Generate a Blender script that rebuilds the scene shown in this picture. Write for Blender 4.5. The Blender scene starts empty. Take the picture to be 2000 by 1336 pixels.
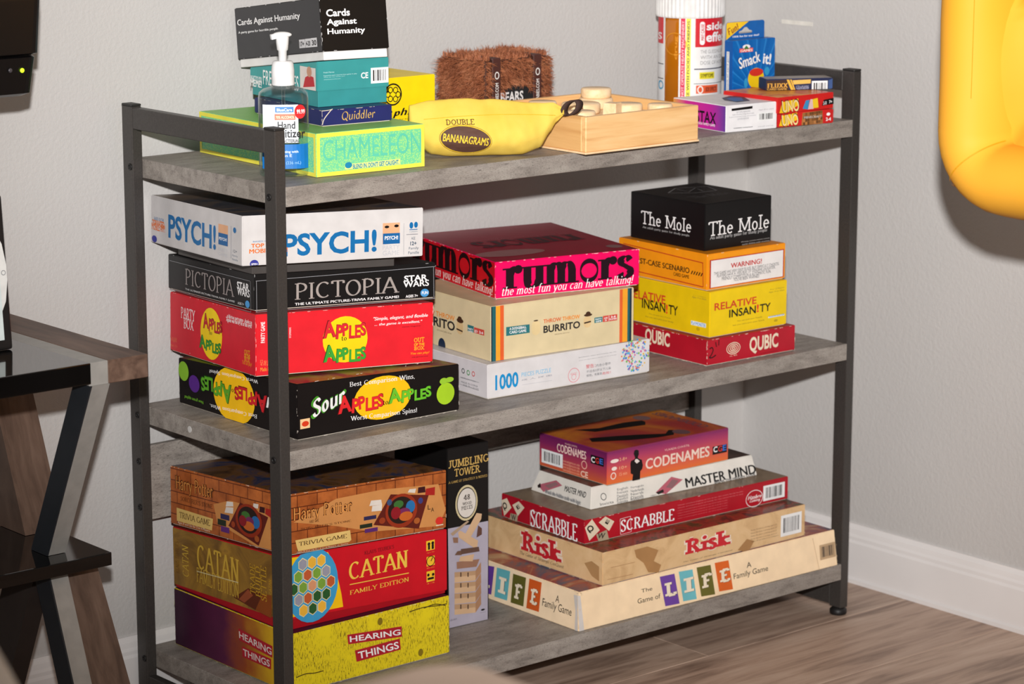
import bpy, bmesh, math, random
from mathutils import Vector, Matrix
from mathutils.geometry import tessellate_polygon
from mathutils.bvhtree import BVHTree

scene = bpy.context.scene
C = scene.collection
PI = math.pi
# ------------------------------------------------------------------ camera
CAM = Vector((-1.83373, -2.59623, 1.2053))
YAW, PITCH = 0.70201, -0.20716
cd = bpy.data.cameras.new('camera')
cd.sensor_width = 36.0
cd.lens = 5346.07 / 2000.0 * 36.0
cd.clip_start = 0.05
cd.dof.use_dof = True
cd.dof.focus_distance = 3.32
cd.dof.aperture_fstop = 9.0
cam = bpy.data.objects.new('camera', cd)
C.objects.link(cam)
cam.location = CAM
cam.rotation_euler = (PI / 2 + PITCH, 0, -YAW)
scene.camera = cam
# ------------------------------------------------------------------ world, flash, exposure
wd = bpy.data.worlds.new('room_light')
scene.world = wd
wd.use_nodes = True
bg = wd.node_tree.nodes['Background']
bg.inputs[0].default_value = (1.0, 0.89, 0.79, 1)
bg.inputs[1].default_value = 0.33
fl = bpy.data.lights.new('camera_flash', 'SPOT')
fl.energy = 730
fl.spot_size = math.radians(47)
fl.spot_blend = 1.0
fl.shadow_soft_size = 0.028
fl.color = (1.0, 0.985, 0.965)
flash = bpy.data.objects.new('camera_flash', fl)
C.objects.link(flash)
flash.location = CAM + Vector((0, 0, 0.225))
aim = Vector((0.92, 0.3, 0.99))
flash.rotation_euler = (aim - flash.location).to_track_quat('-Z', 'Y').to_euler()
vs = scene.view_settings
vs.view_transform = 'Standard'
vs.look = 'None'
vs.gamma = 1.0
vs.use_curve_mapping = False
vs.exposure = 0.0

# ------------------------------------------------------------------ materials
def lin(c):
    r = []
    for v in c[:3]:
        v = max(0, min(255, v)) / 255.0
        r.append(v / 12.92 if v <= 0.04045 else ((v + 0.055) / 1.055) ** 2.4)
    return (*r, 1.0)

MATS = {}
class NT:
    """small helper to write node trees"""
    def __init__(s, m):
        m.use_nodes = True
        s.t = m.node_tree
        s.b = s.t.nodes['Principled BSDF']
    def n(s, kind, **k):
        nd = s.t.nodes.new(kind)
        for a, v in k.items():
            setattr(nd, a, v)
        return nd
    def l(s, a, b): s.t.links.new(a, b)
    def coords(s, what='Object', scale=(1, 1, 1), rot=(0, 0, 0), loc=(0, 0, 0)):
        tc = s.n('ShaderNodeTexCoord'); mp = s.n('ShaderNodeMapping')
        s.l(tc.outputs[what], mp.inputs[0])
        mp.inputs['Scale'].default_value = scale
        mp.inputs['Rotation'].default_value = rot
        mp.inputs['Location'].default_value = loc
        return mp.outputs[0]
    def noise(s, co, scale=5, detail=3, rough=0.5, dist=0):
        nd = s.n('ShaderNodeTexNoise'); s.l(co, nd.inputs['Vector'])
        nd.inputs['Scale'].default_value = scale; nd.inputs['Detail'].default_value = detail
        nd.inputs['Roughness'].default_value = rough; nd.inputs['Distortion'].default_value = dist
        return nd.outputs['Fac']
    def ramp(s, fac, stops, interp='LINEAR'):
        nd = s.n('ShaderNodeValToRGB'); s.l(fac, nd.inputs[0])
        cr = nd.color_ramp; cr.interpolation = interp
        while len(cr.elements) < len(stops): cr.elements.new(0.5)
        for e, (p, c) in zip(cr.elements, stops):
            e.position = p; e.color = lin(c) if max(c[:3]) > 1 else (*c[:3], 1)
        return nd.outputs[0]
    def mix(s, fac, a, b, mode='MIX'):
        nd = s.n('ShaderNodeMix', data_type='RGBA', blend_type=mode)
        if isinstance(fac, (int, float)): nd.inputs[0].default_value = fac
        else: s.l(fac, nd.inputs[0])
        for i, v in ((6, a), (7, b)):
            if isinstance(v, tuple): nd.inputs[i].default_value = lin(v)
            else: s.l(v, nd.inputs[i])
        return nd.outputs[2]
    def bump(s, h, strength=0.2, dist=0.002):
        nd = s.n('ShaderNodeBump'); nd.inputs['Strength'].default_value = strength
        nd.inputs['Distance'].default_value = dist
        s.l(h, nd.inputs['Height']); s.l(nd.outputs[0], s.b.inputs['Normal'])
    def base(s, v):
        if isinstance(v, tuple): s.b.inputs['Base Color'].default_value = lin(v)
        else: s.l(v, s.b.inputs['Base Color'])
    def pbr(s, rough=0.5, metal=0.0, spec=0.5, coat=0.0):
        s.b.inputs['Roughness'].default_value = rough; s.b.inputs['Metallic'].default_value = metal
        s.b.inputs['Specular IOR Level'].default_value = spec; s.b.inputs['Coat Weight'].default_value = coat
        s.b.inputs['Coat Roughness'].default_value = 0.12

def mat(name, fn=None):
    if name in MATS: return MATS[name]
    m = bpy.data.materials.new(name); t = NT(m); MATS[name] = m
    fn(t)
    return m

def plain(col, rough=0.5, metal=0.0, spec=0.4, coat=0.0, var=0.07, scale=60):
    col = tuple(int(c) for c in col)
    key = 'paint_%d_%d_%d_%d_%d_%d' % (*col, int(rough * 100), int(metal * 100), int(coat * 100))
    def f(t):
        nz = t.noise(t.coords('Object'), scale, 3)
        lo = tuple(int(c * (1 - var)) for c in col)
        t.base(t.ramp(nz, [(0.3, lo), (0.7, col)])); t.pbr(rough, metal, spec, coat)
    return mat(key, f)

def card(col):                                   # printed cardboard, slightly glossy
    return plain(col, 0.42, 0, 0.35, 0.0, 0.05, 40)

def m_wall(t):
    co = t.coords('Object')
    n1 = t.noise(co, 190, 3, 0.55); n2 = t.noise(co, 3, 2)
    t.base(t.ramp(n2, [(0.3, (188, 185, 183)), (0.7, (193, 190, 188))]))
    t.pbr(0.6, 0, 0.25); t.bump(n1, 0.25, 0.003)
def m_board(t):
    co = t.coords('Object', (2.2, 8, 8)); n1 = t.noise(co, 9, 9, 0.68, 0.4)
    co2 = t.coords('Object', (14, 60, 60)); n2 = t.noise(co2, 8, 5, 0.7)
    co3 = t.coords('Object'); n3 = t.noise(co3, 7, 3)
    c = t.ramp(n1, [(0.28, (116, 109, 103)), (0.5, (152, 144, 137)), (0.72, (170, 163, 155))])
    d = t.ramp(n2, [(0.30, (70, 63, 58)), (0.42, (255, 255, 255))])
    n4 = t.noise(t.coords('Object', (60, 160, 160)), 6, 3, 0.6)
    c = t.mix(0.75, c, d, 'MULTIPLY'); c = t.mix(0.35, c, t.ramp(n4, [(0.36, (110, 104, 98)), (0.5, (255, 255, 255))]), 'MULTIPLY')
    t.base(t.mix(0.35, c, t.ramp(n3, [(0.35, (190, 185, 180)), (0.65, (255, 255, 255))]), 'MULTIPLY'))
    t.pbr(0.5, 0, 0.35); t.bump(n2, 0.15, 0.001)
def wood(dark, mid, light, sc=(1, 12, 12), nscale=6, rough=0.5, spec=0.4):
    def f(t):
        co = t.coords('Object', sc); n1 = t.noise(co, nscale, 7, 0.6, 0.5)
        t.base(t.ramp(n1, [(0.28, dark), (0.5, mid), (0.74, light)])); t.pbr(rough, 0, spec); t.bump(n1, 0.12, 0.001)
    return f
def m_post(t):
    n = t.noise(t.coords('Object'), 400, 2)
    t.base(t.ramp(n, [(0.3, (60, 56, 54)), (0.7, (69, 65, 62))])); t.pbr(0.42, 0.25, 0.5); t.bump(n, 0.06, 0.0005)
def m_glass_black(t):
    n = t.noise(t.coords('Object'), 12, 2)
    t.base(t.ramp(n, [(0.3, (9, 8, 8)), (0.7, (13, 12, 12))])); t.pbr(0.04, 0, 0.6, 0.3)
def m_clear(t):
    m = t.t; out = [n for n in m.nodes if n.type == 'OUTPUT_MATERIAL'][0]
    tr = t.n('ShaderNodeBsdfTransparent'); gl = t.n('ShaderNodeBsdfGlossy'); mx = t.n('ShaderNodeMixShader'); fr = t.n('ShaderNodeLayerWeight')
    nz = t.noise(t.coords('Object'), 30, 2)
    t.l(t.ramp(nz, [(0.3, (226, 233, 236)), (0.7, (240, 245, 247))]), tr.inputs[0])
    gl.inputs['Roughness'].default_value = 0.25; fr.inputs[0].default_value = 0.4
    mm = t.n('ShaderNodeMath', operation='MULTIPLY'); t.l(fr.outputs['Facing'], mm.inputs[0]); mm.inputs[1].default_value = 0.75
    gl.inputs[0].default_value = (.95, .97, 1, 1)
    t.l(mm.outputs[0], mx.inputs[0]); t.l(tr.outputs[0], mx.inputs[1]); t.l(gl.outputs[0], mx.inputs[2]); t.l(mx.outputs[0], out.inputs[0])
def m_amber(t):
    n = t.noise(t.coords('Object'), 15, 2)
    t.base(t.ramp(n, [(0.3, (176, 98, 8)), (0.7, (192, 112, 14))])); t.pbr(0.12, 0, 0.5, 0.4); t.b.inputs['Transmission Weight'].default_value = 0.15
def m_leather(t):
    co = t.coords('Object'); n = t.noise(co, 260, 3)
    t.base(t.ramp(t.noise(co, 6, 2), [(0.3, (222, 154, 40)), (0.7, (226, 162, 52))])); t.pbr(0.6, 0, 0.2); t.bump(n, 0.05, 0.0008)
def m_cloth_yellow(t):
    co = t.coords('Object'); n = t.noise(co, 700, 2)
    t.base(t.ramp(t.noise(co, 25, 3), [(0.3, (224, 188, 74)), (0.7, (230, 198, 90))])); t.pbr(0.75, 0, 0.2); t.bump(n, 0.25, 0.0006)
def m_fur(t):
    oi = t.n('ShaderNodeTexCoord'); n = t.noise(t.coords('Object'), 45, 4, 0.7)
    t.base(t.ramp(n, [(0.25, (104, 56, 36)), (0.5, (160, 96, 64)), (0.75, (196, 132, 94))])); t.pbr(0.6, 0, 0.3)
# printed faces (UV in metres on each face)
def m_brick(t):
    co = t.coords('UV'); b = t.n('ShaderNodeTexBrick'); t.l(co, b.inputs['Vector'])
    b.inputs['Color1'].default_value = lin((172, 92, 42)); b.inputs['Color2'].default_value = lin((196, 112, 56)); b.inputs['Mortar'].default_value = lin((96, 40, 18))
    b.inputs['Scale'].default_value = 1.0; b.inputs['Mortar Size'].default_value = 0.0007; b.inputs['Brick Width'].default_value = 0.031; b.inputs['Row Height'].default_value = 0.0148
    b.inputs['Mortar Smooth'].default_value = 0.4
    nz = t.noise(co, 60, 5, 0.6)
    t.base(t.mix(0.6, b.outputs[0], t.ramp(nz, [(0.3, (150, 120, 110)), (0.7, (255, 250, 240))]), 'MULTIPLY')); t.pbr(0.35, 0, 0.4)
def art(cols, scale=18, dist=2.0, rough=0.35, detail=5):
    def f(t):
        n = t.noise(t.coords('UV'), scale, detail, 0.6, dist)
        k = len(cols); t.base(t.ramp(n, [(0.25 + 0.5 * i / (k - 1), c) for i, c in enumerate(cols)])); t.pbr(rough, 0, 0.4)
    return f
def grad(stops, axis, size, noise=0.15, scale=25, rough=0.35):
    def f(t):
        co = t.coords('UV'); sp = t.n('ShaderNodeSeparateXYZ'); t.l(co, sp.inputs[0])
        mm = t.n('ShaderNodeMath', operation='DIVIDE'); t.l(sp.outputs[axis], mm.inputs[0]); mm.inputs[1].default_value = size
        nz = t.noise(co, scale, 4); m2 = t.n('ShaderNodeMath', operation='MULTIPLY_ADD'); t.l(nz, m2.inputs[0]); m2.inputs[1].default_value = noise; t.l(mm.outputs[0], m2.inputs[2])
        m3 = t.n('ShaderNodeMath', operation='SUBTRACT'); t.l(m2.outputs[0], m3.inputs[0]); m3.inputs[1].default_value = noise / 2
        t.base(t.ramp(m3.outputs[0], stops)); t.pbr(rough, 0, 0.4)
    return f
def m_hear_front(t):
    co = t.coords('UV', (760, 150, 1), (0, 0, 0.85)); n = t.noise(co, 1.0, 4, 0.7, 0.1)
    n2 = t.noise(t.coords('UV'), 22, 3); n3 = t.noise(t.coords('UV'), 420, 2)
    ink = t.ramp(n, [(0.38, (84, 70, 20)), (0.47, (222, 200, 30))])
    spk = t.ramp(n3, [(0.24, (50, 42, 14)), (0.29, (226, 205, 28))])
    msk = t.ramp(n2, [(0.36, (0, 0, 0)), (0.48, (255, 255, 255))])
    sp = t.n('ShaderNodeSeparateColor'); t.l(msk, sp.inputs[0])
    t.base(t.mix(sp.outputs[0], spk, ink)); t.pbr(0.38, 0, 0.4)
def m_dots(t):
    v = t.n('ShaderNodeTexVoronoi'); t.l(t.coords('UV'), v.inputs['Vector']); v.inputs['Scale'].default_value = 620
    t.base(t.ramp(v.outputs['Distance'], [(0.25, (178, 224, 120)), (0.5, (112, 202, 150))])); t.pbr(0.4, 0, 0.35)
def m_rays(t):
    co = t.coords('UV', loc=(-0.046, -0.032, 0)); g = t.n('ShaderNodeTexGradient', gradient_type='RADIAL'); t.l(co, g.inputs[0])
    m1 = t.n('ShaderNodeMath', operation='MULTIPLY'); t.l(g.outputs['Fac'], m1.inputs[0]); m1.inputs[1].default_value = 26
    m2 = t.n('ShaderNodeMath', operation='FRACT'); t.l(m1.outputs[0], m2.inputs[0])
    t.base(t.ramp(m2.outputs[0], [(0.35, (8, 92, 168)), (0.5, (40, 128, 200)), (0.62, (12, 98, 174))])); t.pbr(0.3, 0, 0.4)
def m_risk(t):
    n = t.noise(t.coords('UV'), 24, 5, 0.6, 1.0)
    t.base(t.ramp(n, [(0.3, (194, 156, 112)), (0.5, (214, 178, 132)), (0.7, (220, 186, 142))])); t.pbr(0.45, 0, 0.35)

# ------------------------------------------------------------------ mesh helpers
def link(name, me, parent=None, m=None):
    o = bpy.data.objects.new(name, me); C.objects.link(o)
    if parent: o.parent = parent
    if m is not None:
        for x in (m if isinstance(m, (list, tuple)) else [m]): me.materials.append(x)
    return o
def empty(name, loc=(0, 0, 0), rot=(0, 0, 0)):
    o = bpy.data.objects.new(name, None); C.objects.link(o); o.location = loc; o.rotation_euler = rot
    o.empty_display_size = 0.05
    return o
def tag(o, label, cat, group=None):
    o['label'] = label; o['category'] = cat
    if group: o['group'] = group
    return o
def struct(o): o['kind'] = 'structure'; return o
def pd(name, v, f, parent=None, m=None, smooth=False):
    me = bpy.data.meshes.new(name); me.from_pydata([tuple(x) for x in v], [], f); me.update()
    if smooth: me.polygons.foreach_set('use_smooth', [True] * len(me.polygons))
    return link(name, me, parent, m)
def bmo(name, bm, parent=None, m=None, smooth=False):
    me = bpy.data.meshes.new(name); bm.normal_update(); bm.to_mesh(me); bm.free()
    if smooth: me.polygons.foreach_set('use_smooth', [True] * len(me.polygons))
    return link(name, me, parent, m)
def cube(x0, x1, y0, y1, z0, z1, bev=0.0, seg=2, bm=None):
    bm = bm or bmesh.new()
    vs_ = [bm.verts.new(p) for p in ((x0, y0, z0), (x1, y0, z0), (x1, y1, z0), (x0, y1, z0), (x0, y0, z1), (x1, y0, z1), (x1, y1, z1), (x0, y1, z1))]
    fs = [bm.faces.new([vs_[i] for i in q]) for q in ((3, 2, 1, 0), (4, 5, 6, 7), (0, 1, 5, 4), (1, 2, 6, 5), (2, 3, 7, 6), (3, 0, 4, 7))]
    if bev > 0: bmesh.ops.bevel(bm, geom=list({e for f in fs for e in f.edges}), offset=bev, segments=seg, affect='EDGES', profile=0.6)
    return bm
def box(name, a, parent=None, m=None, bev=0.0, seg=2): return bmo(name, cube(*a, bev=bev, seg=seg), parent, m)
def lathe(name, prof, parent=None, m=None, n=40, sx=1.0, sy=1.0, loc=(0, 0, 0), rib=0, smooth=True, rot=0):
    v = []; f = []
    for (r, z) in prof:
        for k in range(n):
            a = 2 * PI * k / n; rr = r * (1 - (0.022 if rib and k % 2 else 0))
            x, y = rr * math.cos(a) * sx, rr * math.sin(a) * sy
            v.append((x * math.cos(rot) - y * math.sin(rot) + loc[0], x * math.sin(rot) + y * math.cos(rot) + loc[1], z + loc[2]))
    for i in range(len(prof) - 1):
        for k in range(n):
            f.append((i * n + k, i * n + (k + 1) % n, (i + 1) * n + (k + 1) % n, (i + 1) * n + k))
    f.append(tuple(range(n - 1, -1, -1))); f.append(tuple((len(prof) - 1) * n + k for k in range(n)))
    o = pd(name, v, f, parent, m, smooth)
    return o
def tube(name, pts, w, h, parent=None, m=None, up=(1, 0, 0), bev=0.0):
    """square bar along two points; w across `up`, h along the third axis"""
    a, b = Vector(pts[0]), Vector(pts[1]); d = (b - a).normalized(); u = Vector(up); u = (u - d * u.dot(d)).normalized(); s = d.cross(u)
    v = []
    for p in (a, b):
        for (i, j) in ((-1, -1), (1, -1), (1, 1), (-1, 1)): v.append(p + u * (i * w / 2) + s * (j * h / 2))
    return pd(name, v, [(3, 2, 1, 0), (4, 5, 6, 7), (0, 1, 5, 4), (1, 2, 6, 5), (2, 3, 7, 6), (3, 0, 4, 7)], parent, m)

# ------------------------------------------------------------------ lettering
# stroke alphabet: l line (serif at start / end), a elliptical arc, c smooth curve, d dot; cap height 1, x-height .66
GL = {
'A': (.9, 'l.04,0,.45,1,1,0;l.45,1,.86,0,0,1;l.2,.36,.7,.36,0,0'), 'B': (.72, 'l.14,0,.14,1,1,1;l.14,1,.38,1,0,0;a.38,.76,.24,.24,90,-90;l.14,.52,.38,.52,0,0;a.38,.26,.29,.26,90,-90;l.14,0,.38,0,0,0'),
'C': (.84, 'a.46,.5,.40,.5,48,312'), 'D': (.82, 'l.14,0,.14,1,1,1;l.14,1,.36,1,0,0;a.36,.5,.40,.5,90,-90;l.14,0,.36,0,0,0'),
'E': (.68, 'l.14,0,.14,1,1,1;l.14,1,.6,1,0,0;l.6,1,.6,.84,0,0;l.14,.52,.48,.52,0,0;l.14,0,.62,0,0,0;l.62,0,.62,.18,0,0'), 'F': (.64, 'l.14,0,.14,1,1,1;l.14,1,.6,1,0,0;l.6,1,.6,.84,0,0;l.14,.52,.48,.52,0,0'),
'G': (.88, 'a.46,.5,.40,.5,48,320;l.78,.08,.78,.42,0,1'), 'H': (.86, 'l.14,0,.14,1,1,1;l.72,0,.72,1,1,1;l.14,.52,.72,.52,0,0'), 'I': (.34, 'l.17,0,.17,1,1,1'),
'J': (.5, 'l.36,.22,.36,1,0,1;a.19,.22,.17,.22,0,-150'), 'K': (.82, 'l.14,0,.14,1,1,1;l.66,1,.16,.42,1,0;l.3,.56,.74,0,0,1'), 'L': (.66, 'l.14,0,.14,1,1,1;l.14,0,.6,0,0,0;l.6,0,.6,.2,0,0'),
'M': (1.0, 'l.12,0,.12,1,1,1;l.12,1,.5,.1,0,0;l.5,.1,.88,1,0,0;l.88,0,.88,1,1,1'), 'N': (.86, 'l.14,0,.14,1,1,1;l.14,1,.72,0,0,0;l.72,0,.72,1,0,1'), 'O': (.9, 'a.45,.5,.40,.5,0,360'),
'P': (.7, 'l.14,0,.14,1,1,1;l.14,1,.36,1,0,0;a.36,.74,.28,.26,90,-90;l.14,.48,.36,.48,0,0'), 'Q': (.92, 'a.45,.5,.40,.5,0,360;l.48,.22,.84,-.14,0,0'), 'R': (.8, 'l.14,0,.14,1,1,1;l.14,1,.36,1,0,0;a.36,.75,.27,.25,90,-90;l.14,.5,.36,.5,0,0;l.38,.5,.72,0,0,1'),
'S': (.62, 'c.53,.82,.44,.97,.29,1,.13,.9,.11,.73,.26,.58,.42,.47,.54,.32,.5,.1,.32,0,.16,.04,.07,.2'), 'T': (.74, 'l.37,0,.37,1,1,0;l.04,1,.70,1,0,0;l.04,1,.04,.84,0,0;l.7,1,.7,.84,0,0'), 'U': (.84, 'l.14,.3,.14,1,0,1;a.42,.3,.28,.3,180,360;l.70,.3,.70,1,0,1'),
'V': (.86, 'l.04,1,.43,0,1,0;l.43,0,.82,1,0,1'), 'W': (1.16, 'l.04,1,.32,0,1,0;l.32,0,.58,1,0,0;l.58,1,.84,0,0,0;l.84,0,1.12,1,0,1'), 'X': (.84, 'l.08,0,.76,1,1,1;l.08,1,.76,0,1,1'), 'Y': (.82, 'l.41,0,.41,.46,1,0;l.41,.46,.06,1,0,1;l.41,.46,.76,1,0,1'), 'Z': (.7, 'l.08,1,.62,1,0,0;l.62,1,.08,0,0,0;l.08,0,.64,0,0,0'),
'a': (.56, 'c.1,.5,.18,.62,.3,.66,.42,.58,.44,.44;l.44,.46,.44,0,0,1;c.44,.4,.26,.36,.1,.26,.1,.1,.22,0,.36,.06,.44,.18'), 'b': (.58, 'l.12,0,.12,1.05,0,1;a.31,.33,.21,.33,0,360'), 'c': (.5, 'a.28,.33,.22,.33,48,312'), 'd': (.6, 'a.27,.33,.21,.33,0,360;l.47,0,.47,1.05,1,1'),
'e': (.54, 'a.28,.33,.22,.33,0,318;l.06,.35,.5,.35,0,0'), 'f': (.38, 'l.16,0,.16,.82,1,0;c.16,.8,.19,.97,.28,1.05,.38,.99;l.02,.64,.34,.64,0,0'), 'g': (.56, 'a.26,.35,.2,.3,0,360;l.46,.66,.46,-.06,0,0;c.46,-.08,.4,-.26,.24,-.3,.08,-.22'),
'h': (.62, 'l.12,0,.12,1.05,1,1;c.12,.44,.24,.62,.38,.65,.48,.54,.5,.4;l.5,.44,.5,0,0,1'), 'i': (.28, 'l.14,0,.14,.64,1,1;d.14,.9,.085'), 'k': (.58, 'l.12,0,.12,1.05,1,1;l.46,.64,.14,.26,1,0;l.24,.38,.52,0,0,1'), 'l': (.28, 'l.14,0,.14,1.05,1,1'),
'm': (.96, 'l.12,0,.12,.64,1,1;c.12,.44,.22,.62,.34,.65,.43,.54,.46,.4;l.46,.44,.46,0,0,1;c.46,.44,.56,.62,.68,.65,.77,.54,.8,.4;l.8,.44,.8,0,0,1'), 'n': (.62, 'l.12,0,.12,.64,1,1;c.12,.44,.24,.62,.38,.65,.48,.54,.5,.4;l.5,.44,.5,0,0,1'), 'o': (.56, 'a.28,.33,.22,.33,0,360'),
'p': (.58, 'l.12,-.3,.12,.64,1,1;a.31,.33,.21,.33,0,360'), 'r': (.44, 'l.12,0,.12,.64,1,1;c.12,.4,.2,.58,.3,.65,.38,.62;d.38,.58,.07'), 's': (.46, 'c.38,.54,.3,.65,.2,.66,.1,.58,.12,.45,.26,.35,.38,.25,.38,.1,.24,0,.12,.03,.06,.14'),
't': (.38, 'l.16,.12,.16,.86,0,0;c.16,.14,.2,.02,.28,0,.36,.07;l.02,.63,.34,.63,0,0'), 'u': (.62, 'l.12,.2,.12,.64,0,1;c.12,.22,.16,.04,.28,0,.4,.06,.48,.2;l.5,0,.5,.64,1,1'), 'v': (.54, 'l.04,.64,.27,0,1,0;l.27,0,.5,.64,0,1'), 'y': (.54, 'l.04,.64,.27,0,1,0;c.5,.64,.27,0,.16,-.24,.04,-.26'), 'w': (.8, 'l.04,.64,.22,0,1,0;l.22,0,.4,.64,0,0;l.4,.64,.58,0,0,0;l.58,0,.76,.64,0,1'),
'!': (.26, 'l.13,.28,.13,1,0,0;d.13,.06,.085'), "'": (.2, 'l.1,.78,.1,1,0,0'), ',': (.22, 'l.08,-.12,.13,.06,0,0'), '.': (.22, 'd.11,.06,.08'), '&': (.8, 'c.72,.4,.5,.05,.25,0,.08,.2,.3,.5,.5,.72,.42,.95,.28,.98,.2,.82,.4,.45,.74,.02'),
'4': (.64, 'l.46,0,.46,1,1,0;l.46,1,.06,.3,0,0;l.06,.3,.6,.3,0,0'), '8': (.6, 'a.3,.75,.2,.25,0,360;a.3,.26,.25,.26,0,360'), ' ': (.34, ''), '-': (.4, 'l.06,.4,.34,.4,0,0')}
# thick, thin, serif half length, serif height, shear, stress angle
ST = {'serif': (.14, .055, .085, .045, 0, 12), 'serifb': (.18, .065, .09, .05, 0, 12), 'seri': (.125, .05, .06, .04, .24, 10), 'fat': (.25, .045, .10, .05, 0, 0), 'slab': (.16, .12, .11, .12, 0, 0), 'slabb': (.25, .16, .13, .17, 0, 0), 'slabx': (.42, .34, .15, .30, 0, 0),
      'type': (.10, .085, .11, .085, 0, 0), 'script': (.13, .035, 0, 0, .12, 30), 'scriptb': (.2, .09, 0, 0, .28, 25), 'hp': (.27, .17, .05, .10, 0, 20), 'hpt': (.12, .055, .03, .04, 0, 20)}
def ribbon(pts, T, t, ang):
    n = len(pts); v = []; f = []
    for i, (x, y) in enumerate(pts):
        a = pts[max(0, i - 1)]; b = pts[min(n - 1, i + 1)]; dx, dy = b[0] - a[0], b[1] - a[1]; L = math.hypot(dx, dy) or 1
        th = math.atan2(dy, dx) - ang; w = (t + (T - t) * abs(math.sin(th)) ** 1.3) / 2; nx, ny = -dy / L, dx / L
        v += [(x + nx * w, y + ny * w), (x - nx * w, y - ny * w)]
        if i: f.append((2 * i - 2, 2 * i - 1, 2 * i + 1, 2 * i))
    return v, f
def catmull(p, k=5):
    out = []
    for i in range(len(p) - 1):
        p0, p1, p2, p3 = p[max(0, i - 1)], p[i], p[i + 1], p[min(len(p) - 1, i + 2)]
        for j in range(k):
            s = j / k
            out.append(tuple(0.5 * (2 * p1[c] + (p2[c] - p0[c]) * s + (2 * p0[c] - 5 * p1[c] + 4 * p2[c] - p3[c]) * s * s + (3 * p1[c] - p0[c] - 3 * p2[c] + p3[c]) * s ** 3) for c in (0, 1)))
    return out + [p[-1]]
def circ(cx, cy, rx, ry, n=28): return [(cx + rx * math.cos(2 * PI * i / n), cy + ry * math.sin(2 * PI * i / n)) for i in range(n)]
def stroke_text(s, font):
    T, t, sl, shh, shear, ang0 = ST[font]; ang0 = math.radians(ang0); ang = ang0; V = []; F = []; x0 = 0
    def add(v, f):
        b = len(V); V.extend([(x + x0 + y * shear, y) for x, y in v]); F.extend([tuple(b + i for i in q) for q in f])
    for ch in s:
        ang = PI / 2 if (font == 'fat' and ch == 'o') else ang0
        Tk = .15 if ang != ang0 else T
        w, d = GL.get(ch, GL.get(ch.upper(), GL[' ']))
        for st in d.split(';'):
            if not st: continue
            a = [float(q) for q in st[1:].split(',')]
            if st[0] == 'l':
                add(*ribbon([(a[0], a[1]), (a[2], a[3])], T, t, ang))
                for (px, py, fl_) in ((a[0], a[1], a[4]), (a[2], a[3], a[5])):
                    if fl_ and sl:
                        yy = py + (shh if py < 0.3 else -shh)
                        add([(px - sl - T / 2, py), (px + sl + T / 2, py), (px + sl + T / 2, yy), (px - sl - T / 2, yy)], [(0, 1, 2, 3)])
            elif st[0] == 'a':
                n = max(8, int(abs(a[5] - a[4]) / 12)); ri, ro = a[2] - t * .4 + (.07 if ang != ang0 else 0), a[3] - t * .5
                add(*ribbon([(a[0] + ri * math.cos(math.radians(a[4] + (a[5] - a[4]) * i / n)), a[1] + ro * math.sin(math.radians(a[4] + (a[5] - a[4]) * i / n))) for i in range(n + 1)], Tk, t, ang))
            elif st[0] == 'c': add(*ribbon(catmull(list(zip(a[0::2], a[1::2]))), T, t, ang))
            elif st[0] == 'd':
                r = max(a[2], T * .55); add(circ(a[0], a[1], r, r, 12), [tuple(range(12))])
        x0 += w + T * .35 + .02
    return V, F
_fc = {}
def sans_text(s, bold):
    key = (s, bold)
    if key in _fc: return _fc[key]
    if bold and any(c in s for c in 'MWm'):      # outline growth closes up these letters: thicken them by overprinting instead
        V0, F0 = sans_text(s, 0.0); V = []; F = []
        for dx, dy in ((-1, 0), (1, 0), (0, .6), (0, -.6)):
            F += [tuple(len(V) + i for i in q) for q in F0]; V += [(x + dx * bold * .9, y + dy * bold * .7) for x, y in V0]
        _fc[key] = (V, F); return V, F
    cu = bpy.data.curves.new('t', 'FONT'); cu.body = s; cu.offset = bold; cu.resolution_u = 3
    o = bpy.data.objects.new('t', cu); C.objects.link(o)
    dg = bpy.context.evaluated_depsgraph_get(); me = bpy.data.meshes.new_from_object(o.evaluated_get(dg))
    V = [(v.co.x, v.co.y) for v in me.vertices]; F = [tuple(p.vertices) for p in me.polygons]
    bpy.data.objects.remove(o); bpy.data.curves.remove(cu); bpy.data.meshes.remove(me)
    _fc[key] = (V, F)
    return V, F
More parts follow.
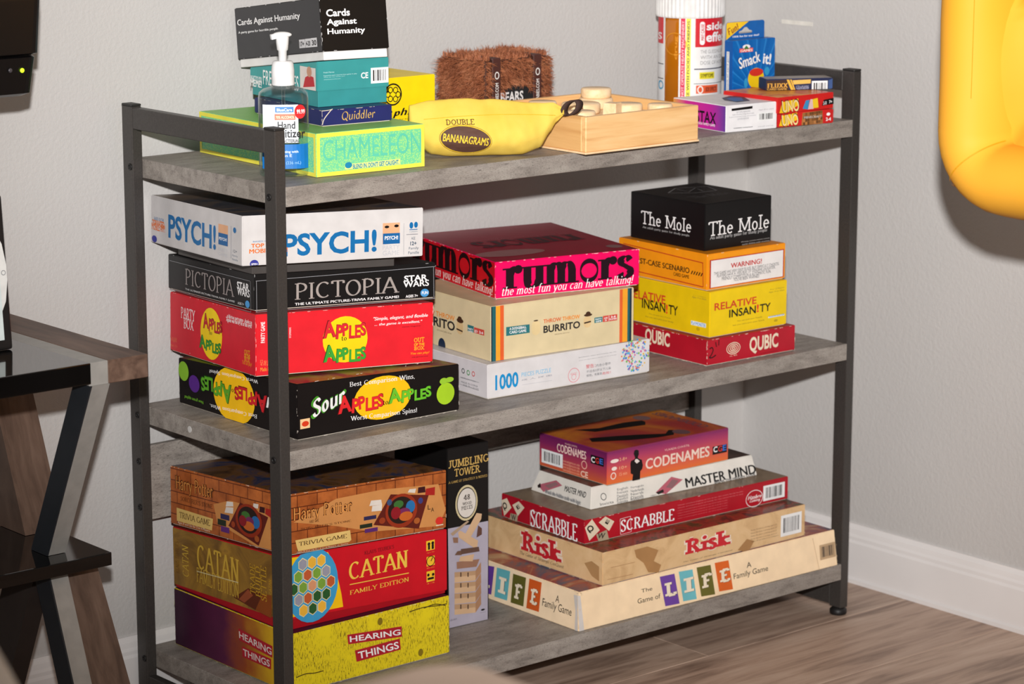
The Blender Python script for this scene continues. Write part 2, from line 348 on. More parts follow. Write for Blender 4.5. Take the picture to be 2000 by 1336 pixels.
def text2d(s, font, u0, v0, u1, v1, rot=0, sh=0):
    """flat lettering filling the rectangle u0..u1, v0..v1"""
    if font in ST: V, F = stroke_text(s, font)
    elif font == 'jumble':
        V = []; F = []; x = 0; rnd = random.Random(len(s) * 7)
        for i, ch in enumerate(s):
            v, f = sans_text(ch, .035); w = max(p[0] for p in v); a = rnd.uniform(-.2, .2); dy = rnd.uniform(-.06, .1) + (.1 if i in (0,) else 0); sc = 1.25 if i == 0 else rnd.uniform(.9, 1.1)
            b = len(V); V += [(x + (px * math.cos(a) - py * math.sin(a)) * sc * .9, (px * math.sin(a) + py * math.cos(a)) * sc + dy) for px, py in v]; F += [tuple(b + k for k in q) for q in f]; x += w * .84 * sc
    else:
        V, F = sans_text(s, {'bold': .028, 'semi': .018, 'ital': .018}.get(font, 0.0))
        if font == 'ital': sh = .25
    if not V: return [], []
    V = [(x + y * sh, y) for x, y in V]
    if rot in (90, -90, 180):
        r = math.radians(rot); cc, ss = round(math.cos(r)), round(math.sin(r)); V = [(x * cc - y * ss, x * ss + y * cc) for x, y in V]; rot = 0
    if rot:   # slanted lettering: shrink-wrap the unrotated proportions to the box first
        x0, x1 = min(p[0] for p in V), max(p[0] for p in V); y0, y1 = min(p[1] for p in V), max(p[1] for p in V)
        W_, H_ = u1 - u0, v1 - v0; r = math.radians(rot)
        V = [((x - x0) / (x1 - x0) * W_, (y - y0) / (y1 - y0) * H_ * (0.75 if len(s) > 1 else 1)) for x, y in V]
        V = [(x * math.cos(r) - y * math.sin(r), x * math.sin(r) + y * math.cos(r)) for x, y in V]
    x0, x1 = min(p[0] for p in V), max(p[0] for p in V); y0, y1 = min(p[1] for p in V), max(p[1] for p in V)
    sx, sy = (u1 - u0) / max(x1 - x0, 1e-6), (v1 - v0) / max(y1 - y0, 1e-6)
    return [(u0 + (x - x0) * sx, v0 + (y - y0) * sy) for x, y in V], F
def poly2d(pts):
    tr = tessellate_polygon([[Vector((x, y, 0)) for x, y in pts]])
    return list(pts), [tuple(t) for t in tr]
def line2d(pts, w): return ribbon(pts, w, w, 0)
def ring2d(cx, cy, rx, ry, w, n=32):
    o = circ(cx, cy, rx, ry, n); i = circ(cx, cy, rx - w, ry - w, n)
    return o + i, [(k, (k + 1) % n, n + (k + 1) % n, n + k) for k in range(n)]
def rect2d(u0, v0, u1, v1): return [(u0, v0), (u1, v0), (u1, v1), (u0, v1)], [(0, 1, 2, 3)]
def rrect2d(u0, v0, u1, v1):
    r = min(u1 - u0, v1 - v0) * .45; P = []
    for cx, cy, a in ((u1 - r, v1 - r, 0), (u0 + r, v1 - r, 90), (u0 + r, v0 + r, 180), (u1 - r, v0 + r, 270)): P += [(cx + r * math.cos(math.radians(a + k * 18)), cy + r * math.sin(math.radians(a + k * 18))) for k in range(6)]
    return P, [tuple(range(len(P)))]
def sheet(name, V, F, fmap, eps, parent, m):
    """lay a flat figure on a surface: fmap(u, v, eps) -> local point"""
    if not V: return None
    par = list(range(len(V)))          # strokes that overlap lie a few microns apart, like successive layers of ink
    def find(i):
        while par[i] != i: par[i] = par[par[i]]; i = par[i]
        return i
    for q in F:
        r0 = find(q[0])
        for i in q[1:]: par[find(i)] = r0
    idx = {}; dz = [(idx.setdefault(find(i), len(idx)) % 31) * 3.5e-6 for i in range(len(V))]
    v = [fmap(p[0], p[1], eps + d) for p, d in zip(V, dz)]
    fs = []
    for q in F:
        if len(q) < 3: continue
        fs.append(q)
    o = pd(name, v, fs, parent, m)
    return o

# ------------------------------------------------------------------ measured boxes: near lower corner, yaw, width, depth, height, tilt
BOX = {
  'sour': dict(x=.05257, y=.03741, z=.40379, th=-.00929, w=.25119, d=.26216, h=.07071, tu=-.03953, tv=-.04076),
  'apples': dict(x=.02956, y=.09066, z=.47743, th=-.13905, w=.25102, d=.24138, h=.07668, su=-.04259, sv=-.04208),
  'pictopia': dict(x=.04053, y=.10649, z=.55545, th=-.13546, w=.2574, d=.2419, h=.04529, su=-.03899, sv=-.04324),
  'psych': dict(x=.0072, y=.08216, z=.61857, th=-.15594, w=.24905, d=.2672, h=.06044, su=-.04131, sv=-.03584),
  'hearing': dict(x=.04534, y=.04894, z=.07855, th=.00132, w=.25213, d=.25989, h=.07802),
  'catan': dict(x=.04507, y=.06146, z=.15697, th=-.00992, w=.2569, d=.25103, h=.09547, tu=-.038, tv=-.058),
  'potter': dict(x=.04814, y=.05661, z=.25473, th=.01894, w=.25497, d=.25253, h=.07675, su=-.04645, sv=-.04584),
  'chameleon': dict(x=.08719, y=.0379, z=.72326, th=-.06342, w=.15767, d=.27535, h=.05272),
  'quiddler': dict(x=.12874, y=.08239, z=.77639, th=-.08828, w=.10154, d=.16366, h=.02013),
  'teal': dict(x=.14005, y=.10613, z=.79692, th=-.10551, w=.10282, d=.16967, h=.0561, tv=-.12959),
  'cinephile': dict(x=.2744, y=.2, z=.72326, w=.125, d=.1, h=.0885),
  'tray': dict(x=.46397, y=-.02429, z=.72286, th=.00064, w=.19797, d=.2, h=.04768),
  'stax': dict(x=.75088, y=.01461, z=.72326, th=-.10059, w=.08918, d=.11608, h=.0362),
  'uno_mc': dict(x=.84352, y=.00807, z=.72326, th=-.13721, w=.09692, d=.108, h=.01889),
  'uno': dict(x=.83763, y=.00283, z=.74256, th=-.02123, w=.10798, d=.108, h=.02224),
  'navy': dict(x=.88255, y=.06972, z=.7652, th=-.47766, w=.09731, d=.034, h=.01589),
  'smack': dict(x=.87395, y=.12659, z=.72326, th=-.01235, w=.08297, d=.018, h=.107),
  'puzzle': dict(x=.36958, y=.05796, z=.40379, th=-.05259, w=.27317, d=.27, h=.04626),
  'burrito': dict(x=.38382, y=.06821, z=.45044, th=-.0894, w=.2331, d=.2, h=.07295),
  'rumors': dict(x=.41727, y=.09947, z=.5238, th=-.21752, w=.21778, d=.24822, h=.04948),
  'qubic': dict(x=.72696, y=.01968, z=.40379, th=-.0242, w=.16806, d=.25, h=.03643),
  'relative': dict(x=.73726, y=.02612, z=.44061, th=-.01225, w=.14865, d=.2, h=.06387),
  'worst': dict(x=.73862, y=.03392, z=.50488, th=-.01907, w=.14964, d=.18239, h=.05059),
  'mole': dict(x=.7524, y=.05372, z=.55587, th=-.01541, w=.12743, d=.15193, h=.06521),
  'jumbling': dict(x=.36028, y=.13013, z=.07855, th=-.03609, w=.06883, d=.12, h=.24744),
  'life': dict(x=.48503, y=.00826, z=.07855, th=-.01732, w=.49201, d=.26, h=.05208, inset=0.006),
  'risk': dict(x=.53098, y=.01217, z=.13103, th=-.00863, w=.38553, d=.27, h=.04686),
  'scrabble': dict(x=.53715, y=.05585, z=.17829, th=-.03373, w=.37919, d=.18147, h=.03399),
  'mastermind': dict(x=.57891, y=.09027, z=.21268, th=-.04788, w=.30734, d=.13336, h=.0286, inset=0.0085),
  'codenames': dict(x=.60651, y=.08769, z=.24168, th=-.02375, w=.22704, d=.1461, h=.04791),
  'cah': dict(x=.14781, y=.10463, z=.86489, th=-.15044, w=.09309, d=.23765, h=.06585, su=-.00259, sv=-.12959),
}
# printed artwork of every box face: (face, layer, name, colour, shape in metres on that face)
PRINT = {
  'psych': [
    ('F',1,'title_lettering',(15,105,165),('t','PSYCH!','bold',.05447,.00852,.18338,.03627,0,0)),
    ('F',1,'caption_lettering',(225,110,25),('t','TOP RATED','bold',.01182,.02157,.05879,.02651,0,0)),
    ('F',1,'caption_lettering',(225,110,25),('t','MOBILE APP!','bold',.00929,.01474,.06063,.02012,0,0)),
    ('F',1,'caption_lettering',(15,105,165),('t','BASED ON THE','sans',.01435,.02817,.04716,.02986,0,0)),
    ('F',1,'maker_emblem',(55,60,150),('e',.01009,-.0027,.02182,.00691)),
    ('F',2,'caption_lettering',(240,238,238),('t','SPIN','bold',.01187,-.00001,.02004,.00235,0,0)),
    ('F',1,'printed_panel',(225,170,130),('r',.19165,.01756,.21569,.0434)),
    ('F',2,'printed_panel',(20,95,155),('r',.19193,.01731,.21585,.0305)),
    ('F',3,'caption_lettering',(240,238,238),('t','PSYCH!','bold',.1943,.02244,.21317,.02728,0,0)),
    ('F',2,'picture_print',(18,16,18),('e',.19414,.03697,.20058,.04026)),
    ('F',2,'picture_print',(18,16,18),('e',.20764,.03756,.21409,.04109)),
    ('F',1,'caption_lettering',(190,190,195),('t','PARTY','sans',.19173,.01017,.21548,.0157,0,0)),
    ('F',1,'caption_lettering',(190,190,195),('t','GAME','sans',.19181,.00325,.21556,.009,0,0)),
    ('F',1,'printed_line',(120,120,130),('r',.22135,.00296,.22168,.04218)),
    ('F',1,'printed_line',(120,120,130),('r',.22513,.02745,.24149,.02813)),
    ('F',1,'players_icon',(15,105,165),('e',.22939,.03491,.23474,.04305)),
    ('F',1,'players_icon',(15,105,165),('e',.23592,.03581,.24129,.04324)),
    ('F',1,'players_icon',(15,105,165),('r',.22941,.03323,.24086,.03415)),
    ('F',1,'caption_lettering',(60,80,100),('t','12+','bold',.23074,.014,.2397,.01885,0,0)),
    ('F',1,'caption_lettering',(60,80,100),('t','AGE','sans',.23229,.02112,.23771,.02447,0,0)),
    ('F',1,'caption_lettering',(60,80,100),('t','Family','sans',.22891,.00786,.2428,.01198,0,0)),
    ('F',1,'caption_lettering',(60,80,100),('t','Famille','sans',.22815,.0031,.24342,.00666,0,0)),
    ('F',1,'caption_lettering',(100,130,150),('t','2 players','sans',.22945,.03012,.24089,.03199,0,0)),
    ('L',1,'title_lettering',(15,105,165),('t','PSYCH!','bold',.05457,.01119,.19463,.04154,0,0)),
    ('L',1,'caption_lettering',(225,110,25),('t','TOP RATED','bold',.00495,.02181,.04179,.02984,0,0)),
    ('L',1,'caption_lettering',(225,110,25),('t','MOBILE APP!','bold',.00311,.01643,.04412,.02569,0,0)),
    ('L',1,'caption_lettering',(15,105,165),('t','BASED ON THE','sans',.01099,.02958,.04064,.03363,0,0)),
    ('L',1,'maker_emblem',(55,60,150),('e',.00357,.00068,.01917,.00954)),
    ('L',1,'printed_panel',(225,170,130),('r',.20171,.01973,.22865,.04465)),
    ('L',2,'printed_panel',(20,95,155),('r',.20226,.01955,.22867,.03393)),
    ('L',3,'caption_lettering',(240,238,238),('t','PSYCH!','bold',.20443,.0252,.226,.02897,0,0)),
    ('L',1,'caption_lettering',(195,195,200),('t','PARTY','sans',.20172,.01173,.2271,.016,0,0)),
    ('L',1,'caption_lettering',(195,195,200),('t','GAME','sans',.20172,.00608,.22711,.00992,0,0)),
    ('L',1,'printed_line',(140,140,150),('r',.23675,.00589,.23773,.04561)),
    ('L',1,'players_icon',(15,105,165),('e',.24307,.03781,.25154,.04475)),
    ('L',1,'caption_lettering',(60,80,100),('t','12+','sans',.24313,.01409,.25374,.01761,0,0)),
    ('L',1,'caption_lettering',(90,110,130),('t','Family','sans',.24102,.00872,.25587,.01136,0,0)),
    ('L',1,'caption_lettering',(90,110,130),('t','Famille','sans',.24103,.00452,.25589,.00671,0,0)),
  ],
  'pictopia': [
    ('F',1,'title_lettering',(165,155,150),('t','PICTOPIA','serif',.05569,.01006,.20404,.03113,0,0)),
    ('F',1,'caption_lettering',(240,238,238),('t','THE ULTIMATE PICTURE-TRIVIA FAMILY GAME!','bold',.05567,.0034,.20359,.00661,0,0)),
    ('F',1,'caption_lettering',(240,238,238),('t','STAR','bold',.21104,.02341,.24524,.03111,0,0)),
    ('F',1,'caption_lettering',(240,238,238),('t','WARS','bold',.20996,.01618,.24754,.02413,0,0)),
    ('F',1,'caption_lettering',(240,238,238),('t','AGES 7+','bold',.21337,.00282,.2313,.00631,0,0)),
    ('F',1,'maker_emblem',(70,150,210),('e',.23498,.00241,.24761,.01263)),
    ('F',2,'caption_lettering',(240,238,238),('t','FUN','bold',.23693,.00571,.24594,.00955,0,0)),
    ('F',4,'printed_line',(150,150,155),('ln',[(.00155,-.00107),(.25618,-.00042)],.0006)),
    ('F',4,'printed_line',(150,150,155),('ln',[(.00173,.03709),(.25592,.04026)],.0006)),
    ('F',4,'printed_line',(150,150,155),('ln',[(.00251,.03704),(.00286,-.00115)],.0006)),
    ('F',4,'printed_line',(150,150,155),('ln',[(.25366,.04039),(.25448,-.00031)],.0006)),
    ('L',1,'title_lettering',(150,140,138),('t','PICTOPIA','serif',.05068,.01082,.18914,.03216,0,0)),
    ('L',1,'caption_lettering',(200,200,200),('t','THE ULTIMATE PICTURE-TRIVIA FAMILY GAME!','bold',.05056,.00439,.18989,.00673,0,0)),
    ('L',1,'caption_lettering',(240,238,238),('t','STAR','bold',.19632,.02251,.22891,.03194,0,0)),
    ('L',1,'caption_lettering',(240,238,238),('t','WARS','bold',.19728,.01524,.23037,.02456,0,0)),
    ('L',1,'maker_emblem',(70,150,210),('e',.21835,.00207,.23024,.01108)),
    ('L',1,'caption_lettering',(240,238,238),('t','AGES 7+','sans',.19819,.00367,.21479,.00662,0,0)),
    ('L',4,'printed_line',(140,140,145),('ln',[(.00607,.03734),(.23253,.03613)],.0006)),
    ('L',4,'printed_line',(140,140,145),('ln',[(.00532,.00039),(.23471,-.00185)],.0006)),
    ('L',4,'printed_line',(140,140,145),('ln',[(.23355,.03625),(.23472,-.00137)],.0006)),
  ],
  'apples': [
    ('F',1,'printed_disc',(248,210,20),('e',.09242,.00924,.15578,.06717)),
    ('F',2,'caption_lettering',(110,20,25),('t','APPLES','jumble',.09231,.03846,.15362,.06369,0,0)),
    ('F',3,'title_lettering',(215,40,50),('t','APPLES','jumble',.09338,.03887,.15308,.06276,0,0)),
    ('F',2,'caption_lettering',(18,16,18),('t','to','serif',.11871,.03666,.126,.04193,0,0)),
    ('F',2,'caption_lettering',(20,80,25),('t','APPLES','jumble',.09269,.00874,.15382,.03305,0,0)),
    ('F',3,'title_lettering',(60,160,55),('t','APPLES','jumble',.09377,.00914,.15328,.03212,0,0)),
    ('F',1,'caption_lettering',(240,238,238),('t','"Simple, elegant, and flexible','ital',.16406,.05772,.24279,.06338,0,0)),
    ('F',1,'caption_lettering',(240,238,238),('t','... the game is excellent."','ital',.16547,.05135,.23474,.05559,0,0)),
    ('F',1,'caption_lettering',(18,16,18),('t','Games Magazine','sans',.20553,.04726,.23201,.04893,0,0)),
    ('F',1,'caption_lettering',(245,180,40),('t','OUT','slab',.22299,.02732,.23805,.03338,0,0)),
    ('F',1,'caption_lettering',(245,180,40),('t','OF THE','bold',.22303,.02292,.23813,.02628,0,0)),
    ('F',1,'caption_lettering',(245,180,40),('t','BOX','slab',.22309,.0173,.23817,.02236,0,0)),
    ('F',1,'caption_lettering',(245,150,30),('t','You can play!','ital',.21811,.0113,.24556,.01498,0,0)),
    ('F',1,'caption_lettering',(18,16,18),('t','otb-games.com','sans',.21982,.00775,.24364,.00948,0,0)),
    ('F',1,'caption_lettering',(240,238,238),('t','PARTY GAME','bold',.00683,.04148,.01257,.06751,90,0)),
    ('F',1,'caption_lettering',(240,238,238),('t','OF COMPARISONS','sans',.0457,.04521,.04832,.05808,90,0)),
    ('F',1,'caption_lettering',(240,150,90),('t','12 to adult','sans',.00631,.01648,.02465,.02084,0,0)),
    ('F',1,'caption_lettering',(240,150,90),('t','4-10 players','sans',.00631,.0127,.02728,.01638,0,0)),
    ('F',1,'caption_lettering',(240,170,60),('t','Made in China','sans',.00631,.00655,.02992,.01144,0,0)),
    ('L',1,'caption_lettering',(240,238,238),('t','PARTY','serif',.03315,.04644,.07467,.06124,0,0)),
    ('L',1,'caption_lettering',(240,238,238),('t','BOX','serif',.04093,.03432,.07013,.04842,0,0)),
    ('L',1,'printed_disc',(248,210,20),('e',.0897,.00465,.15078,.07022)),
    ('L',2,'caption_lettering',(105,18,25),('t','APPLES','jumble',.09764,.03972,.15128,.0621,0,0)),
    ('L',3,'title_lettering',(190,30,45),('t','APPLES','jumble',.09874,.04035,.15021,.06101,0,0)),
    ('L',2,'caption_lettering',(18,16,18),('t','to','serif',.11508,.03616,.1227,.04056,0,0)),
    ('L',2,'caption_lettering',(25,90,30),('t','APPLES','jumble',.08646,.01377,.14848,.03332,0,0)),
    ('L',3,'title_lettering',(50,140,50),('t','APPLES','jumble',.08812,.01449,.14741,.03222,0,0)),
    ('L',1,'caption_lettering',(240,238,238),('t','...a hilarious party game - Apples to','ital',.16139,.06194,.2323,.06857,0,0)),
    ('L',1,'caption_lettering',(240,238,238),('t','Apples was the big hit of the night!','ital',.16243,.05728,.2323,.06433,0,0)),
    ('L',1,'caption_lettering',(225,160,30),('t','OUT','slab',.21163,.0237,.22713,.03057,0,0)),
    ('L',1,'caption_lettering',(225,160,30),('t','OF THE','bold',.21162,.01989,.22713,.02536,0,0)),
    ('L',1,'caption_lettering',(225,160,30),('t','BOX','slab',.21161,.01513,.22712,.02205,0,0)),
    ('L',1,'caption_lettering',(225,130,30),('t','You can play!','ital',.20641,.01011,.23226,.01661,0,0)),
    ('L',1,'caption_lettering',(225,120,80),('t','12 to adult','sans',.00093,.01563,.02041,.01972,0,0)),
    ('L',1,'caption_lettering',(225,120,80),('t','4-10 players','sans',.00089,.01212,.02037,.01623,0,0)),
    ('L',1,'caption_lettering',(225,120,80),('t','Ages 12+','sans',.00082,.00561,.02144,.0094,0,0)),
  ],
  'sour': [
    ('F',1,'printed_disc',(248,195,20),('e',.08536,.00759,.17385,.06239)),
    ('F',2,'caption_lettering',(70,150,40),('t','Sour','scriptb',.01958,.02397,.07378,.05436,14,0)),
    ('F',3,'title_lettering',(240,238,238),('t','Sour','scriptb',.02248,.02593,.07142,.05229,14,0)),
    ('F',2,'caption_lettering',(120,15,20),('t','APPLES','jumble',.05988,.02119,.1314,.04695,0,0)),
    ('F',3,'title_lettering',(225,40,45),('t','APPLES','jumble',.06105,.02173,.1302,.04615,0,0)),
    ('F',2,'caption_lettering',(18,16,18),('t','to','serif',.12995,.02519,.13777,.03087,0,0)),
    ('F',2,'caption_lettering',(30,80,15),('t','APPLES','jumble',.13768,.02305,.20684,.04489,0,0)),
    ('F',3,'title_lettering',(105,190,45),('t','APPLES','jumble',.13888,.02361,.20561,.04408,0,0)),
    ('F',3,'caption_lettering',(240,238,238),('q','Best Comparison Wins,','serif',(.07874,.05461),(.17949,.05079),(.07856,.06211))),
    ('F',3,'caption_lettering',(240,238,238),('q','Worst Comparison Spins!','serif',(.07955,.0114),(.18274,.00692),(.07937,.01894))),
    ('F',1,'picture_print',(165,205,40),('e',.21458,.01154,.24317,.03967)),
    ('F',2,'picture_print',(150,195,50),('e',.21938,.03813,.23176,.04628)),
    ('F',2,'picture_print',(150,195,50),('e',.2277,.03941,.24197,.04606)),
    ('F',1,'maker_emblem',(240,200,150),('r',.00398,.01392,.01847,.02606)),
    ('F',2,'maker_emblem',(215,60,30),('e',.00631,.01643,.01671,.02322)),
    ('L',1,'printed_disc',(245,190,20),('e',.08014,-.00415,.17225,.06823)),
    ('L',2,'caption_lettering',(30,80,15),('t','APPLES','jumble',.05133,.01934,.12179,.04782,180,0)),
    ('L',3,'title_lettering',(90,160,40),('t','APPLES','jumble',.05269,.02033,.12047,.04661,180,0)),
    ('L',2,'caption_lettering',(18,16,18),('t','to','serif',.12133,.03546,.13005,.04092,180,0)),
    ('L',2,'caption_lettering',(120,15,20),('t','APPLES','jumble',.12765,.02183,.19975,.04787,180,0)),
    ('L',3,'title_lettering',(200,30,40),('t','APPLES','jumble',.12896,.0228,.19848,.04667,180,0)),
    ('L',3,'caption_lettering',(240,238,238),('q','Best Comparison Wins,','serif',(.17725,.0186),(.07213,.01332),(.17704,.01223))),
    ('L',3,'caption_lettering',(240,238,238),('q','Worst Comparison Spins!','serif',(.18122,.06299),(.07307,.05819),(.18103,.05715))),
    ('L',1,'picture_print',(130,180,50),('e',.00023,.03173,.02374,.05709)),
    ('L',1,'picture_print',(85,40,130),('e',.02392,.02076,.04836,.04304)),
    ('L',1,'caption_lettering',(120,190,50),('t','New green apples!','sans',.01266,.00869,.05638,.01399,180,0)),
    ('L',1,'caption_lettering',(240,238,238),('t','Sour','scriptb',.18315,.02089,.24534,.04542,180,0)),
  ],
  'rumors': [
    ('F',1,'title_lettering',(30,8,20),('t','rumors','fat',.01087,.01048,.20959,.04322,0,0)),
    ('F',2,'caption_lettering',(240,238,238),('t','the most fun you can have talking!','seri',.00979,-.00029,.20899,.01514,0,0)),
    ('L',1,'title_lettering',(30,5,10),('t','rumors','fat',.00221,.01336,.24406,.04863,0,0)),
    ('L',2,'caption_lettering',(235,225,220),('t','the most fun you can have talking!','seri',.002,.00063,.24356,.01763,0,0)),
    ('T',1,'speech_bubble_print',(165,110,110),('e',-.00327,.03002,.10073,.07402)),
    ('T',1,'maker_emblem',(150,110,110),('e',.18641,.02047,.20841,.04447)),
    ('T',1,'title_lettering',(70,15,28),('t','rumors','fat',.03375,.09839,.19375,.14839,180,0)),
    ('T',1,'caption_lettering',(165,90,95),('t','the most fun you can have talking!','seri',.02327,.1485,.19327,.1625,180,0)),
  ],
  'burrito': [
    ('F',1,'stripe',(30,45,60),('r',.00031,.0003,.00214,.07265)),
    ('F',1,'stripe',(35,95,100),('r',.00214,.0003,.00764,.07265)),
    ('F',1,'stripe',(235,160,45),('r',.00764,.0003,.01453,.07265)),
    ('F',1,'stripe',(220,95,45),('r',.01453,.0003,.02028,.07265)),
    ('F',1,'stripe',(220,95,45),('r',.2089,.0003,.2138,.07265)),
    ('F',1,'stripe',(235,160,45),('r',.2138,.0003,.22214,.07265)),
    ('F',1,'stripe',(35,95,100),('r',.22214,.0003,.22583,.07265)),
    ('F',1,'stripe',(30,45,60),('r',.22583,.0003,.22903,.07265)),
    ('F',1,'printed_panel',(45,115,120),('p',[(.02397,.04315),(.06131,.04264),(.06157,.03136),(.02397,.03138)])),
    ('F',3,'caption_lettering',(240,238,238),('q','A DODGEBALL','bold',(.02905,.0385),(.05596,.03804),(.02882,.042))),
    ('F',3,'caption_lettering',(240,238,238),('q','CARD GAME','bold',(.02905,.03367),(.05597,.03319),(.02882,.03737))),
    ('F',1,'title_lettering',(215,95,40),('t','THROW','bold',.08356,.04121,.11233,.04646,0,0)),
    ('F',1,'title_lettering',(230,140,45),('t','THROW','bold',.11425,.04096,.14305,.04645,0,0)),
    ('F',1,'title_lettering',(45,42,42),('t','BURRITO','bold',.0836,.02796,.14335,.03778,0,0)),
    ('F',1,'picture_print',(225,200,150),('rr',.06485,.02708,.07838,.04609)),
    ('F',1,'picture_print',(220,190,140),('rr',.14917,.02726,.16156,.04275)),
    ('F',2,'picture_print',(70,45,30),('e',.14955,.04217,.16298,.04613)),
    ('F',3,'picture_print',(70,45,30),('e',.15242,.0438,.16007,.04883)),
    ('F',2,'picture_print',(60,40,30),('e',.06761,.0454,.0751,.04725)),
    ('F',4,'picture_print',(60,45,35),('ln',[(.14961,.0339),(.16065,.03498)],.002)),
    ('F',1,'printed_panel',(45,115,120),('r',.16695,.03188,.18042,.039)),
    ('F',2,'caption_lettering',(240,238,238),('t','PARTY','bold',.16836,.03566,.17898,.03759,0,0)),
    ('F',2,'caption_lettering',(240,238,238),('t','GAME','bold',.16887,.03245,.17852,.03488,0,0)),
    ('F',1,'printed_panel',(205,75,65),('r',.18097,.03143,.20497,.03975)),
    ('F',2,'caption_lettering',(240,238,238),('t','AGE','bold',.18288,.03556,.18868,.03766,0,0)),
    ('F',2,'caption_lettering',(240,238,238),('t','7+','bold',.18388,.03188,.18774,.0348,0,0)),
    ('F',2,'caption_lettering',(240,238,238),('t','2-6','bold',.19404,.03585,.2023,.03847,0,0)),
    ('F',2,'caption_lettering',(240,238,238),('t','PLAYERS','bold',.19213,.03291,.2038,.03512,0,0)),
    ('F',2,'printed_line',(240,238,238),('r',.19068,.03189,.19134,.03933)),
    ('F',1,'caption_lettering',(120,105,80),('t','ORIGINAL EDITION','sans',.10178,.02346,.12551,.02495,0,0)),
    ('L',1,'title_lettering',(215,95,40),('t','THROW','bold',.02356,.03961,.06934,.04624,0,0)),
    ('L',1,'title_lettering',(230,140,45),('t','THROW','bold',.07208,.03997,.11688,.04692,0,0)),
    ('L',1,'title_lettering',(45,42,42),('t','BURRITO','bold',.02338,.026,.11717,.03876,0,0)),
    ('L',1,'picture_print',(215,185,135),('rr',.12118,.02455,.13669,.04277)),
    ('L',2,'picture_print',(70,45,30),('e',.12198,.03975,.13773,.04626)),
    ('L',3,'picture_print',(70,45,30),('e',.12474,.04275,.13434,.04862)),
    ('L',4,'picture_print',(60,45,35),('ln',[(.12191,.03094),(.13626,.02945)],.002)),
    ('L',1,'printed_panel',(45,115,120),('r',.14715,.03206,.16139,.04067)),
    ('L',2,'caption_lettering',(240,238,238),('t','PARTY','bold',.14852,.03424,.16003,.03695,0,0)),
    ('L',2,'caption_lettering',(240,238,238),('t','GAME','bold',.14919,.03163,.15934,.03373,0,0)),
    ('L',1,'printed_panel',(205,75,65),('r',.16202,.03224,.1855,.03968)),
    ('L',2,'caption_lettering',(240,238,238),('t','AGE 7+','bold',.16337,.03286,.17078,.03682,0,0)),
    ('L',2,'caption_lettering',(240,238,238),('t','2-6','bold',.17412,.03352,.18349,.03703,0,0)),
    ('L',1,'thumb_notch_print',(30,45,70),('e',.07755,-.0078,.09455,.0122)),
    ('L',1,'caption_lettering',(120,105,80),('t','EXPLOSIVE NEW SPORT','sans',.07469,.02064,.11016,.02269,0,0)),
  ],
  'puzzle': [
    ('F',1,'title_lettering',(25,140,200),('t','1000','bold',.01225,.01068,.04994,.03113,0,0)),
    ('F',1,'caption_lettering',(120,185,220),('t','PIECES PUZZLE','sans',.05496,.02307,.10383,.02862,0,0)),
    ('F',1,'caption_lettering',(150,150,160),('t','成 人 拼 图','sans',.05497,.01762,.10508,.01983,0,0)),
    ('F',4,'printed_line',(190,190,195),('ln',[(.05569,.01266),(.10511,.01178)],.0004)),
    ('F',1,'caption_lettering',(110,110,115),('t','Specification colour and contents may vary','sans',.15025,.03546,.21495,.03696,0,0)),
    ('F',1,'caption_lettering',(110,110,115),('t','from the illustrations shown on the package','sans',.15077,.03145,.215,.03258,0,0)),
    ('F',1,'caption_lettering',(205,70,80),('t','警告：','sans',.1627,.0196,.17879,.025,0,0)),
    ('F',1,'caption_lettering',(110,110,115),('t','内含小零件','sans',.18008,.01967,.20504,.02353,0,0)),
    ('F',1,'caption_lettering',(110,110,115),('t','不适合3岁以下儿童','sans',.16349,.01356,.2056,.01708,0,0)),
    ('F',1,'caption_lettering',(110,110,115),('t','使用，有窒息','sans',.16353,.00801,.19013,.01158,0,0)),
    ('F',1,'caption_lettering',(205,70,80),('t','危险！','sans',.19066,.00753,.20516,.01116,0,0)),
    ('F',2,'printed_ring',(220,130,140),('ring',.14202,.01368,.0098,.0098,.0008)),
    ('F',2,'printed_ring',(220,130,140),('ring',.14203,.01131,.004,.004,.0006)),
    ('F',1,'caption_lettering',(220,110,120),('t','CCC','sans',.1371,.01434,.14741,.0169,0,0)),
    ('F',1,'jigsaw_print',None,('scat',.24743,.02757,.024,.022)),
    ('F',4,'picture_print',(90,110,190),('ln',[(.2342,.00888),(.24048,.01446)],.0016)),
    ('L',2,'printed_icon',(70,70,70),('ring',.21759,.02934,.0035,.0035,.0012)),
    ('L',2,'printed_icon',(60,140,70),('ring',.22882,.02879,.0035,.0035,.0012)),
    ('L',2,'printed_icon',(200,90,90),('ring',.24,.02922,.0035,.0035,.0012)),
    ('L',1,'caption_lettering',(100,100,105),('t','1000PCS JIGSAW PUZZLE','sans',.21269,.01833,.24474,.02057,0,0)),
    ('L',1,'caption_lettering',(100,100,105),('t','MADE IN CHINA','sans',.21265,.01286,.24949,.01522,0,0)),
    ('L',1,'caption_lettering',(100,100,105),('t','SIZE 70 x 50 CM','sans',.21747,.00943,.25074,.01157,0,0)),
    ('L',4,'printed_line',(120,120,125),('ln',[(.21108,.02),(.25268,.02006)],.0004)),
    ('L',4,'printed_line',(120,120,125),('ln',[(.21102,.01061),(.25264,.0094)],.0004)),
  ],
  'qubic': [
    ('F',1,'title_lettering',(232,215,190),('t','QUBIC','bold',.07976,.00586,.13479,.03013,0,0)),
    ('F',2,'maker_emblem',(232,215,190),('ring',.04894,.01907,.01313,.0085,.0011)),
    ('F',2,'maker_emblem',(232,215,190),('ring',.04894,.01907,.00966,.00626,.0011)),
    ('F',2,'maker_emblem',(232,215,190),('ring',.04894,.01907,.0063,.00408,.0011)),
    ('F',2,'maker_emblem',(232,215,190),('ring',.04894,.01907,.00315,.00204,.0011)),
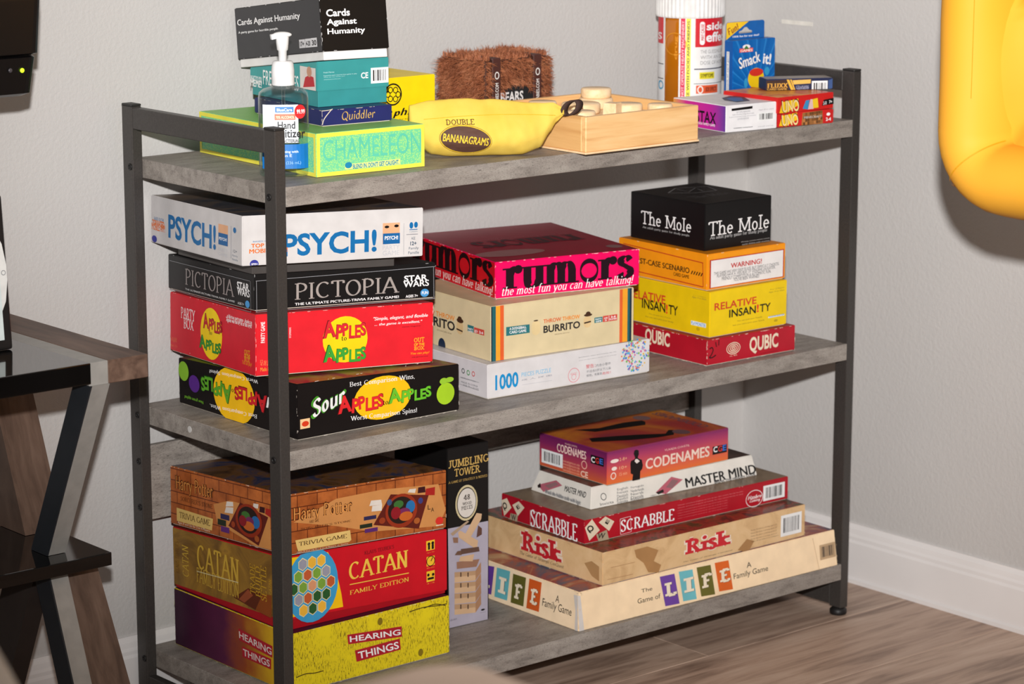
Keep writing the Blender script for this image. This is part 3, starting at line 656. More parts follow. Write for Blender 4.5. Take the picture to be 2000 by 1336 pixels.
    ('F',1,'caption_lettering',(232,215,190),('t','no. 455','sans',.04255,.00785,.0561,.00969,0,0)),
    ('F',4,'printed_line',(120,20,30),('ln',[(.09943,.00452),(.13342,.00476)],.0004)),
    ('F',2,'marker_scribble',(18,16,18),('sc',[(.00409,.02376),(.00862,.02529),(.01098,.02112),(.00768,.01514),(.00433,.01174),(.01004,.01139),(.01628,.01398)],.0016)),
    ('F',2,'marker_scribble',(18,16,18),('sc',[(.01532,.03232),(.01719,.02501)],.0014)),
    ('F',2,'marker_scribble',(18,16,18),('sc',[(.02156,.03472),(.02116,.02663)],.0014)),
    ('L',1,'title_lettering',(232,215,190),('t','QUBIC','bold',.12347,.01077,.17454,.03391,0,0)),
  ],
  'relative': [
    ('F',1,'title_lettering',(205,60,35),('t','RELATIVE','semi',.00863,.03737,.08882,.04758,0,0)),
    ('F',2,'title_lettering',(18,16,18),('t','INSAN','semi',.03648,.02399,.08766,.0352,0,0)),
    ('F',2,'caption_lettering',(225,60,35),('t','!','bold',.0894,.02502,.09326,.03623,0,0)),
    ('F',2,'title_lettering',(18,16,18),('t','TY','semi',.09536,.02427,.11653,.0355,0,0)),
    ('F',1,'caption_lettering',(120,105,40),('t','You can pick your friends','sans',.05187,.01599,.09998,.01848,0,0)),
    ('F',1,'caption_lettering',(120,105,40),('t',"but you can't pick your family",'sans',.04408,.01097,.10518,.01347,0,0)),
    ('F',1,'caption_lettering',(140,125,50),('t','4 or 12 Players','sans',.11487,.05263,.14241,.05495,0,0)),
    ('F',1,'caption_lettering',(140,125,50),('t','Ages 14 or Adult','sans',.11259,.04857,.14311,.05138,0,0)),
    ('F',1,'printed_panel',(235,240,240),('r',.11204,.0139,.14414,.01592)),
    ('F',2,'caption_lettering',(70,130,190),('t','PLAYMONSTER','bold',.11351,.01458,.14353,.01643,0,0)),
    ('F',1,'maker_emblem',(190,160,20),('e',.12331,.00701,.13103,.01038)),
    ('L',1,'title_lettering',(205,60,35),('t','RELATIVE','semi',.0352,.0335,.11141,.04615,0,0)),
    ('L',2,'title_lettering',(18,16,18),('t','INSAN','semi',.06334,.02193,.11159,.03578,0,0)),
    ('L',2,'caption_lettering',(225,60,35),('t','!','bold',.11278,.0212,.1163,.03475,0,0)),
    ('L',2,'title_lettering',(18,16,18),('t','TY','semi',.1181,.02159,.13719,.03489,0,0)),
    ('L',1,'caption_lettering',(120,105,40),('t','You can pick your friends','sans',.07718,.01463,.12257,.01664,0,0)),
    ('L',1,'caption_lettering',(120,105,40),('t',"but you can't pick your family",'sans',.07088,.0095,.12826,.01232,0,0)),
    ('L',1,'caption_lettering',(140,125,50),('t','4 or 12 Players','sans',.16703,.05485,.19261,.0561,0,0)),
    ('L',1,'caption_lettering',(140,125,50),('t','Ages 14 or Adult','sans',.16526,.05116,.19326,.05406,0,0)),
    ('L',1,'printed_panel',(235,240,240),('r',.16356,.01353,.19339,.0195)),
    ('L',2,'caption_lettering',(70,130,190),('t','PLAYMONSTER','bold',.16447,.0141,.19279,.01898,0,0)),
    ('L',1,'maker_emblem',(190,160,20),('e',.17412,.00703,.18136,.01204)),
  ],
  'worst': [
    ('F',1,'printed_panel',(185,45,35),('r',.00464,.00298,.14648,.04255)),
    ('F',2,'printed_panel',(235,230,228),('r',.00691,.00399,.14442,.04126)),
    ('F',3,'title_lettering',(195,40,35),('t','WARNING!','bold',.04385,.02697,.10303,.03398,0,0)),
    ('F',3,'caption_lettering',(70,70,75),('t','THIS GAME HAS VERY EASY RULES, BUT DIFFICULT CHOICES.','sans',.0123,.02038,.13682,.02498,0,0)),
    ('F',3,'caption_lettering',(70,70,75),('t','PLAYERS HAVE A 100% RISK OF GENUINE LAUGHTER,','sans',.01813,.0163,.12978,.02079,0,0)),
    ('F',3,'caption_lettering',(70,70,75),('t','FRIENDLY COMPETITION & AUTOMATIC FUN.','sans',.02743,.01179,.12097,.01638,0,0)),
    ('F',3,'caption_lettering',(70,70,75),('t',"YOU'VE BEEN WARNED.",'sans',.04951,.0079,.09917,.0122,0,0)),
    ('L',1,'title_lettering',(18,16,18),('t','WORST-CASE SCENARIO','bold',.0169,.01958,.14785,.02755,0,0)),
    ('L',1,'caption_lettering',(60,30,10),('t','CARD GAME','bold',.11545,.01221,.14713,.01719,0,0)),
    ('L',1,'printed_slash',(18,16,18),('p',[(.15018,.01933),(.15234,.01943),(.15532,.02434),(.15316,.02446)])),
    ('L',1,'printed_slash',(18,16,18),('p',[(.15512,.01927),(.15727,.01937),(.16025,.02427),(.15809,.02439)])),
    ('L',1,'printed_slash',(18,16,18),('p',[(.16005,.01921),(.1622,.0193),(.16517,.02421),(.16302,.02433)])),
    ('L',1,'printed_slash',(18,16,18),('p',[(.16497,.01915),(.16711,.01924),(.17008,.02414),(.16793,.02426)])),
    ('L',1,'printed_slash',(18,16,18),('p',[(.16988,.01909),(.17202,.01918),(.17498,.02407),(.17283,.02419)])),
    ('L',4,'printed_line',(180,45,30),('ln',[(.01105,.04333),(.17559,.03827)],.0012)),
    ('L',4,'printed_line',(180,45,30),('ln',[(.0115,.00828),(.1763,.00519)],.0012)),
    ('L',4,'printed_line',(180,45,30),('ln',[(.17468,.03814),(.17629,.00541)],.0012)),
  ],
  'mole': [
    ('F',1,'title_lettering',(240,238,238),('t','The Mole','type',.00668,.01981,.12265,.0398,0,0)),
    ('F',1,'caption_lettering',(200,200,200),('t','An adult party game for shady people','type',.00968,.01395,.11901,.01983,0,0)),
    ('F',1,'caption_lettering',(170,170,170),('t','Warning: contains explicit content','sans',.06902,.00405,.12447,.00624,0,0)),
    ('F',1,'caption_lettering',(170,170,170),('t','not for children under seventeen','sans',.07146,.00034,.12456,.00275,0,0)),
    ('L',1,'title_lettering',(240,238,238),('t','The Mole','type',.02233,.0222,.12519,.04091,0,0)),
    ('L',1,'caption_lettering',(190,190,190),('t','An adult party game for shady people','type',.02563,.01566,.12192,.01957,0,0)),
    ('T',1,'picture_print',(150,148,148),('ln',[(.02827,.10493),(.06472,.13025),(.11291,.1151),(.09721,.07963),(.05734,.08115),(.02827,.10493)],.0022)),
    ('T',1,'picture_print',(150,148,148),('ln',[(.06153,.12359),(.05744,.09383),(.08951,.11555),(.07826,.08778)],.002)),
    ('T',1,'title_lettering',(110,108,108),('t','The Mole','type',.02283,.04512,.09283,.06212,0,0)),
    ('T',1,'caption_lettering',(100,98,98),('t','An adult party game for shady people','sans',.03442,.00271,.08942,.00871,0,0)),
  ],
  'potter': [
    ('F',1,'picture_print',(205,140,80),('p',[(.00914,.04131),(.07582,.06237),(.14849,.06465),(.24146,.05994),(.25376,.02486),(.24153,.00494),(.13363,.01266),(.07563,.02764)])),
    ('F',2,'caption_lettering',(75,35,12),('t','Harry Potter','hp',.00827,.03777,.10058,.06101,0,0)),
    ('F',3,'title_lettering',(226,152,80),('t','Harry Potter','hpt',.0094,.03899,.09942,.0593,0,0)),
    ('F',2,'caption_lettering',(75,35,12),('t','AND THE','serif',.03299,.03692,.04858,.04057,0,0)),
    ('F',2,'caption_lettering',(75,35,12),('t',"SORCERER'S STONE",'serif',.02026,.03016,.09872,.03263,0,0)),
    ('F',2,'printed_banner',(225,190,115),('p',[(.01176,.01849),(.09721,.01956),(.09918,.00692),(.09569,.00484),(.01585,.00413),(.01366,.01088)])),
    ('F',3,'title_lettering',(70,40,15),('t','TRIVIA GAME','serif',.01702,.0104,.09198,.01562,0,0)),
    ('F',2,'caption_lettering',(235,220,200),('t','Ages 8 and Up for 2 to 4 Players or Teams','sans',.01359,.00216,.09424,.00364,0,0)),
    ('F',2,'picture_print',(95,30,22),('p',[(.13454,.02098),(.16266,.05673),(.22504,.04798),(.20869,.00609)])),
    ('F',4,'picture_print',(150,50,25),('e',.15358,.01153,.20558,.05553)),
    ('F',4,'picture_print',(40,25,20),('e',.15768,.01685,.19968,.05185)),
    ('F',4,'picture_print',(60,110,50),('e',.16711,.03738,.18311,.04738)),
    ('F',4,'picture_print',(40,110,170),('e',.18705,.02899,.20205,.04499)),
    ('F',4,'picture_print',(120,40,90),('e',.17406,.02456,.19406,.03656)),
    ('F',4,'picture_print',(200,100,40),('e',.17604,.01943,.19804,.03143)),
    ('F',4,'picture_print',(140,25,35),('e',.16263,.02365,.17863,.03965)),
    ('F',4,'picture_print',(60,80,120),('e',.15627,.04269,.16427,.05069)),
    ('F',4,'picture_print',(60,60,120),('e',.20711,.03841,.21511,.04641)),
    ('F',4,'picture_print',(170,90,40),('e',.20007,.01306,.21007,.02106)),
    ('F',4,'picture_print',(150,60,30),('e',.14339,.02074,.15339,.02874)),
    ('F',3,'picture_print',(225,215,205),('p',[(.12788,.04625),(.13083,.05288),(.14698,.05195),(.14844,.04542)])),
    ('F',3,'picture_print',(225,215,205),('p',[(.13137,.03876),(.13256,.04563),(.14844,.04542),(.14783,.03775)])),
    ('F',3,'picture_print',(225,215,205),('p',[(.19007,.0558),(.19306,.05944),(.20388,.059),(.20207,.05355)])),
    ('F',3,'picture_print',(60,20,25),('p',[(.20659,.05249),(.20749,.05997),(.21867,.05997),(.21958,.05225)])),
    ('F',3,'picture_print',(170,35,30),('p',[(.21897,.04852),(.22018,.05669),(.23537,.05714),(.23477,.04648)])),
    ('F',3,'picture_print',(45,40,80),('r',.11905,.02871,.13899,.03353)),
    ('F',3,'picture_print',(35,45,30),('r',.1126,.01907,.1325,.02408)),
    ('F',3,'picture_print',(90,40,110),('r',.12045,.0126,.14129,.01748)),
    ('F',2,'maker_emblem',(215,50,40),('e',.23633,.00684,.24948,.01704)),
    ('F',3,'maker_emblem',(230,220,200),('r',.23694,.00556,.24919,.00677)),
    ('F',3,'caption_lettering',(18,16,18),('t','L','sans',.22323,.02892,.22808,.03495,0,0)),
    ('F',3,'caption_lettering',(18,16,18),('t','A','sans',.2287,.02533,.23356,.03089,0,0)),
    ('L',1,'picture_print',(200,135,75),('p',[(.09716,.0411),(.13301,.05139),(.21794,.05078),(.21921,.00259),(.18671,.00174),(.10473,.01869)])),
    ('L',2,'caption_lettering',(75,35,12),('t','Harry Potter','hp',.01177,.04266,.09765,.06806,0,0)),
    ('L',3,'title_lettering',(214,140,70),('t','Harry Potter','hpt',.01387,.04418,.09563,.06634,0,0)),
    ('L',2,'caption_lettering',(75,35,12),('t',"SORCERER'S STONE",'serif',.02398,.03446,.09514,.04031,0,0)),
    ('L',2,'printed_banner',(215,180,105),('p',[(.01467,.02388),(.09601,.02201),(.09332,.00642),(.01511,.00662)])),
    ('L',3,'title_lettering',(70,40,15),('t','TRIVIA GAME','serif',.02101,.01142,.08955,.01955,0,0)),
    ('L',2,'caption_lettering',(225,205,180),('t','Ages 8 and Up for 2 to 4 Players','sans',.01709,.00261,.08851,.00658,0,0)),
    ('L',2,'picture_print',(90,28,22),('p',[(.1293,.01843),(.15495,.05246),(.21404,.04279),(.19365,.00337)])),
    ('L',4,'picture_print',(140,45,22),('e',.14565,.01114,.20165,.05314)),
    ('L',4,'picture_print',(38,24,20),('e',.1505,.01566,.1945,.04966)),
    ('L',4,'picture_print',(60,105,45),('e',.15816,.03308,.17616,.04308)),
    ('L',4,'picture_print',(40,100,160),('e',.17891,.02412,.19691,.04012)),
    ('L',4,'picture_print',(110,40,85),('e',.16657,.02529,.18457,.03729)),
    ('L',4,'picture_print',(190,95,40),('e',.16155,.01915,.18555,.03115)),
    ('L',4,'picture_print',(130,25,35),('e',.15282,.02308,.16882,.03708)),
    ('L',4,'picture_print',(150,60,30),('e',.13638,.0181,.14438,.0261)),
    ('L',4,'picture_print',(160,80,35),('e',.1857,.0077,.1957,.0157)),
    ('L',3,'picture_print',(220,210,200),('p',[(.12419,.04251),(.12668,.04947),(.14007,.05061),(.14076,.04511)])),
    ('L',3,'picture_print',(220,210,200),('p',[(.12168,.03436),(.12497,.04192),(.14074,.0437),(.13982,.0356)])),
    ('L',3,'picture_print',(220,210,200),('p',[(.18279,.05031),(.18364,.05577),(.19439,.0563),(.19316,.05056)])),
    ('L',3,'picture_print',(55,20,25),('p',[(.19579,.04681),(.19704,.05394),(.20734,.05417),(.20725,.04678)])),
    ('L',3,'picture_print',(160,35,30),('p',[(.208,.04644),(.20962,.05361),(.221,.05356),(.22011,.04307)])),
    ('L',3,'picture_print',(45,40,80),('r',.1128,.02518,.1319,.03199)),
    ('L',3,'picture_print',(35,45,30),('r',.10629,.01658,.12467,.02426)),
    ('L',3,'picture_print',(90,40,110),('r',.11331,.00875,.13163,.01599)),
  ],
  'catan': [
    ('F',1,'printed_panel',(245,195,15),('p',[(-.00547,.09383),(.0677,.09024),(.07583,.07262),(.08255,.05234),(.08732,.03234),(.08988,.01462),(-.0071,.01684)])),
    ('F',2,'picture_print',(60,155,205),('e',.00323,.00424,.08223,.09924)),
    ('F',3,'picture_print',None,('hex',.04273,.05174,.0088)),
    ('F',1,'caption_lettering',(90,20,25),('t',"KLAUS TEUBER'S",'serif',.12412,.07592,.17065,.08073,0,0)),
    ('F',1,'title_lettering',(238,195,75),('t','CATAN','serifb',.09946,.04669,.19305,.0708,0,0)),
    ('F',4,'printed_line',(238,195,75),('ln',[(.09995,.04181),(.19362,.03918)],.0012)),
    ('F',1,'title_lettering',(238,195,75),('t','FAMILY EDITION','serif',.10031,.02787,.19416,.03374,0,0)),
    ('F',1,'printed_icon',(240,190,50),('r',.22249,.06267,.23627,.07571)),
    ('F',1,'printed_icon',(240,190,50),('r',.22292,.04188,.23611,.05453)),
    ('F',1,'printed_icon',(240,190,50),('r',.22275,.02091,.23597,.035)),
    ('F',2,'printed_icon',(18,16,18),('e',.22451,.06918,.22891,.07358)),
    ('F',2,'printed_icon',(18,16,18),('e',.23076,.06949,.23516,.07389)),
    ('F',2,'printed_icon',(18,16,18),('r',.22517,.06388,.22848,.06959)),
    ('F',2,'printed_icon',(18,16,18),('r',.23112,.06375,.23474,.0699)),
    ('F',2,'printed_icon',(18,16,18),('ring',.22951,.0482,.007,.007,.001)),
    ('F',4,'printed_icon',(18,16,18),('ln',[(.22951,.0482),(.23252,.05276)],.0012)),
    ('F',2,'printed_icon',(18,16,18),('e',.2235,.02816,.2275,.03216)),
    ('F',2,'printed_icon',(18,16,18),('e',.23125,.02765,.23525,.03165)),
    ('F',2,'printed_icon',(18,16,18),('r',.22426,.02355,.23442,.02649)),
    ('F',1,'caption_lettering',(235,150,60),('t','Ages 10+','sans',.22335,.05886,.23586,.06043,0,0)),
    ('F',1,'caption_lettering',(235,150,60),('t','60 min','sans',.22319,.03866,.23571,.04019,0,0)),
    ('F',1,'caption_lettering',(235,150,60),('t','3-4','sans',.22302,.01792,.23556,.01941,0,0)),
    ('L',1,'picture_print',(95,40,20),('p',[(.14023,.01839),(.17362,.0383),(.22174,.03782),(.22419,.01474),(.18894,.0133)])),
    ('L',2,'picture_print',(150,75,45),('p',[(.15256,.01893),(.17358,.03709),(.18471,.03138),(.16475,.01704)])),
    ('L',2,'picture_print',(140,70,25),('p',[(.18894,.0133),(.20584,.03877),(.22501,.04096),(.22408,.01115)])),
    ('L',3,'title_lettering',(205,165,60),('t','CATAN','serifb',.05846,.03712,.15449,.07208,0,0)),
    ('L',4,'printed_line',(215,200,150),('ln',[(.05704,.03386),(.15254,.04076)],.0012)),
    ('L',3,'title_lettering',(205,165,60),('t','FAMILY EDITION','serif',.05642,.01927,.1529,.03941,0,0)),
    ('L',3,'caption_lettering',(205,165,60),('t','CATAN','serif',.02294,.02058,.03816,.06237,90,0)),
    ('L',3,'caption_lettering',(120,80,25),('t',"KLAUS TEUBER'S",'serif',.00644,.02072,.01536,.06368,90,0)),
    ('L',3,'caption_lettering',(195,150,40),('t','TRADE','serif',.1787,.03281,.19013,.07258,90,0)),
    ('L',3,'caption_lettering',(195,150,40),('t','BUILD','serif',.19079,.03235,.20213,.07201,90,0)),
    ('L',3,'caption_lettering',(195,150,40),('t','SETTLE','serif',.20274,.02973,.21499,.07519,90,0)),
    ('L',3,'caption_lettering',(195,150,40),('t','CATAN','serif',.22027,.04172,.22564,.06116,90,0)),
  ],
  'hearing': [
    ('F',1,'label_tape_print',(175,30,45),('p',[(.08676,.05956),(.17334,.05284),(.17379,.03887),(.08829,.04676)])),
    ('F',1,'label_tape_print',(175,30,45),('p',[(.09847,.03642),(.17023,.03718),(.17184,.0222),(.10113,.02091)])),
    ('F',3,'title_lettering',(240,238,238),('q','HEARING','semi',(.09062,.04915),(.17146,.0418),(.09016,.05693))),
    ('F',3,'title_lettering',(240,238,238),('q','THINGS','semi',(.10406,.02389),(.16891,.02429),(.10247,.03364))),
    ('F',2,'ink_scribble',(70,55,20),('sc',[(.00703,.02091),(.02102,.02258),(.03502,.02069),(.04913,.0207)],.0012)),
    ('F',2,'ink_scribble',(70,55,20),('sc',[(.18594,.06948),(.20978,.07073),(.2338,.06832),(.24741,.06803)],.0012)),
    ('F',2,'ink_scribble',(70,55,20),('sc',[(.20977,.06951),(.22779,.07125),(.24588,.06588)],.0012)),
    ('F',2,'ink_blot_print',(130,110,25),('e',.13486,.06152,.14286,.07152)),
    ('F',2,'ink_blot_print',(130,110,25),('e',.19989,.00643,.20789,.01643)),
    ('L',1,'label_tape_print',(175,30,45),('p',[(.14714,.05854),(.22093,.05336),(.22046,.03799),(.14822,.04334)])),
    ('L',1,'label_tape_print',(175,30,45),('p',[(.15403,.03657),(.21765,.03584),(.21722,.02187),(.15476,.02272)])),
    ('L',3,'title_lettering',(225,210,205),('q','HEARING','semi',(.14914,.04647),(.21977,.04115),(.14865,.05553))),
    ('L',3,'title_lettering',(225,210,205),('q','THINGS','semi',(.15727,.02529),(.21534,.02449),(.15678,.03436))),
  ],
  'jumbling': [
    ('F',1,'printed_panel',(172,166,182),('p',[(-.00166,.13863),(.06759,.13784),(.06652,-.00051),(.00186,.00066)])),
    ('F',1,'title_lettering',(196,160,90),('t','JUMBLING','slab',-.00118,.21965,.06676,.23154,0,0)),
    ('F',1,'title_lettering',(196,160,90),('t','TOWER','slab',.01141,.20717,.05488,.21826,0,0)),
    ('F',1,'caption_lettering',(196,160,90),('t','A GAME OF STRATEGY & NERVES','serif',.00047,.19933,.06515,.2027,0,0)),
    ('F',1,'printed_disc',(205,190,150),('e',.01286,.1445,.04986,.1935)),
    ('F',2,'printed_disc',(40,34,30),('e',.01516,.1475,.04756,.1905)),
    ('F',3,'printed_disc',(215,208,200),('e',.01616,.149,.04656,.189)),
    ('F',4,'caption_lettering',(60,50,45),('t','48','slab',.02601,.17327,.03678,.18075,0,0)),
    ('F',4,'caption_lettering',(60,50,45),('t','WOOD','slab',.02393,.16646,.03931,.17062,0,0)),
    ('F',4,'caption_lettering',(60,50,45),('t','PIECES','slab',.02237,.15998,.04108,.16526,0,0)),
    ('F',2,'picture_print',(205,170,135),('p',[(.01041,.01758),(.04573,.01391),(.04575,.02143),(.01045,.02506)])),
    ('F',2,'picture_print',(180,145,112),('p',[(.01045,.02506),(.04575,.02143),(.04577,.02744),(.01049,.0321)])),
    ('F',2,'picture_print',(165,125,95),('p',[(.04573,.01391),(.05537,.02387),(.05489,.03794),(.04577,.02744)])),
    ('F',3,'picture_print',(60,40,32),('p',[(.01994,.02386),(.02174,.02372),(.02177,.02992),(.01997,.03005)])),
    ('F',3,'picture_print',(60,40,32),('p',[(.03204,.02151),(.03384,.02137),(.03387,.02759),(.03206,.02772)])),
    ('F',2,'picture_print',(205,170,135),('p',[(.01049,.03252),(.04577,.02894),(.0458,.03645),(.01053,.03998)])),
    ('F',2,'picture_print',(180,145,112),('p',[(.01053,.03998),(.0458,.03645),(.04582,.04245),(.01056,.04701)])),
    ('F',2,'picture_print',(165,125,95),('p',[(.04577,.02894),(.05541,.03891),(.05493,.05295),(.04582,.04245)])),
    ('F',3,'picture_print',(60,40,32),('p',[(.02001,.03881),(.02181,.03868),(.02184,.04487),(.02004,.045)])),
    ('F',3,'picture_print',(60,40,32),('p',[(.0321,.0365),(.0339,.03636),(.03393,.04257),(.03212,.0427)])),
    ('F',2,'picture_print',(205,170,135),('p',[(.01057,.04744),(.04582,.04395),(.04585,.05145),(.01061,.05489)])),
    ('F',2,'picture_print',(180,145,112),('p',[(.01061,.05489),(.04585,.05145),(.04587,.05744),(.01064,.0619)])),
    ('F',2,'picture_print',(165,125,95),('p',[(.04582,.04395),(.05545,.05393),(.05497,.06794),(.04587,.05744)])),
    ('F',3,'picture_print',(60,40,32),('p',[(.02008,.05374),(.02188,.05361),(.02191,.05979),(.02011,.05991)])),
    ('F',3,'picture_print',(60,40,32),('p',[(.03216,.05146),(.03396,.05133),(.03399,.05752),(.03218,.05765)])),
    ('F',2,'picture_print',(205,170,135),('p',[(.01064,.06233),(.04587,.05893),(.0459,.06642),(.01068,.06976)])),
    ('F',2,'picture_print',(180,145,112),('p',[(.01068,.06976),(.0459,.06642),(.04592,.0724),(.01072,.07677)])),
    ('F',2,'picture_print',(165,125,95),('p',[(.04587,.05893),(.05549,.06892),(.05501,.08291),(.04592,.0724)])),
    ('F',3,'picture_print',(60,40,32),('p',[(.02015,.06864),(.02195,.06852),(.02198,.07469),(.02018,.07481)])),
    ('F',3,'picture_print',(60,40,32),('p',[(.03222,.06639),(.03402,.06627),(.03405,.07246),(.03224,.07258)])),
    ('F',4,'picture_print',(150,110,90),('p',[(.01432,.08078),(.04723,.07792),(.05243,.08765),(.01386,.09042)])),
    ('F',4,'picture_print',(205,170,135),('p',[(.0177,.09078),(.0408,.08657),(.04342,.09611),(.02028,.09668)])),
    ('F',4,'picture_print',(110,80,65),('p',[(.01085,.10051),(.02157,.09857),(.03186,.10521),(.01521,.10502)])),
    ('F',4,'picture_print',(95,70,60),('p',[(.02158,.09963),(.05247,.09832),(.05119,.10494),(.0211,.10714)])),
    ('F',4,'picture_print',(205,170,135),('p',[(.01662,.13121),(.02045,.13266),(.04993,.11368),(.04861,.1054),(.04216,.10549),(.01786,.1236)])),
    ('F',4,'picture_print',(205,170,135),('p',[(.0281,.12603),(.04747,.15233),(.05649,.14973),(.05518,.14252),(.03835,.12168),(.03194,.12281)])),
    ('F',4,'picture_print',(170,145,120),('p',[(.00388,.13134),(.03202,.14439),(.03509,.14259),(.00768,.12751)])),
    ('F',4,'picture_print',(95,65,55),('p',[(.04736,.11839),(.05641,.12105),(.05643,.12956),(.04999,.13493)])),
    ('F',4,'picture_print',(140,105,85),('p',[(.00767,.1254),(.01658,.12382),(.01654,.11642),(.0089,.11778)])),
    ('F',2,'maker_emblem',(18,16,18),('e',.05482,.01429,.0616,.01685)),
    ('F',2,'caption_lettering',(70,65,70),('t','Cardinal','sans',.05351,.01153,.06263,.01234,0,0)),
    ('F',2,'caption_lettering',(50,45,50),('t','AGES 6 AND UP','sans',.0032,.01023,.01397,.01239,0,0)),
  ],
  'codenames': [
    ('F',1,'title_lettering',(240,215,200),('t','CODENAMES','bold',.0698,.01205,.19029,.0273,0,0)),
    ('F',1,'caption_lettering',(235,200,190),('t','VLAADA CHVÁTIL','sans',.10509,.03274,.15216,.03646,0,0)),
    ('F',1,'maker_emblem',(18,16,18),('r',.19625,.01296,.22377,.02474)),
    ('F',2,'caption_lettering',(240,238,238),('t','C','bold',.19761,.01597,.20524,.02442,0,0)),
    ('F',2,'caption_lettering',(200,50,50),('t','G','bold',.20649,.01563,.2145,.02404,0,0)),
    ('F',2,'caption_lettering',(60,110,200),('t','E','bold',.21539,.01584,.22234,.02442,0,0)),
    ('F',1,'picture_print',(20,14,16),('p',[(.04554,-.00131),(.04677,.00898),(.04269,.01096),(.04184,.0255),(.04315,.02895),(.04921,.03007),(.05054,.03195),(.04776,.03815),(.04905,.04265),(.0531,.04332),(.05685,.04142),(.05725,.03612),(.05528,.03172),(.05768,.0295),(.06279,.02737),(.06494,.01915),(.06365,.0141),(.06028,.0115),(.05978,-.00156)])),
    ('F',2,'picture_print',(230,220,215),('p',[(.05124,.03027),(.05463,.02973),(.05874,.02592),(.05335,.02364),(.04924,.02745)])),
    ('F',1,'caption_lettering',(240,180,140),('t','2-8+','sans',.02161,.03188,.03565,.03642,0,0)),
    ('F',1,'caption_lettering',(240,180,140),('t','10+','sans',.02174,.01987,.03579,.02438,0,0)),
    ('F',1,'caption_lettering',(240,180,140),('t','15 min','sans',.02184,.01098,.0359,.01547,0,0)),
    ('F',1,'printed_icon',(240,225,215),('e',.00559,.03082,.02056,.03622)),
    ('F',1,'printed_icon',(240,225,215),('e',.0077,.02007,.01733,.02554)),
    ('F',2,'printed_icon',(240,225,215),('ring',.01078,.01279,.005,.005,.0014)),
    ('L',1,'title_lettering',(235,205,195),('t','CODENAMES','bold',.03942,.0284,.10204,.04018,0,0)),
    ('L',1,'caption_lettering',(230,190,180),('t','VLAADA CHVÁTIL','sans',.05656,.0418,.08312,.04486,0,0)),
    ('L',1,'barcode',(235,235,235),('b',.0055,.00623,.05186,.02608)),
    ('L',1,'maker_emblem',(18,16,18),('r',.11195,.02592,.13939,.03817)),
    ('L',2,'caption_lettering',(240,238,238),('t','C','bold',.1131,.02772,.12081,.03605,0,0)),
    ('L',2,'caption_lettering',(200,50,50),('t','G','bold',.12206,.02795,.12935,.03618,0,0)),
    ('L',2,'caption_lettering',(60,110,200),('t','E','bold',.13059,.02861,.13786,.03631,0,0)),
    ('L',1,'caption_lettering',(235,170,140),('t','www.czechgames.com codes','sans',.05273,.01487,.08845,.01965,0,0)),
    ('L',1,'caption_lettering',(235,170,140),('t','www.czechgames.com codes','sans',.05276,.01064,.08849,.01545,0,0)),
    ('L',1,'caption_lettering',(235,170,140),('t','www.czechgames.com codes','sans',.05279,.0064,.08852,.01124,0,0)),
    ('L',1,'caption_lettering',(235,170,140),('t','www.czechgames.com codes','sans',.05281,.00217,.08856,.00704,0,0)),
    ('L',2,'printed_icon',(240,190,170),('ring',.09829,.02057,.006,.006,.0012)),
    ('L',1,'caption_lettering',(240,200,180),('t','CE','bold',.09056,.00271,.10621,.01167,0,0)),
    ('T',1,'picture_print',(15,12,14),('p',[(.03135,.07505),(.06137,.06465),(.09859,.04852),(.13237,.02827),(.15002,.04205),(.15609,.03716),(.1378,.01697),(.10992,.01868),(.06731,.03242),(.02054,.05646)])),
    ('T',1,'picture_print',(15,12,14),('p',[(.04574,.12597),(.08124,.1115),(.12958,.11538),(.15901,.10901),(.15788,.0998),(.14525,.08557),(.10561,.09189),(.06293,.09812)])),
    ('T',1,'printed_disc',(135,105,105),('e',.15678,.10604,.18078,.13404)),
    ('T',1,'printed_disc',(120,85,90),('e',.14482,.00855,.16882,.03655)),
    ('T',1,'title_lettering',(130,90,100),('t','CODENAMES','bold',.19644,.0218,.21244,.1318,90,0)),
  ],
  'mastermind': [
    ('F',1,'title_lettering',(18,16,18),('t','MASTER MIND','bold',.17438,.00281,.30748,.01645,0,0)),
    ('F',1,'caption_lettering',(70,70,75),('t','BREAK THE HIDDEN CODE','bold',.22587,-.00274,.30334,.00049,0,0)),
    ('F',1,'caption_lettering',(60,60,62),('t','Invicta','sans',.01742,.00268,.04149,.00647,0,0)),
    ('F',2,'maker_emblem',(60,60,62),('ring',.02555,.01417,.005,.005,.001)),
    ('F',1,'caption_lettering',(80,80,84),('t','English','sans',.05116,.01725,.07026,.02143,0,0)),
    ('F',1,'caption_lettering',(80,80,84),('t','Français','sans',.05015,.01278,.06924,.01694,0,0)),
    ('F',1,'caption_lettering',(80,80,84),('t','Deutsch','sans',.04914,.00832,.06822,.01246,0,0)),
    ('F',1,'caption_lettering',(80,80,84),('t','Español','sans',.04813,.00385,.06721,.00798,0,0)),
    ('F',1,'caption_lettering',(80,80,84),('t','Svenska','sans',.04712,-.00061,.06619,.0035,0,0)),
    ('F',1,'caption_lettering',(80,80,84),('t','Português','sans',.07543,.01647,.09854,.02005,0,0)),
    ('F',1,'caption_lettering',(80,80,84),('t','Nederlands','sans',.07441,.01199,.09752,.01554,0,0)),
    ('F',1,'caption_lettering',(80,80,84),('t','Norsk','sans',.07339,.0075,.09649,.01104,0,0)),
    ('F',1,'caption_lettering',(80,80,84),('t','Dansk','sans',.07237,.00302,.09546,.00654,0,0)),
    ('F',1,'caption_lettering',(80,80,84),('t','Italiano','sans',.07136,-.00146,.09444,.00205,0,0)),
    ('F',1,'picture_print',(185,95,110),('p',[(.11725,.00513),(.14992,.02237),(.16942,.01539),(.13498,-.00136)])),
    ('F',2,'picture_print',(140,100,105),('p',[(.13675,.00931),(.15081,.01884),(.16123,.01537),(.1479,.00623)])),
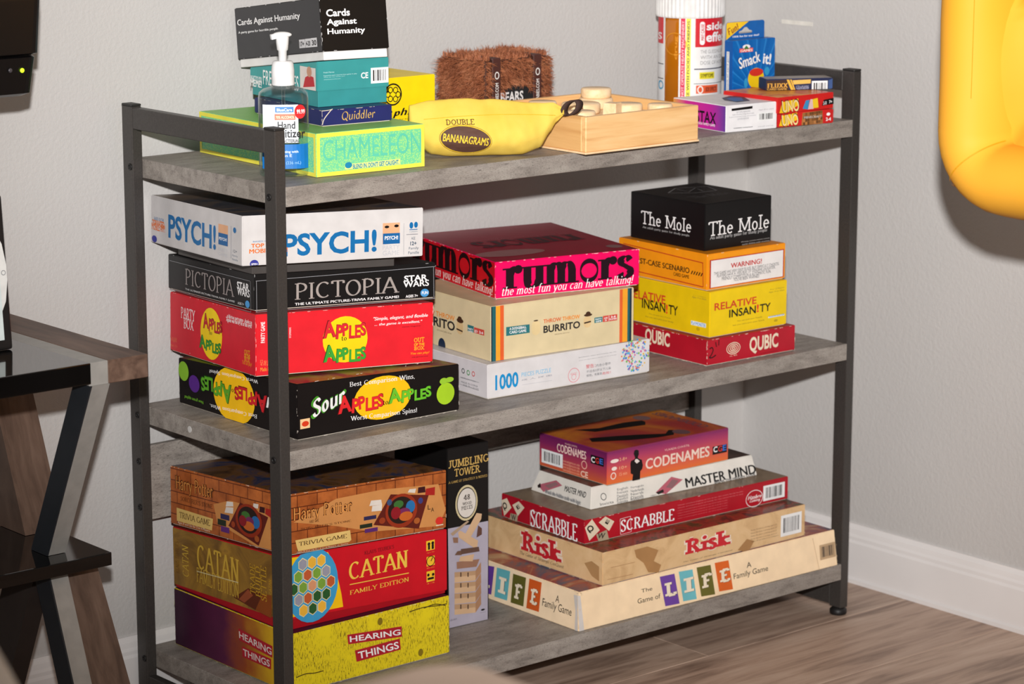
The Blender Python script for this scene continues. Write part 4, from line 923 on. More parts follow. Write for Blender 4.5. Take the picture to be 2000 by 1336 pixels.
    ('F',2,'picture_print',(40,30,30),('p',[(.11725,.00513),(.13129,.00757),(.13205,.00354),(.12155,.00184)])),
    ('F',1,'caption_lettering',(60,60,62),('t','2 players','sans',.10696,-.00023,.11765,.00247,0,0)),
    ('L',1,'title_lettering',(18,16,18),('t','MASTER MIND','bold',.07079,.01307,.11756,.0214,0,0)),
    ('L',1,'picture_print',(175,95,110),('p',[(.01242,.00974),(.04953,.0241),(.06433,.01958),(.02826,.00302)])),
    ('L',2,'picture_print',(140,105,108),('p',[(.0279,.01193),(.04919,.02166),(.05626,.0192),(.03889,.01028)])),
    ('L',2,'picture_print',(40,30,30),('p',[(.01278,.00876),(.01764,.01375),(.02145,.00793),(.01543,.00613)])),
    ('L',1,'caption_lettering',(120,120,124),('t','Break the hidden code with logic','sans',.03168,.00163,.10909,.00817,0,0)),
    ('L',1,'caption_lettering',(120,120,124),('t','Break the hidden code with logic','sans',.03276,-.00131,.11013,.00527,0,0)),
    ('L',1,'caption_lettering',(120,120,124),('t','Break the hidden code with logic','sans',.03384,-.00425,.11118,.00237,0,0)),
  ],
  'scrabble': [
    ('F',1,'title_lettering',(240,238,238),('t','SCRABBLE','serifb',.06377,.00638,.16137,.02357,0,0)),
    ('F',2,'printed_line',(240,238,238),('ln',[(.06258,.02531),(.08108,.02629),(.08267,.0041),(.06348,.00331),(.06258,.02531)],.0006)),
    ('F',1,'letter_tile_print',(222,205,180),('p',[(-.00164,.02405),(.01283,.03389),(.02663,.01601),(.00821,.00428)])),
    ('F',2,'letter_tile_print',(222,205,180),('p',[(.02458,.02722),(.03624,.03554),(.05207,.02401),(.043,.0121)])),
    ('F',1,'letter_tile_print',(165,150,125),('p',[(.02016,.01094),(.03905,.01435),(.04313,-.00142),(.02483,-.00179)])),
    ('F',3,'caption_lettering',(18,16,18),('t','Q','bold',.00392,.01484,.01549,.0257,-35,0)),
    ('F',3,'caption_lettering',(18,16,18),('t','E','bold',.03506,.02152,.04414,.02953,55,0)),
    ('F',3,'caption_lettering',(60,50,45),('t','W','bold',.02348,.00363,.03645,.01274,-12,0)),
    ('F',1,'caption_lettering',(225,130,135),('t','Classic crossword game of words for the whole family to play','sans',.16747,.0257,.29081,.02741,0,0)),
    ('F',1,'caption_lettering',(225,130,135),('t','Classic crossword game of words for the whole family to play','sans',.16753,.022,.2909,.02363,0,0)),
    ('F',1,'caption_lettering',(225,130,135),('t','Classic crossword game of words for the whole family to play','sans',.16759,.01829,.261,.0195,0,0)),
    ('F',1,'caption_lettering',(225,130,135),('t','Classic crossword game of words for the whole family to play','sans',.16765,.01458,.26109,.01574,0,0)),
    ('F',1,'caption_lettering',(225,130,135),('t','Classic crossword game of words for the whole family to play','sans',.16772,.01087,.26117,.01197,0,0)),
    ('F',1,'caption_lettering',(225,130,135),('t','Classic crossword game of words for the whole family to play','sans',.16778,.00716,.26126,.00821,0,0)),
    ('F',1,'caption_lettering',(240,230,230),('t','Hasbro','scriptb',.30006,.01187,.3267,.01768,0,0)),
    ('F',1,'caption_lettering',(240,230,230),('t','Gaming','scriptb',.30376,.00639,.32399,.01164,0,0)),
    ('F',2,'maker_emblem',(240,230,230),('ring',.31252,.01248,.0165,.0125,.001)),
    ('F',1,'barcode',(235,235,235),('b',.3299,.00523,.37192,.02758)),
    ('L',1,'title_lettering',(240,238,238),('t','SCRABBLE','serifb',.0655,.00019,.16703,.02521,0,0)),
    ('L',2,'printed_line',(240,238,238),('ln',[(.06545,.0231),(.0857,.02355),(.08659,.00222),(.0655,.00177),(.06545,.0231)],.0006)),
    ('L',1,'letter_tile_print',(222,205,180),('p',[(.00031,.02369),(.01281,.02954),(.02318,.01795),(.00656,.00237)])),
    ('L',2,'letter_tile_print',(222,205,180),('p',[(.02525,.02237),(.03967,.03075),(.05239,.02423),(.03764,.00914)])),
    ('L',1,'letter_tile_print',(165,150,125),('p',[(.02111,.00953),(.03764,.01047),(.03559,-.00059),(.01904,-.0021)])),
    ('L',3,'caption_lettering',(18,16,18),('t','Q','bold',.00364,.01054,.01364,.02254,-25,0)),
    ('L',3,'caption_lettering',(18,16,18),('t','E','bold',.03351,.01805,.04337,.02626,40,0)),
    ('L',3,'caption_lettering',(60,50,45),('t','W','bold',.02277,.00032,.03352,.00904,0,0)),
  ],
  'risk': [
    ('F',2,'caption_lettering',(238,222,205),('t','Risk','slabx',.14864,.01337,.23946,.03947,0,0)),
    ('F',3,'title_lettering',(200,40,50),('t','Risk','slabb',.15069,.01456,.23735,.03825,0,0)),
    ('F',1,'caption_lettering',(70,55,45),('t','The Game of Strategic Conquest','seri',.14774,.00512,.24164,.00713,0,0)),
    ('F',1,'barcode',(235,235,235),('b',.33633,.00743,.37803,.03843)),
    ('F',1,'caption_lettering',(140,110,80),('t','Parker Brothers a strategy game of','sans',.27709,.02627,.328,.02892,0,0)),
    ('F',1,'caption_lettering',(140,110,80),('t','Parker Brothers a strategy game of','sans',.2772,.02197,.32812,.02459,0,0)),
    ('F',1,'caption_lettering',(140,110,80),('t','Parker Brothers a strategy game of','sans',.27731,.01767,.32824,.02025,0,0)),
    ('F',1,'caption_lettering',(140,110,80),('t','Parker Brothers a strategy game of','sans',.27742,.01336,.32836,.01591,0,0)),
    ('F',1,'caption_lettering',(90,70,55),('t','Ages 10 to adult 2 to 6 players','sans',.2775,.01013,.33215,.01198,0,0)),
    ('F',1,'map_print',(172,128,82),('p',[(.05688,.04039),(.08044,.04119),(.10093,.0322),(.09263,.01814),(.10638,.01033),(.10144,-.00178),(.08265,.00443),(.07399,.01907),(.06038,.0294)])),
    ('F',1,'map_print',(172,128,82),('p',[(.25173,.00419),(.26939,.01697),(.28398,.01162),(.27523,-.00018),(.26262,-.00051)])),
    ('F',4,'map_print',(165,125,85),('ln',[(.00731,.00857),(.05394,.00733)],.0005)),
    ('F',4,'map_print',(165,125,85),('ln',[(.01377,.02403),(.05709,.02355)],.0005)),
    ('L',2,'caption_lettering',(232,212,195),('t','Risk','slabx',.09897,.01056,.18903,.04531,0,0)),
    ('L',3,'title_lettering',(190,35,45),('t','Risk','slabb',.10096,.01233,.18675,.04272,0,0)),
    ('L',1,'caption_lettering',(70,55,45),('t','The Game of Strategic Conquest','seri',.09778,.00552,.19077,.01189,0,0)),
    ('L',1,'map_print',(175,135,90),('p',[(.23325,.02468),(.24822,.03066),(.26318,.02637),(.26339,.00587),(.24841,.01011)])),
  ],
  'life': [
    ('F',1,'caption_lettering',(40,34,30),('t','The','sans',.11477,.03104,.13471,.03594,0,0)),
    ('F',1,'caption_lettering',(40,34,30),('t','Game of','sans',.10684,.01726,.14854,.02409,0,0)),
    ('F',1,'letter_block_print',(110,70,160),('p',[(.14953,.04672),(.1767,.04603),(.18251,.00316),(.1563,.00437)])),
    ('F',2,'caption_lettering',(60,45,40),('t','L','slabb',.158,.01587,.17953,.03546,0,0)),
    ('F',3,'title_lettering',(240,225,200),('t','L','slabb',.15702,.01631,.17854,.0359,0,0)),
    ('F',1,'letter_block_print',(110,185,195),('p',[(.18467,.04712),(.21037,.04572),(.21462,.00345),(.18953,.00491)])),
    ('F',2,'caption_lettering',(60,45,40),('t','I','slabb',.19322,.01557,.21154,.0354,0,0)),
    ('F',3,'title_lettering',(240,225,200),('t','I','slabb',.19223,.01602,.21054,.03585,0,0)),
    ('F',1,'letter_block_print',(105,100,40),('p',[(.21808,.04688),(.24446,.04592),(.24949,.00328),(.22345,.00513)])),
    ('F',2,'caption_lettering',(60,45,40),('t','F','slabb',.22681,.01567,.24634,.03542,0,0)),
    ('F',3,'title_lettering',(240,225,200),('t','F','slabb',.22581,.01612,.24533,.03587,0,0)),
    ('F',1,'letter_block_print',(220,100,35),('p',[(.25226,.04708),(.27858,.04618),(.28378,.00408),(.25743,.00569)])),
    ('F',2,'caption_lettering',(60,45,40),('t','E','slabb',.26118,.01647,.28049,.03563,0,0)),
    ('F',3,'title_lettering',(240,225,200),('t','E','slabb',.26017,.01693,.27947,.03608,0,0)),
    ('F',1,'caption_lettering',(40,34,30),('t','A','sans',.31265,.0289,.32154,.03649,0,0)),
    ('F',1,'caption_lettering',(40,34,30),('t','Family Game','sans',.28651,.01511,.35339,.02536,0,0)),
    ('F',1,'barcode',(190,160,125),('b',.45706,.01329,.48899,.03505)),
    ('F',4,'printed_line',(180,150,115),('ln',[(.44391,.04819),(.45364,-.00063)],.0006)),
    ('F',2,'torn_corner',(214,208,204),('p',[(.00227,.04848),(.00703,.04757),(.00948,-.00006),(.00076,.00018)])),
    ('L',2,'torn_corner',(206,200,196),('p',[(.24405,.04691),(.25186,.04774),(.25854,.00047),(.25263,-.00047),(.25037,.02623)])),
    ('L',1,'letter_block_print',(100,60,150),('p',[(.04644,.04345),(.07531,.04686),(.07401,.00689),(.04353,.00551)])),
    ('L',2,'caption_lettering',(60,45,40),('t','L','slabb',.05143,.01365,.07051,.03481,0,0)),
    ('L',3,'title_lettering',(240,225,200),('t','L','slabb',.0506,.01372,.06968,.03488,0,0)),
    ('L',1,'letter_block_print',(100,175,185),('p',[(.08094,.0471),(.10973,.0482),(.10874,.00676),(.08104,.00594)])),
    ('L',2,'caption_lettering',(60,45,40),('t','I','slabb',.08881,.01402,.10501,.03624,0,0)),
    ('L',3,'title_lettering',(240,225,200),('t','I','slabb',.08799,.01409,.10419,.03631,0,0)),
    ('L',1,'letter_block_print',(95,92,38),('p',[(.11637,.04636),(.14402,.04704),(.14376,.00682),(.11645,.006)])),
    ('L',2,'caption_lettering',(60,45,40),('t','F','slabb',.1241,.01403,.13938,.03516,0,0)),
    ('L',3,'title_lettering',(240,225,200),('t','F','slabb',.1233,.01409,.13858,.03523,0,0)),
    ('L',1,'letter_block_print',(205,90,35),('p',[(.15103,.04763),(.17716,.04803),(.17671,.007),(.15015,.00628)])),
    ('L',2,'caption_lettering',(60,45,40),('t','E','slabb',.15768,.01425,.17259,.03623,0,0)),
    ('L',3,'title_lettering',(240,225,200),('t','E','slabb',.15689,.01432,.1718,.03631,0,0)),
    ('L',1,'caption_lettering',(40,34,30),('t','A','sans',.20846,.02888,.21596,.03827,0,0)),
    ('L',1,'caption_lettering',(40,34,30),('t','Family Game','sans',.18234,.01398,.24294,.02798,0,0)),
  ],
  'chameleon': [
    ('F',1,'printed_border',(235,225,80),('frame',.0052)),
    ('L',1,'printed_border',(235,225,80),('frame',.0052)),
    ('F',1,'title_lettering',(96,198,168),('t','CHAMELEON','sans',.00919,.01848,.15263,.04423,0,0)),
    ('F',2,'printed_panel',(225,235,140),('p',[(.04027,.0125),(.12118,.01274),(.12111,.0056),(.04017,.00613)])),
    ('F',3,'caption_lettering',(30,130,170),('t',"BLEND IN. DON'T GET CAUGHT.",'bold',.05171,.00614,.11913,.01189,0,0)),
    ('F',3,'picture_print',(30,130,170),('e',.04019,.00747,.05064,.01497)),
  ],
  'quiddler': [
    ('F',1,'title_lettering',(205,165,90),('t','Quiddler','script',.02855,.00442,.07654,.01694,0,0)),
    ('F',2,'scuff',(215,200,185),('sc',[(.00038,.0026),(.00344,.00997),(.01342,.02021)],.0012)),
    ('F',2,'scuff',(215,200,185),('sc',[(-.00032,.0195),(.0085,.01972),(.0154,.02091)],.0008)),
  ],
  'teal': [
    ('F',1,'caption_lettering',(240,238,238),('t','CE','bold',.0622,.03166,.07264,.0392,0,0)),
    ('F',1,'barcode',(235,235,235),('b',.07644,.02461,.10189,.04392)),
    ('F',1,'caption_lettering',(190,225,225),('t','Fresh Memes','sans',.00904,.04141,.02411,.04319,0,0)),
    ('F',1,'caption_lettering',(190,225,225),('t','Expansion pack requires base game to play','sans',.00897,.03736,.05636,.03917,0,0)),
    ('F',1,'caption_lettering',(190,225,225),('t','What do you meme LLC','sans',.00895,.03567,.03934,.03682,0,0)),
    ('F',1,'caption_lettering',(190,225,225),('t','whatdoyoumeme.com','sans',.0089,.03297,.033,.03416,0,0)),
    ('L',1,'caption_lettering',(240,238,238),('t','WHAT DO YOU','bold',.00052,.01639,.03036,.02476,0,0)),
    ('L',1,'title_lettering',(240,238,238),('t','MEME?','bold',.0003,.01074,.03018,.01986,0,0)),
    ('L',1,'title_lettering',(240,238,238),('t','FRESH MEMES','sans',.03466,.01574,.12433,.03443,0,0)),
    ('L',1,'picture_print',(215,205,200),('r',.12832,.02013,.16665,.04776)),
    ('L',2,'picture_print',(185,40,50),('p',[(.13586,.02187),(.14135,.03463),(.15058,.03802),(.16163,.0365),(.16432,.02525)])),
    ('L',2,'picture_print',(190,140,115),('e',.14538,.03583,.15738,.04883)),
  ],
  'cah': [
    ('L',1,'title_lettering',(240,238,238),('t','Cards Against Humanity','bold',.0065,.04086,.18503,.05098,0,0)),
    ('L',1,'caption_lettering',(240,238,238),('t','A party game for horrible people.','bold',.00783,.03193,.12312,.03575,0,0)),
    ('L',1,'printed_icon',(205,203,205),('r',.17723,.00684,.19316,.01734)),
    ('L',1,'printed_icon',(205,203,205),('r',.19373,.00681,.20957,.0176)),
    ('L',1,'printed_icon',(205,203,205),('r',.20972,.00679,.22547,.01787)),
    ('L',2,'caption_lettering',(18,16,18),('t','17+','bold',.17943,.00879,.19087,.01474,0,0)),
    ('L',2,'caption_lettering',(18,16,18),('t','4-20','bold',.1959,.00875,.2073,.015,0,0)),
    ('L',2,'caption_lettering',(18,16,18),('t','30','bold',.21187,.00872,.2236,.01527,0,0)),
    ('F',1,'title_lettering',(240,238,238),('t','Cards','bold',.00836,.04205,.04114,.05105,0,0)),
    ('F',1,'title_lettering',(240,238,238),('t','Against','bold',.00832,.02982,.04979,.03922,0,0)),
    ('F',1,'title_lettering',(240,238,238),('t','Humanity','bold',.00836,.01858,.06062,.02759,0,0)),
  ],
  'cinephile': [
    ('F',1,'title_lettering',(18,16,18),('t','Cine','scriptb',.02354,.03962,.05331,.04976,0,0)),
    ('F',1,'title_lettering',(18,16,18),('t','phile','scriptb',.05406,.03606,.10064,.04819,0,0)),
    ('F',1,'caption_lettering',(18,16,18),('t','A card game for film lovers','sans',.03016,.03229,.10052,.03463,0,0)),
    ('F',2,'film_reel_print',(18,16,18),('ring',.05463,.06703,.0145,.0145,.002)),
    ('F',2,'film_reel_print',(18,16,18),('ring',.06298,.0664,.0042,.0042,.0012)),
    ('F',2,'film_reel_print',(18,16,18),('ring',.05874,.06098,.0042,.0042,.0012)),
    ('F',2,'film_reel_print',(18,16,18),('ring',.0504,.06162,.0042,.0042,.0012)),
    ('F',2,'film_reel_print',(18,16,18),('ring',.0463,.06766,.0042,.0042,.0012)),
    ('F',2,'film_reel_print',(18,16,18),('ring',.05052,.07307,.0042,.0042,.0012)),
    ('F',2,'film_reel_print',(18,16,18),('ring',.05886,.07245,.0042,.0042,.0012)),
  ],
  'smack': [
    ('F',2,'caption_lettering',(10,40,90),('t','Smack','bold',.00922,.0664,.05427,.0904,12,0)),
    ('F',3,'title_lettering',(240,238,238),('t','Smack','bold',.00995,.06725,.05353,.08954,12,0)),
    ('F',3,'title_lettering',(240,238,238),('t','it!','bold',.0576,.0694,.0744,.08602,-8,0)),
    ('F',2,'picture_print',(235,195,20),('e',.02917,.03778,.06071,.06666)),
    ('F',3,'picture_print',(205,50,35),('e',.03176,.05493,.0587,.06607)),
    ('F',2,'picture_print',(180,35,40),('p',[(.02933,.03162),(.0354,.04021),(.05565,.03783),(.06094,.02963)])),
    ('F',2,'picture_print',(50,150,200),('e',.06154,.05464,.07137,.06665)),
    ('F',2,'picture_print',(50,150,200),('e',.02161,.03942,.02879,.05333)),
    ('F',1,'maker_emblem',(225,80,60),('r',.01189,.09008,.03827,.09557)),
    ('F',2,'maker_emblem',(240,235,235),('e',.01777,.09454,.03262,.10078)),
    ('F',3,'maker_emblem',(50,120,60),('p',[(.01976,.09459),(.02464,.09948),(.03078,.09425)])),
    ('F',3,'caption_lettering',(240,238,238),('t','GAMES','bold',.01337,.0907,.0368,.09422,0,0)),
    ('L',1,'printed_panel',(225,225,220),('r',.00536,.03446,.01073,.09153)),
    ('L',2,'caption_lettering',(40,80,150),('t','Smack it! card game','sans',.00637,.03546,.01024,.0906,90,0)),
  ],
  'uno': [
    ('F',1,'logo_print',(240,195,30),('p',[(.00327,.001),(.00821,.01549),(.03868,.01846),(.04018,.00955),(.01595,.00053)])),
    ('F',2,'title_lettering',(30,20,20),('t','UNO','bold',.00621,.00025,.04115,.01827,0,-.2)),
    ('F',3,'title_lettering',(245,215,150),('t','UNO','semi',.00715,.00122,.03995,.01731,0,-.2)),
    ('F',1,'picture_print',(60,140,190),('p',[(.04775,.00369),(.05358,.0147),(.06099,.01503),(.05769,.00204)])),
    ('F',2,'picture_print',(225,190,190),('p',[(.05769,.00204),(.0622,.01582),(.06966,.01526),(.06884,.00206)])),
    ('F',3,'picture_print',(240,200,40),('p',[(.06757,.00305),(.06593,.01554),(.07583,.01656),(.07801,.00313)])),
    ('F',1,'printed_panel',(18,16,18),('p',[(.08493,.00508),(.08842,.01297),(.10842,.01431),(.10872,.00575)])),
    ('F',2,'caption_lettering',(240,238,238),('t','2-10','bold',.0874,.00595,.09374,.01079,0,0)),
    ('F',2,'caption_lettering',(240,238,238),('t','7+','bold',.09862,.00723,.10476,.01138,0,0)),
  ],
  'uno_mc': [
    ('F',1,'picture_print',(170,110,60),('p',[(.04112,-.0008),(.04285,.01726),(.07744,.01975),(.0787,.00015)])),
    ('F',2,'pixel_print',(150,100,55),('p',[(.04342,.01281),(.04698,.01293),(.04687,.01682),(.04331,.0167)])),
    ('F',2,'pixel_print',(150,100,55),('p',[(.04353,.00857),(.0471,.00868),(.04699,.01257),(.04343,.01246)])),
    ('F',2,'pixel_print',(182,122,70),('p',[(.04365,.00432),(.04722,.00443),(.04711,.00833),(.04354,.00821)])),
    ('F',2,'pixel_print',(100,66,38),('p',[(.04377,.00007),(.04733,.00018),(.04723,.00408),(.04366,.00397)])),
    ('F',2,'pixel_print',(120,78,42),('p',[(.0472,.01302),(.05076,.01313),(.05065,.01702),(.04709,.01691)])),
    ('F',2,'pixel_print',(120,78,42),('p',[(.04732,.00877),(.05088,.00888),(.05077,.01278),(.04721,.01266)])),
    ('F',2,'pixel_print',(100,66,38),('p',[(.04744,.00452),(.051,.00463),(.05089,.00853),(.04733,.00842)])),
    ('F',2,'pixel_print',(182,122,70),('p',[(.04755,.00027),(.05112,.00038),(.05101,.00428),(.04745,.00417)])),
    ('F',2,'pixel_print',(150,100,55),('p',[(.05098,.01322),(.05455,.01334),(.05444,.01723),(.05087,.01712)])),
    ('F',2,'pixel_print',(150,100,55),('p',[(.0511,.00897),(.05467,.00909),(.05456,.01298),(.05099,.01287)])),
    ('F',2,'pixel_print',(100,66,38),('p',[(.05122,.00472),(.05479,.00483),(.05468,.00873),(.05111,.00862)])),
    ('F',2,'pixel_print',(100,66,38),('p',[(.05134,.00047),(.05491,.00058),(.0548,.00448),(.05123,.00437)])),
    ('F',2,'pixel_print',(100,66,38),('p',[(.05477,.01343),(.05834,.01354),(.05823,.01744),(.05466,.01732)])),
    ('F',2,'pixel_print',(150,100,55),('p',[(.05489,.00918),(.05847,.00929),(.05835,.01319),(.05478,.01308)])),
    ('F',2,'pixel_print',(150,100,55),('p',[(.05501,.00493),(.05859,.00504),(.05848,.00894),(.0549,.00882)])),
    ('F',2,'pixel_print',(150,100,55),('p',[(.05514,.00067),(.05871,.00078),(.0586,.00468),(.05502,.00457)])),
    ('F',2,'pixel_print',(100,66,38),('p',[(.05856,.01364),(.06214,.01375),(.06203,.01765),(.05845,.01753)])),
    ('F',2,'pixel_print',(120,78,42),('p',[(.05869,.00938),(.06226,.0095),(.06215,.0134),(.05858,.01328)])),
    ('F',2,'pixel_print',(120,78,42),('p',[(.05881,.00513),(.06239,.00524),(.06227,.00914),(.0587,.00903)])),
    ('F',2,'pixel_print',(150,100,55),('p',[(.05893,.00087),(.06251,.00098),(.0624,.00488),(.05882,.00477)])),
    ('F',2,'pixel_print',(120,78,42),('p',[(.06236,.01384),(.06594,.01396),(.06583,.01786),(.06225,.01774)])),
    ('F',2,'pixel_print',(182,122,70),('p',[(.06249,.00959),(.06607,.0097),(.06595,.0136),(.06237,.01349)])),
    ('F',2,'pixel_print',(120,78,42),('p',[(.06261,.00533),(.06619,.00544),(.06608,.00935),(.0625,.00923)])),
    ('F',2,'pixel_print',(182,122,70),('p',[(.06273,.00107),(.06631,.00118),(.0662,.00509),(.06262,.00498)])),
    ('F',2,'pixel_print',(100,66,38),('p',[(.06616,.01405),(.06975,.01416),(.06963,.01807),(.06605,.01795)])),
    ('F',2,'pixel_print',(100,66,38),('p',[(.06629,.00979),(.06987,.0099),(.06976,.01381),(.06617,.01369)])),
    ('F',2,'pixel_print',(100,66,38),('p',[(.06641,.00553),(.07,.00564),(.06988,.00955),(.0663,.00944)])),
    ('F',2,'pixel_print',(100,66,38),('p',[(.06654,.00127),(.07012,.00138),(.07001,.00529),(.06642,.00518)])),
    ('F',2,'pixel_print',(100,66,38),('p',[(.06997,.01426),(.07356,.01437),(.07344,.01828),(.06985,.01816)])),
    ('F',2,'pixel_print',(150,100,55),('p',[(.07009,.01),(.07368,.01011),(.07357,.01402),(.06998,.0139)])),
    ('F',2,'pixel_print',(182,122,70),('p',[(.07022,.00573),(.07381,.00585),(.07369,.00975),(.0701,.00964)])),
    ('F',2,'pixel_print',(120,78,42),('p',[(.07034,.00147),(.07393,.00158),(.07382,.00549),(.07023,.00538)])),
    ('F',2,'pixel_print',(120,78,42),('p',[(.07378,.01446),(.07737,.01458),(.07725,.01848),(.07366,.01837)])),
    ('F',2,'pixel_print',(150,100,55),('p',[(.0739,.0102),(.0775,.01031),(.07738,.01422),(.07379,.01411)])),
    ('F',2,'pixel_print',(100,66,38),('p',[(.07403,.00594),(.07762,.00605),(.07751,.00996),(.07391,.00985)])),
    ('F',2,'pixel_print',(150,100,55),('p',[(.07416,.00167),(.07775,.00178),(.07763,.00569),(.07404,.00558)])),
    ('F',1,'logo_print',(240,195,30),('p',[(.0023,.00187),(.00745,.01557),(.03282,.01828),(.03528,.0093),(.01445,.00104)])),
    ('F',2,'title_lettering',(30,20,20),('t','UNO','bold',.0052,.00044,.03572,.01773,0,-.2)),
    ('F',3,'title_lettering',(245,215,150),('t','UNO','semi',.00606,.00126,.03486,.01673,0,-.2)),
    ('F',3,'caption_lettering',(70,60,55),('t','MINECRAFT','bold',.04398,.00836,.07698,.01269,0,0)),
    ('F',4,'title_lettering',(190,180,170),('t','MINECRAFT','bold',.04486,.00901,.07609,.01222,0,0)),
    ('F',1,'printed_panel',(195,35,35),('p',[(.08028,.00005),(.07976,.01729),(.09731,.01844),(.09783,.00151)])),
    ('F',2,'caption_lettering',(240,238,238),('t','2-4','bold',.08356,.00337,.09243,.0081,0,0)),
    ('F',2,'printed_icon',(240,238,238),('e',.08447,.01042,.0911,.01477)),
  ],
  'stax': [
    ('F',1,'printed_panel',(18,16,18),('p',[(.00939,.03178),(.04553,.0331),(.04561,.02962),(.00946,.02867)])),
    ('F',1,'caption_lettering',(150,150,155),('t','A game of matching strategy tiles and stacks','sans',.01728,.02466,.04163,.02816,0,0)),
    ('F',1,'caption_lettering',(150,150,155),('t','A game of matching strategy tiles and stacks','sans',.0107,.022,.04841,.02455,0,0)),
    ('F',1,'caption_lettering',(150,150,155),('t','A game of matching strategy tiles and stacks','sans',.00524,.01928,.05184,.02118,0,0)),
    ('F',1,'caption_lettering',(150,150,155),('t','A game of matching strategy tiles and stacks','sans',.0197,.01513,.03962,.01891,0,0)),
    ('F',1,'barcode',(235,235,235),('b',.05431,.01159,.08484,.02305)),
    ('F',1,'caption_lettering',(60,60,64),('t','WARNING: choking hazard','bold',.0133,.0038,.04617,.00573,0,0)),
    ('F',1,'caption_lettering',(150,150,155),('t','small parts','sans',.05563,.0033,.08259,.00483,0,0)),
    ('F',1,'caption_lettering',(170,165,170),('t','Ages 8 to adult','sans',.05622,.0254,.08313,.02807,0,0)),
    ('L',1,'title_lettering',(18,16,18),('t','STAX','semi',.05161,.00837,.09555,.0248,0,0)),
    ('L',1,'caption_lettering',(240,238,238),('t','A QUICK FAMILY GAME','bold',.04943,.00499,.09345,.00895,0,0)),
    ('T',1,'picture_print',(60,70,80),('p',[(.05013,.07145),(.07389,.08413),(.08849,.07413),(.06333,.02672),(.03789,.02298),(.03728,.04987)])),
    ('T',1,'picture_print',(60,110,160),('p',[(.05148,.06334),(.06737,.07046),(.07567,.06117),(.05613,.03165),(.04052,.03173)])),
  ],
  'navy': [
    ('F',1,'printed_panel',(60,40,35),('p',[(-.00229,.00171),(-.00253,.01381),(.02966,.01479),(.0338,-.00368),(-.00225,-.00043)])),
    ('F',2,'title_lettering',(215,160,70),('t','FLUXX','fat',-.00158,.00347,.02883,.01018,0,0)),
    ('F',2,'caption_lettering',(215,160,70),('t','CARD GAME','bold',-.00077,.00024,.02806,.00271,0,0)),
    ('F',1,'stripe',(225,175,60),('p',[(.02966,.01479),(.0334,.0147),(.04037,-.00474),(.03625,-.00463)])),
    ('F',1,'stripe',(225,175,60),('p',[(.03471,.01467),(.03713,.01461),(.04261,-.0048),(.04093,-.00475)])),
    ('F',1,'stripe',(225,180,90),('p',[(.03847,.01351),(.0652,.01427),(.06477,.00857),(.04009,.00776)])),
    ('F',1,'caption_lettering',(190,190,215),('t','2 TO 6 PLAYERS','sans',.04358,.00232,.06221,.00577,0,0)),
    ('F',1,'caption_lettering',(190,190,215),('t','AGES 8 AND UP','sans',.0444,-.00092,.06231,.00148,0,0)),
    ('F',1,'barcode',(235,235,235),('b',.06664,-.00685,.08983,.01187)),
    ('F',1,'picture_print',(60,85,135),('p',[(.09128,-.00069),(.09095,.0122),(.10744,.01465),(.10817,.00103)])),
  ],
}

# ------------------------------------------------------------------ the room
YW, XW = 0.353, 1.134
WALL = mat('wall_paint', m_wall)
wb = struct(box('wall_back', (-3.2, XW + 0.1, YW, YW + 0.1, -0.02, 2.6), None, WALL))
wr = struct(box('wall_right', (XW, XW + 0.1, -3.6, YW, -0.02, 2.6), None, WALL))
tp = box('tape_strip', (XW - 0.0006, XW, 0.222, 0.286, 0.8285, 0.8345), wr, plain((226, 222, 214), 0.25))
WHITE = mat('trim_white', lambda t: (t.base(t.ramp(t.noise(t.coords('Object'), 9, 3), [(0.3, (224, 220, 219)), (0.7, (230, 226, 225))])), t.pbr(0.35, 0, 0.45)))
def baseboard(name, p0, p1, inward):
    prof = [(0, 0), (.016, 0), (.016, .006), (.0125, .009), (.0125, .062), (.0105, .066), (.0105, .071), (.0085, .075), (.0075, .082), (.004, .0865), (.0035, .089), (0, .089)]
    v = []; n = len(prof)
    for p in (p0, p1):
        for d, z in prof: v.append((p[0] + inward[0] * d, p[1] + inward[1] * d, z))
    f = [(i, (i + 1) % n, n + (i + 1) % n, n + i) for i in range(n)] + [tuple(range(n - 1, -1, -1)), tuple(range(n, 2 * n))]
    return struct(pd(name, v, f, None, WHITE))
baseboard('baseboard_back', (-3.2, YW), (XW, YW), (0, -1))
baseboard('baseboard_right', (XW, YW), (XW, -3.6), (-1, 0))
floor = struct(box('floor', (-3.2, XW, -3.6, YW, -0.06, -0.006), None, plain((70, 58, 50), 0.7)))
FLOORS = [mat('plank_vinyl_%d' % k, wood(d, m, l, (1.1, 11, 11), 4.5, 0.42, 0.35)) for k, (d, m, l) in enumerate((((128, 104, 90), (182, 154, 136), (204, 180, 162)), ((134, 110, 95), (188, 160, 141), (208, 184, 166)), ((122, 99, 86), (172, 146, 129), (196, 172, 154))))]
rnd = random.Random(4)
row = 0; y = YW - 0.001
while y > -1.9:
    x = XW - 0.002 - (0.0 if row % 3 == 0 else 0.42 if row % 3 == 1 else 0.83)
    segs = [(x, XW - 0.002)] if x < XW - 0.01 else []
    while x > -1.9: segs.append((max(x - 1.22, -2.0), x)); x -= 1.22
    for (a, b) in segs:
        w_ = 0.18
        yb = max(y - w_, -2.0)
        o = box('plank', (0.0004, b - a - 0.0004, 0.0004, y - yb - 0.0004, 0, 0.006), floor, FLOORS[rnd.randrange(3)], 0.0006, 1)
        o.location = (a, yb, -0.006)
    y -= 0.18; row += 1

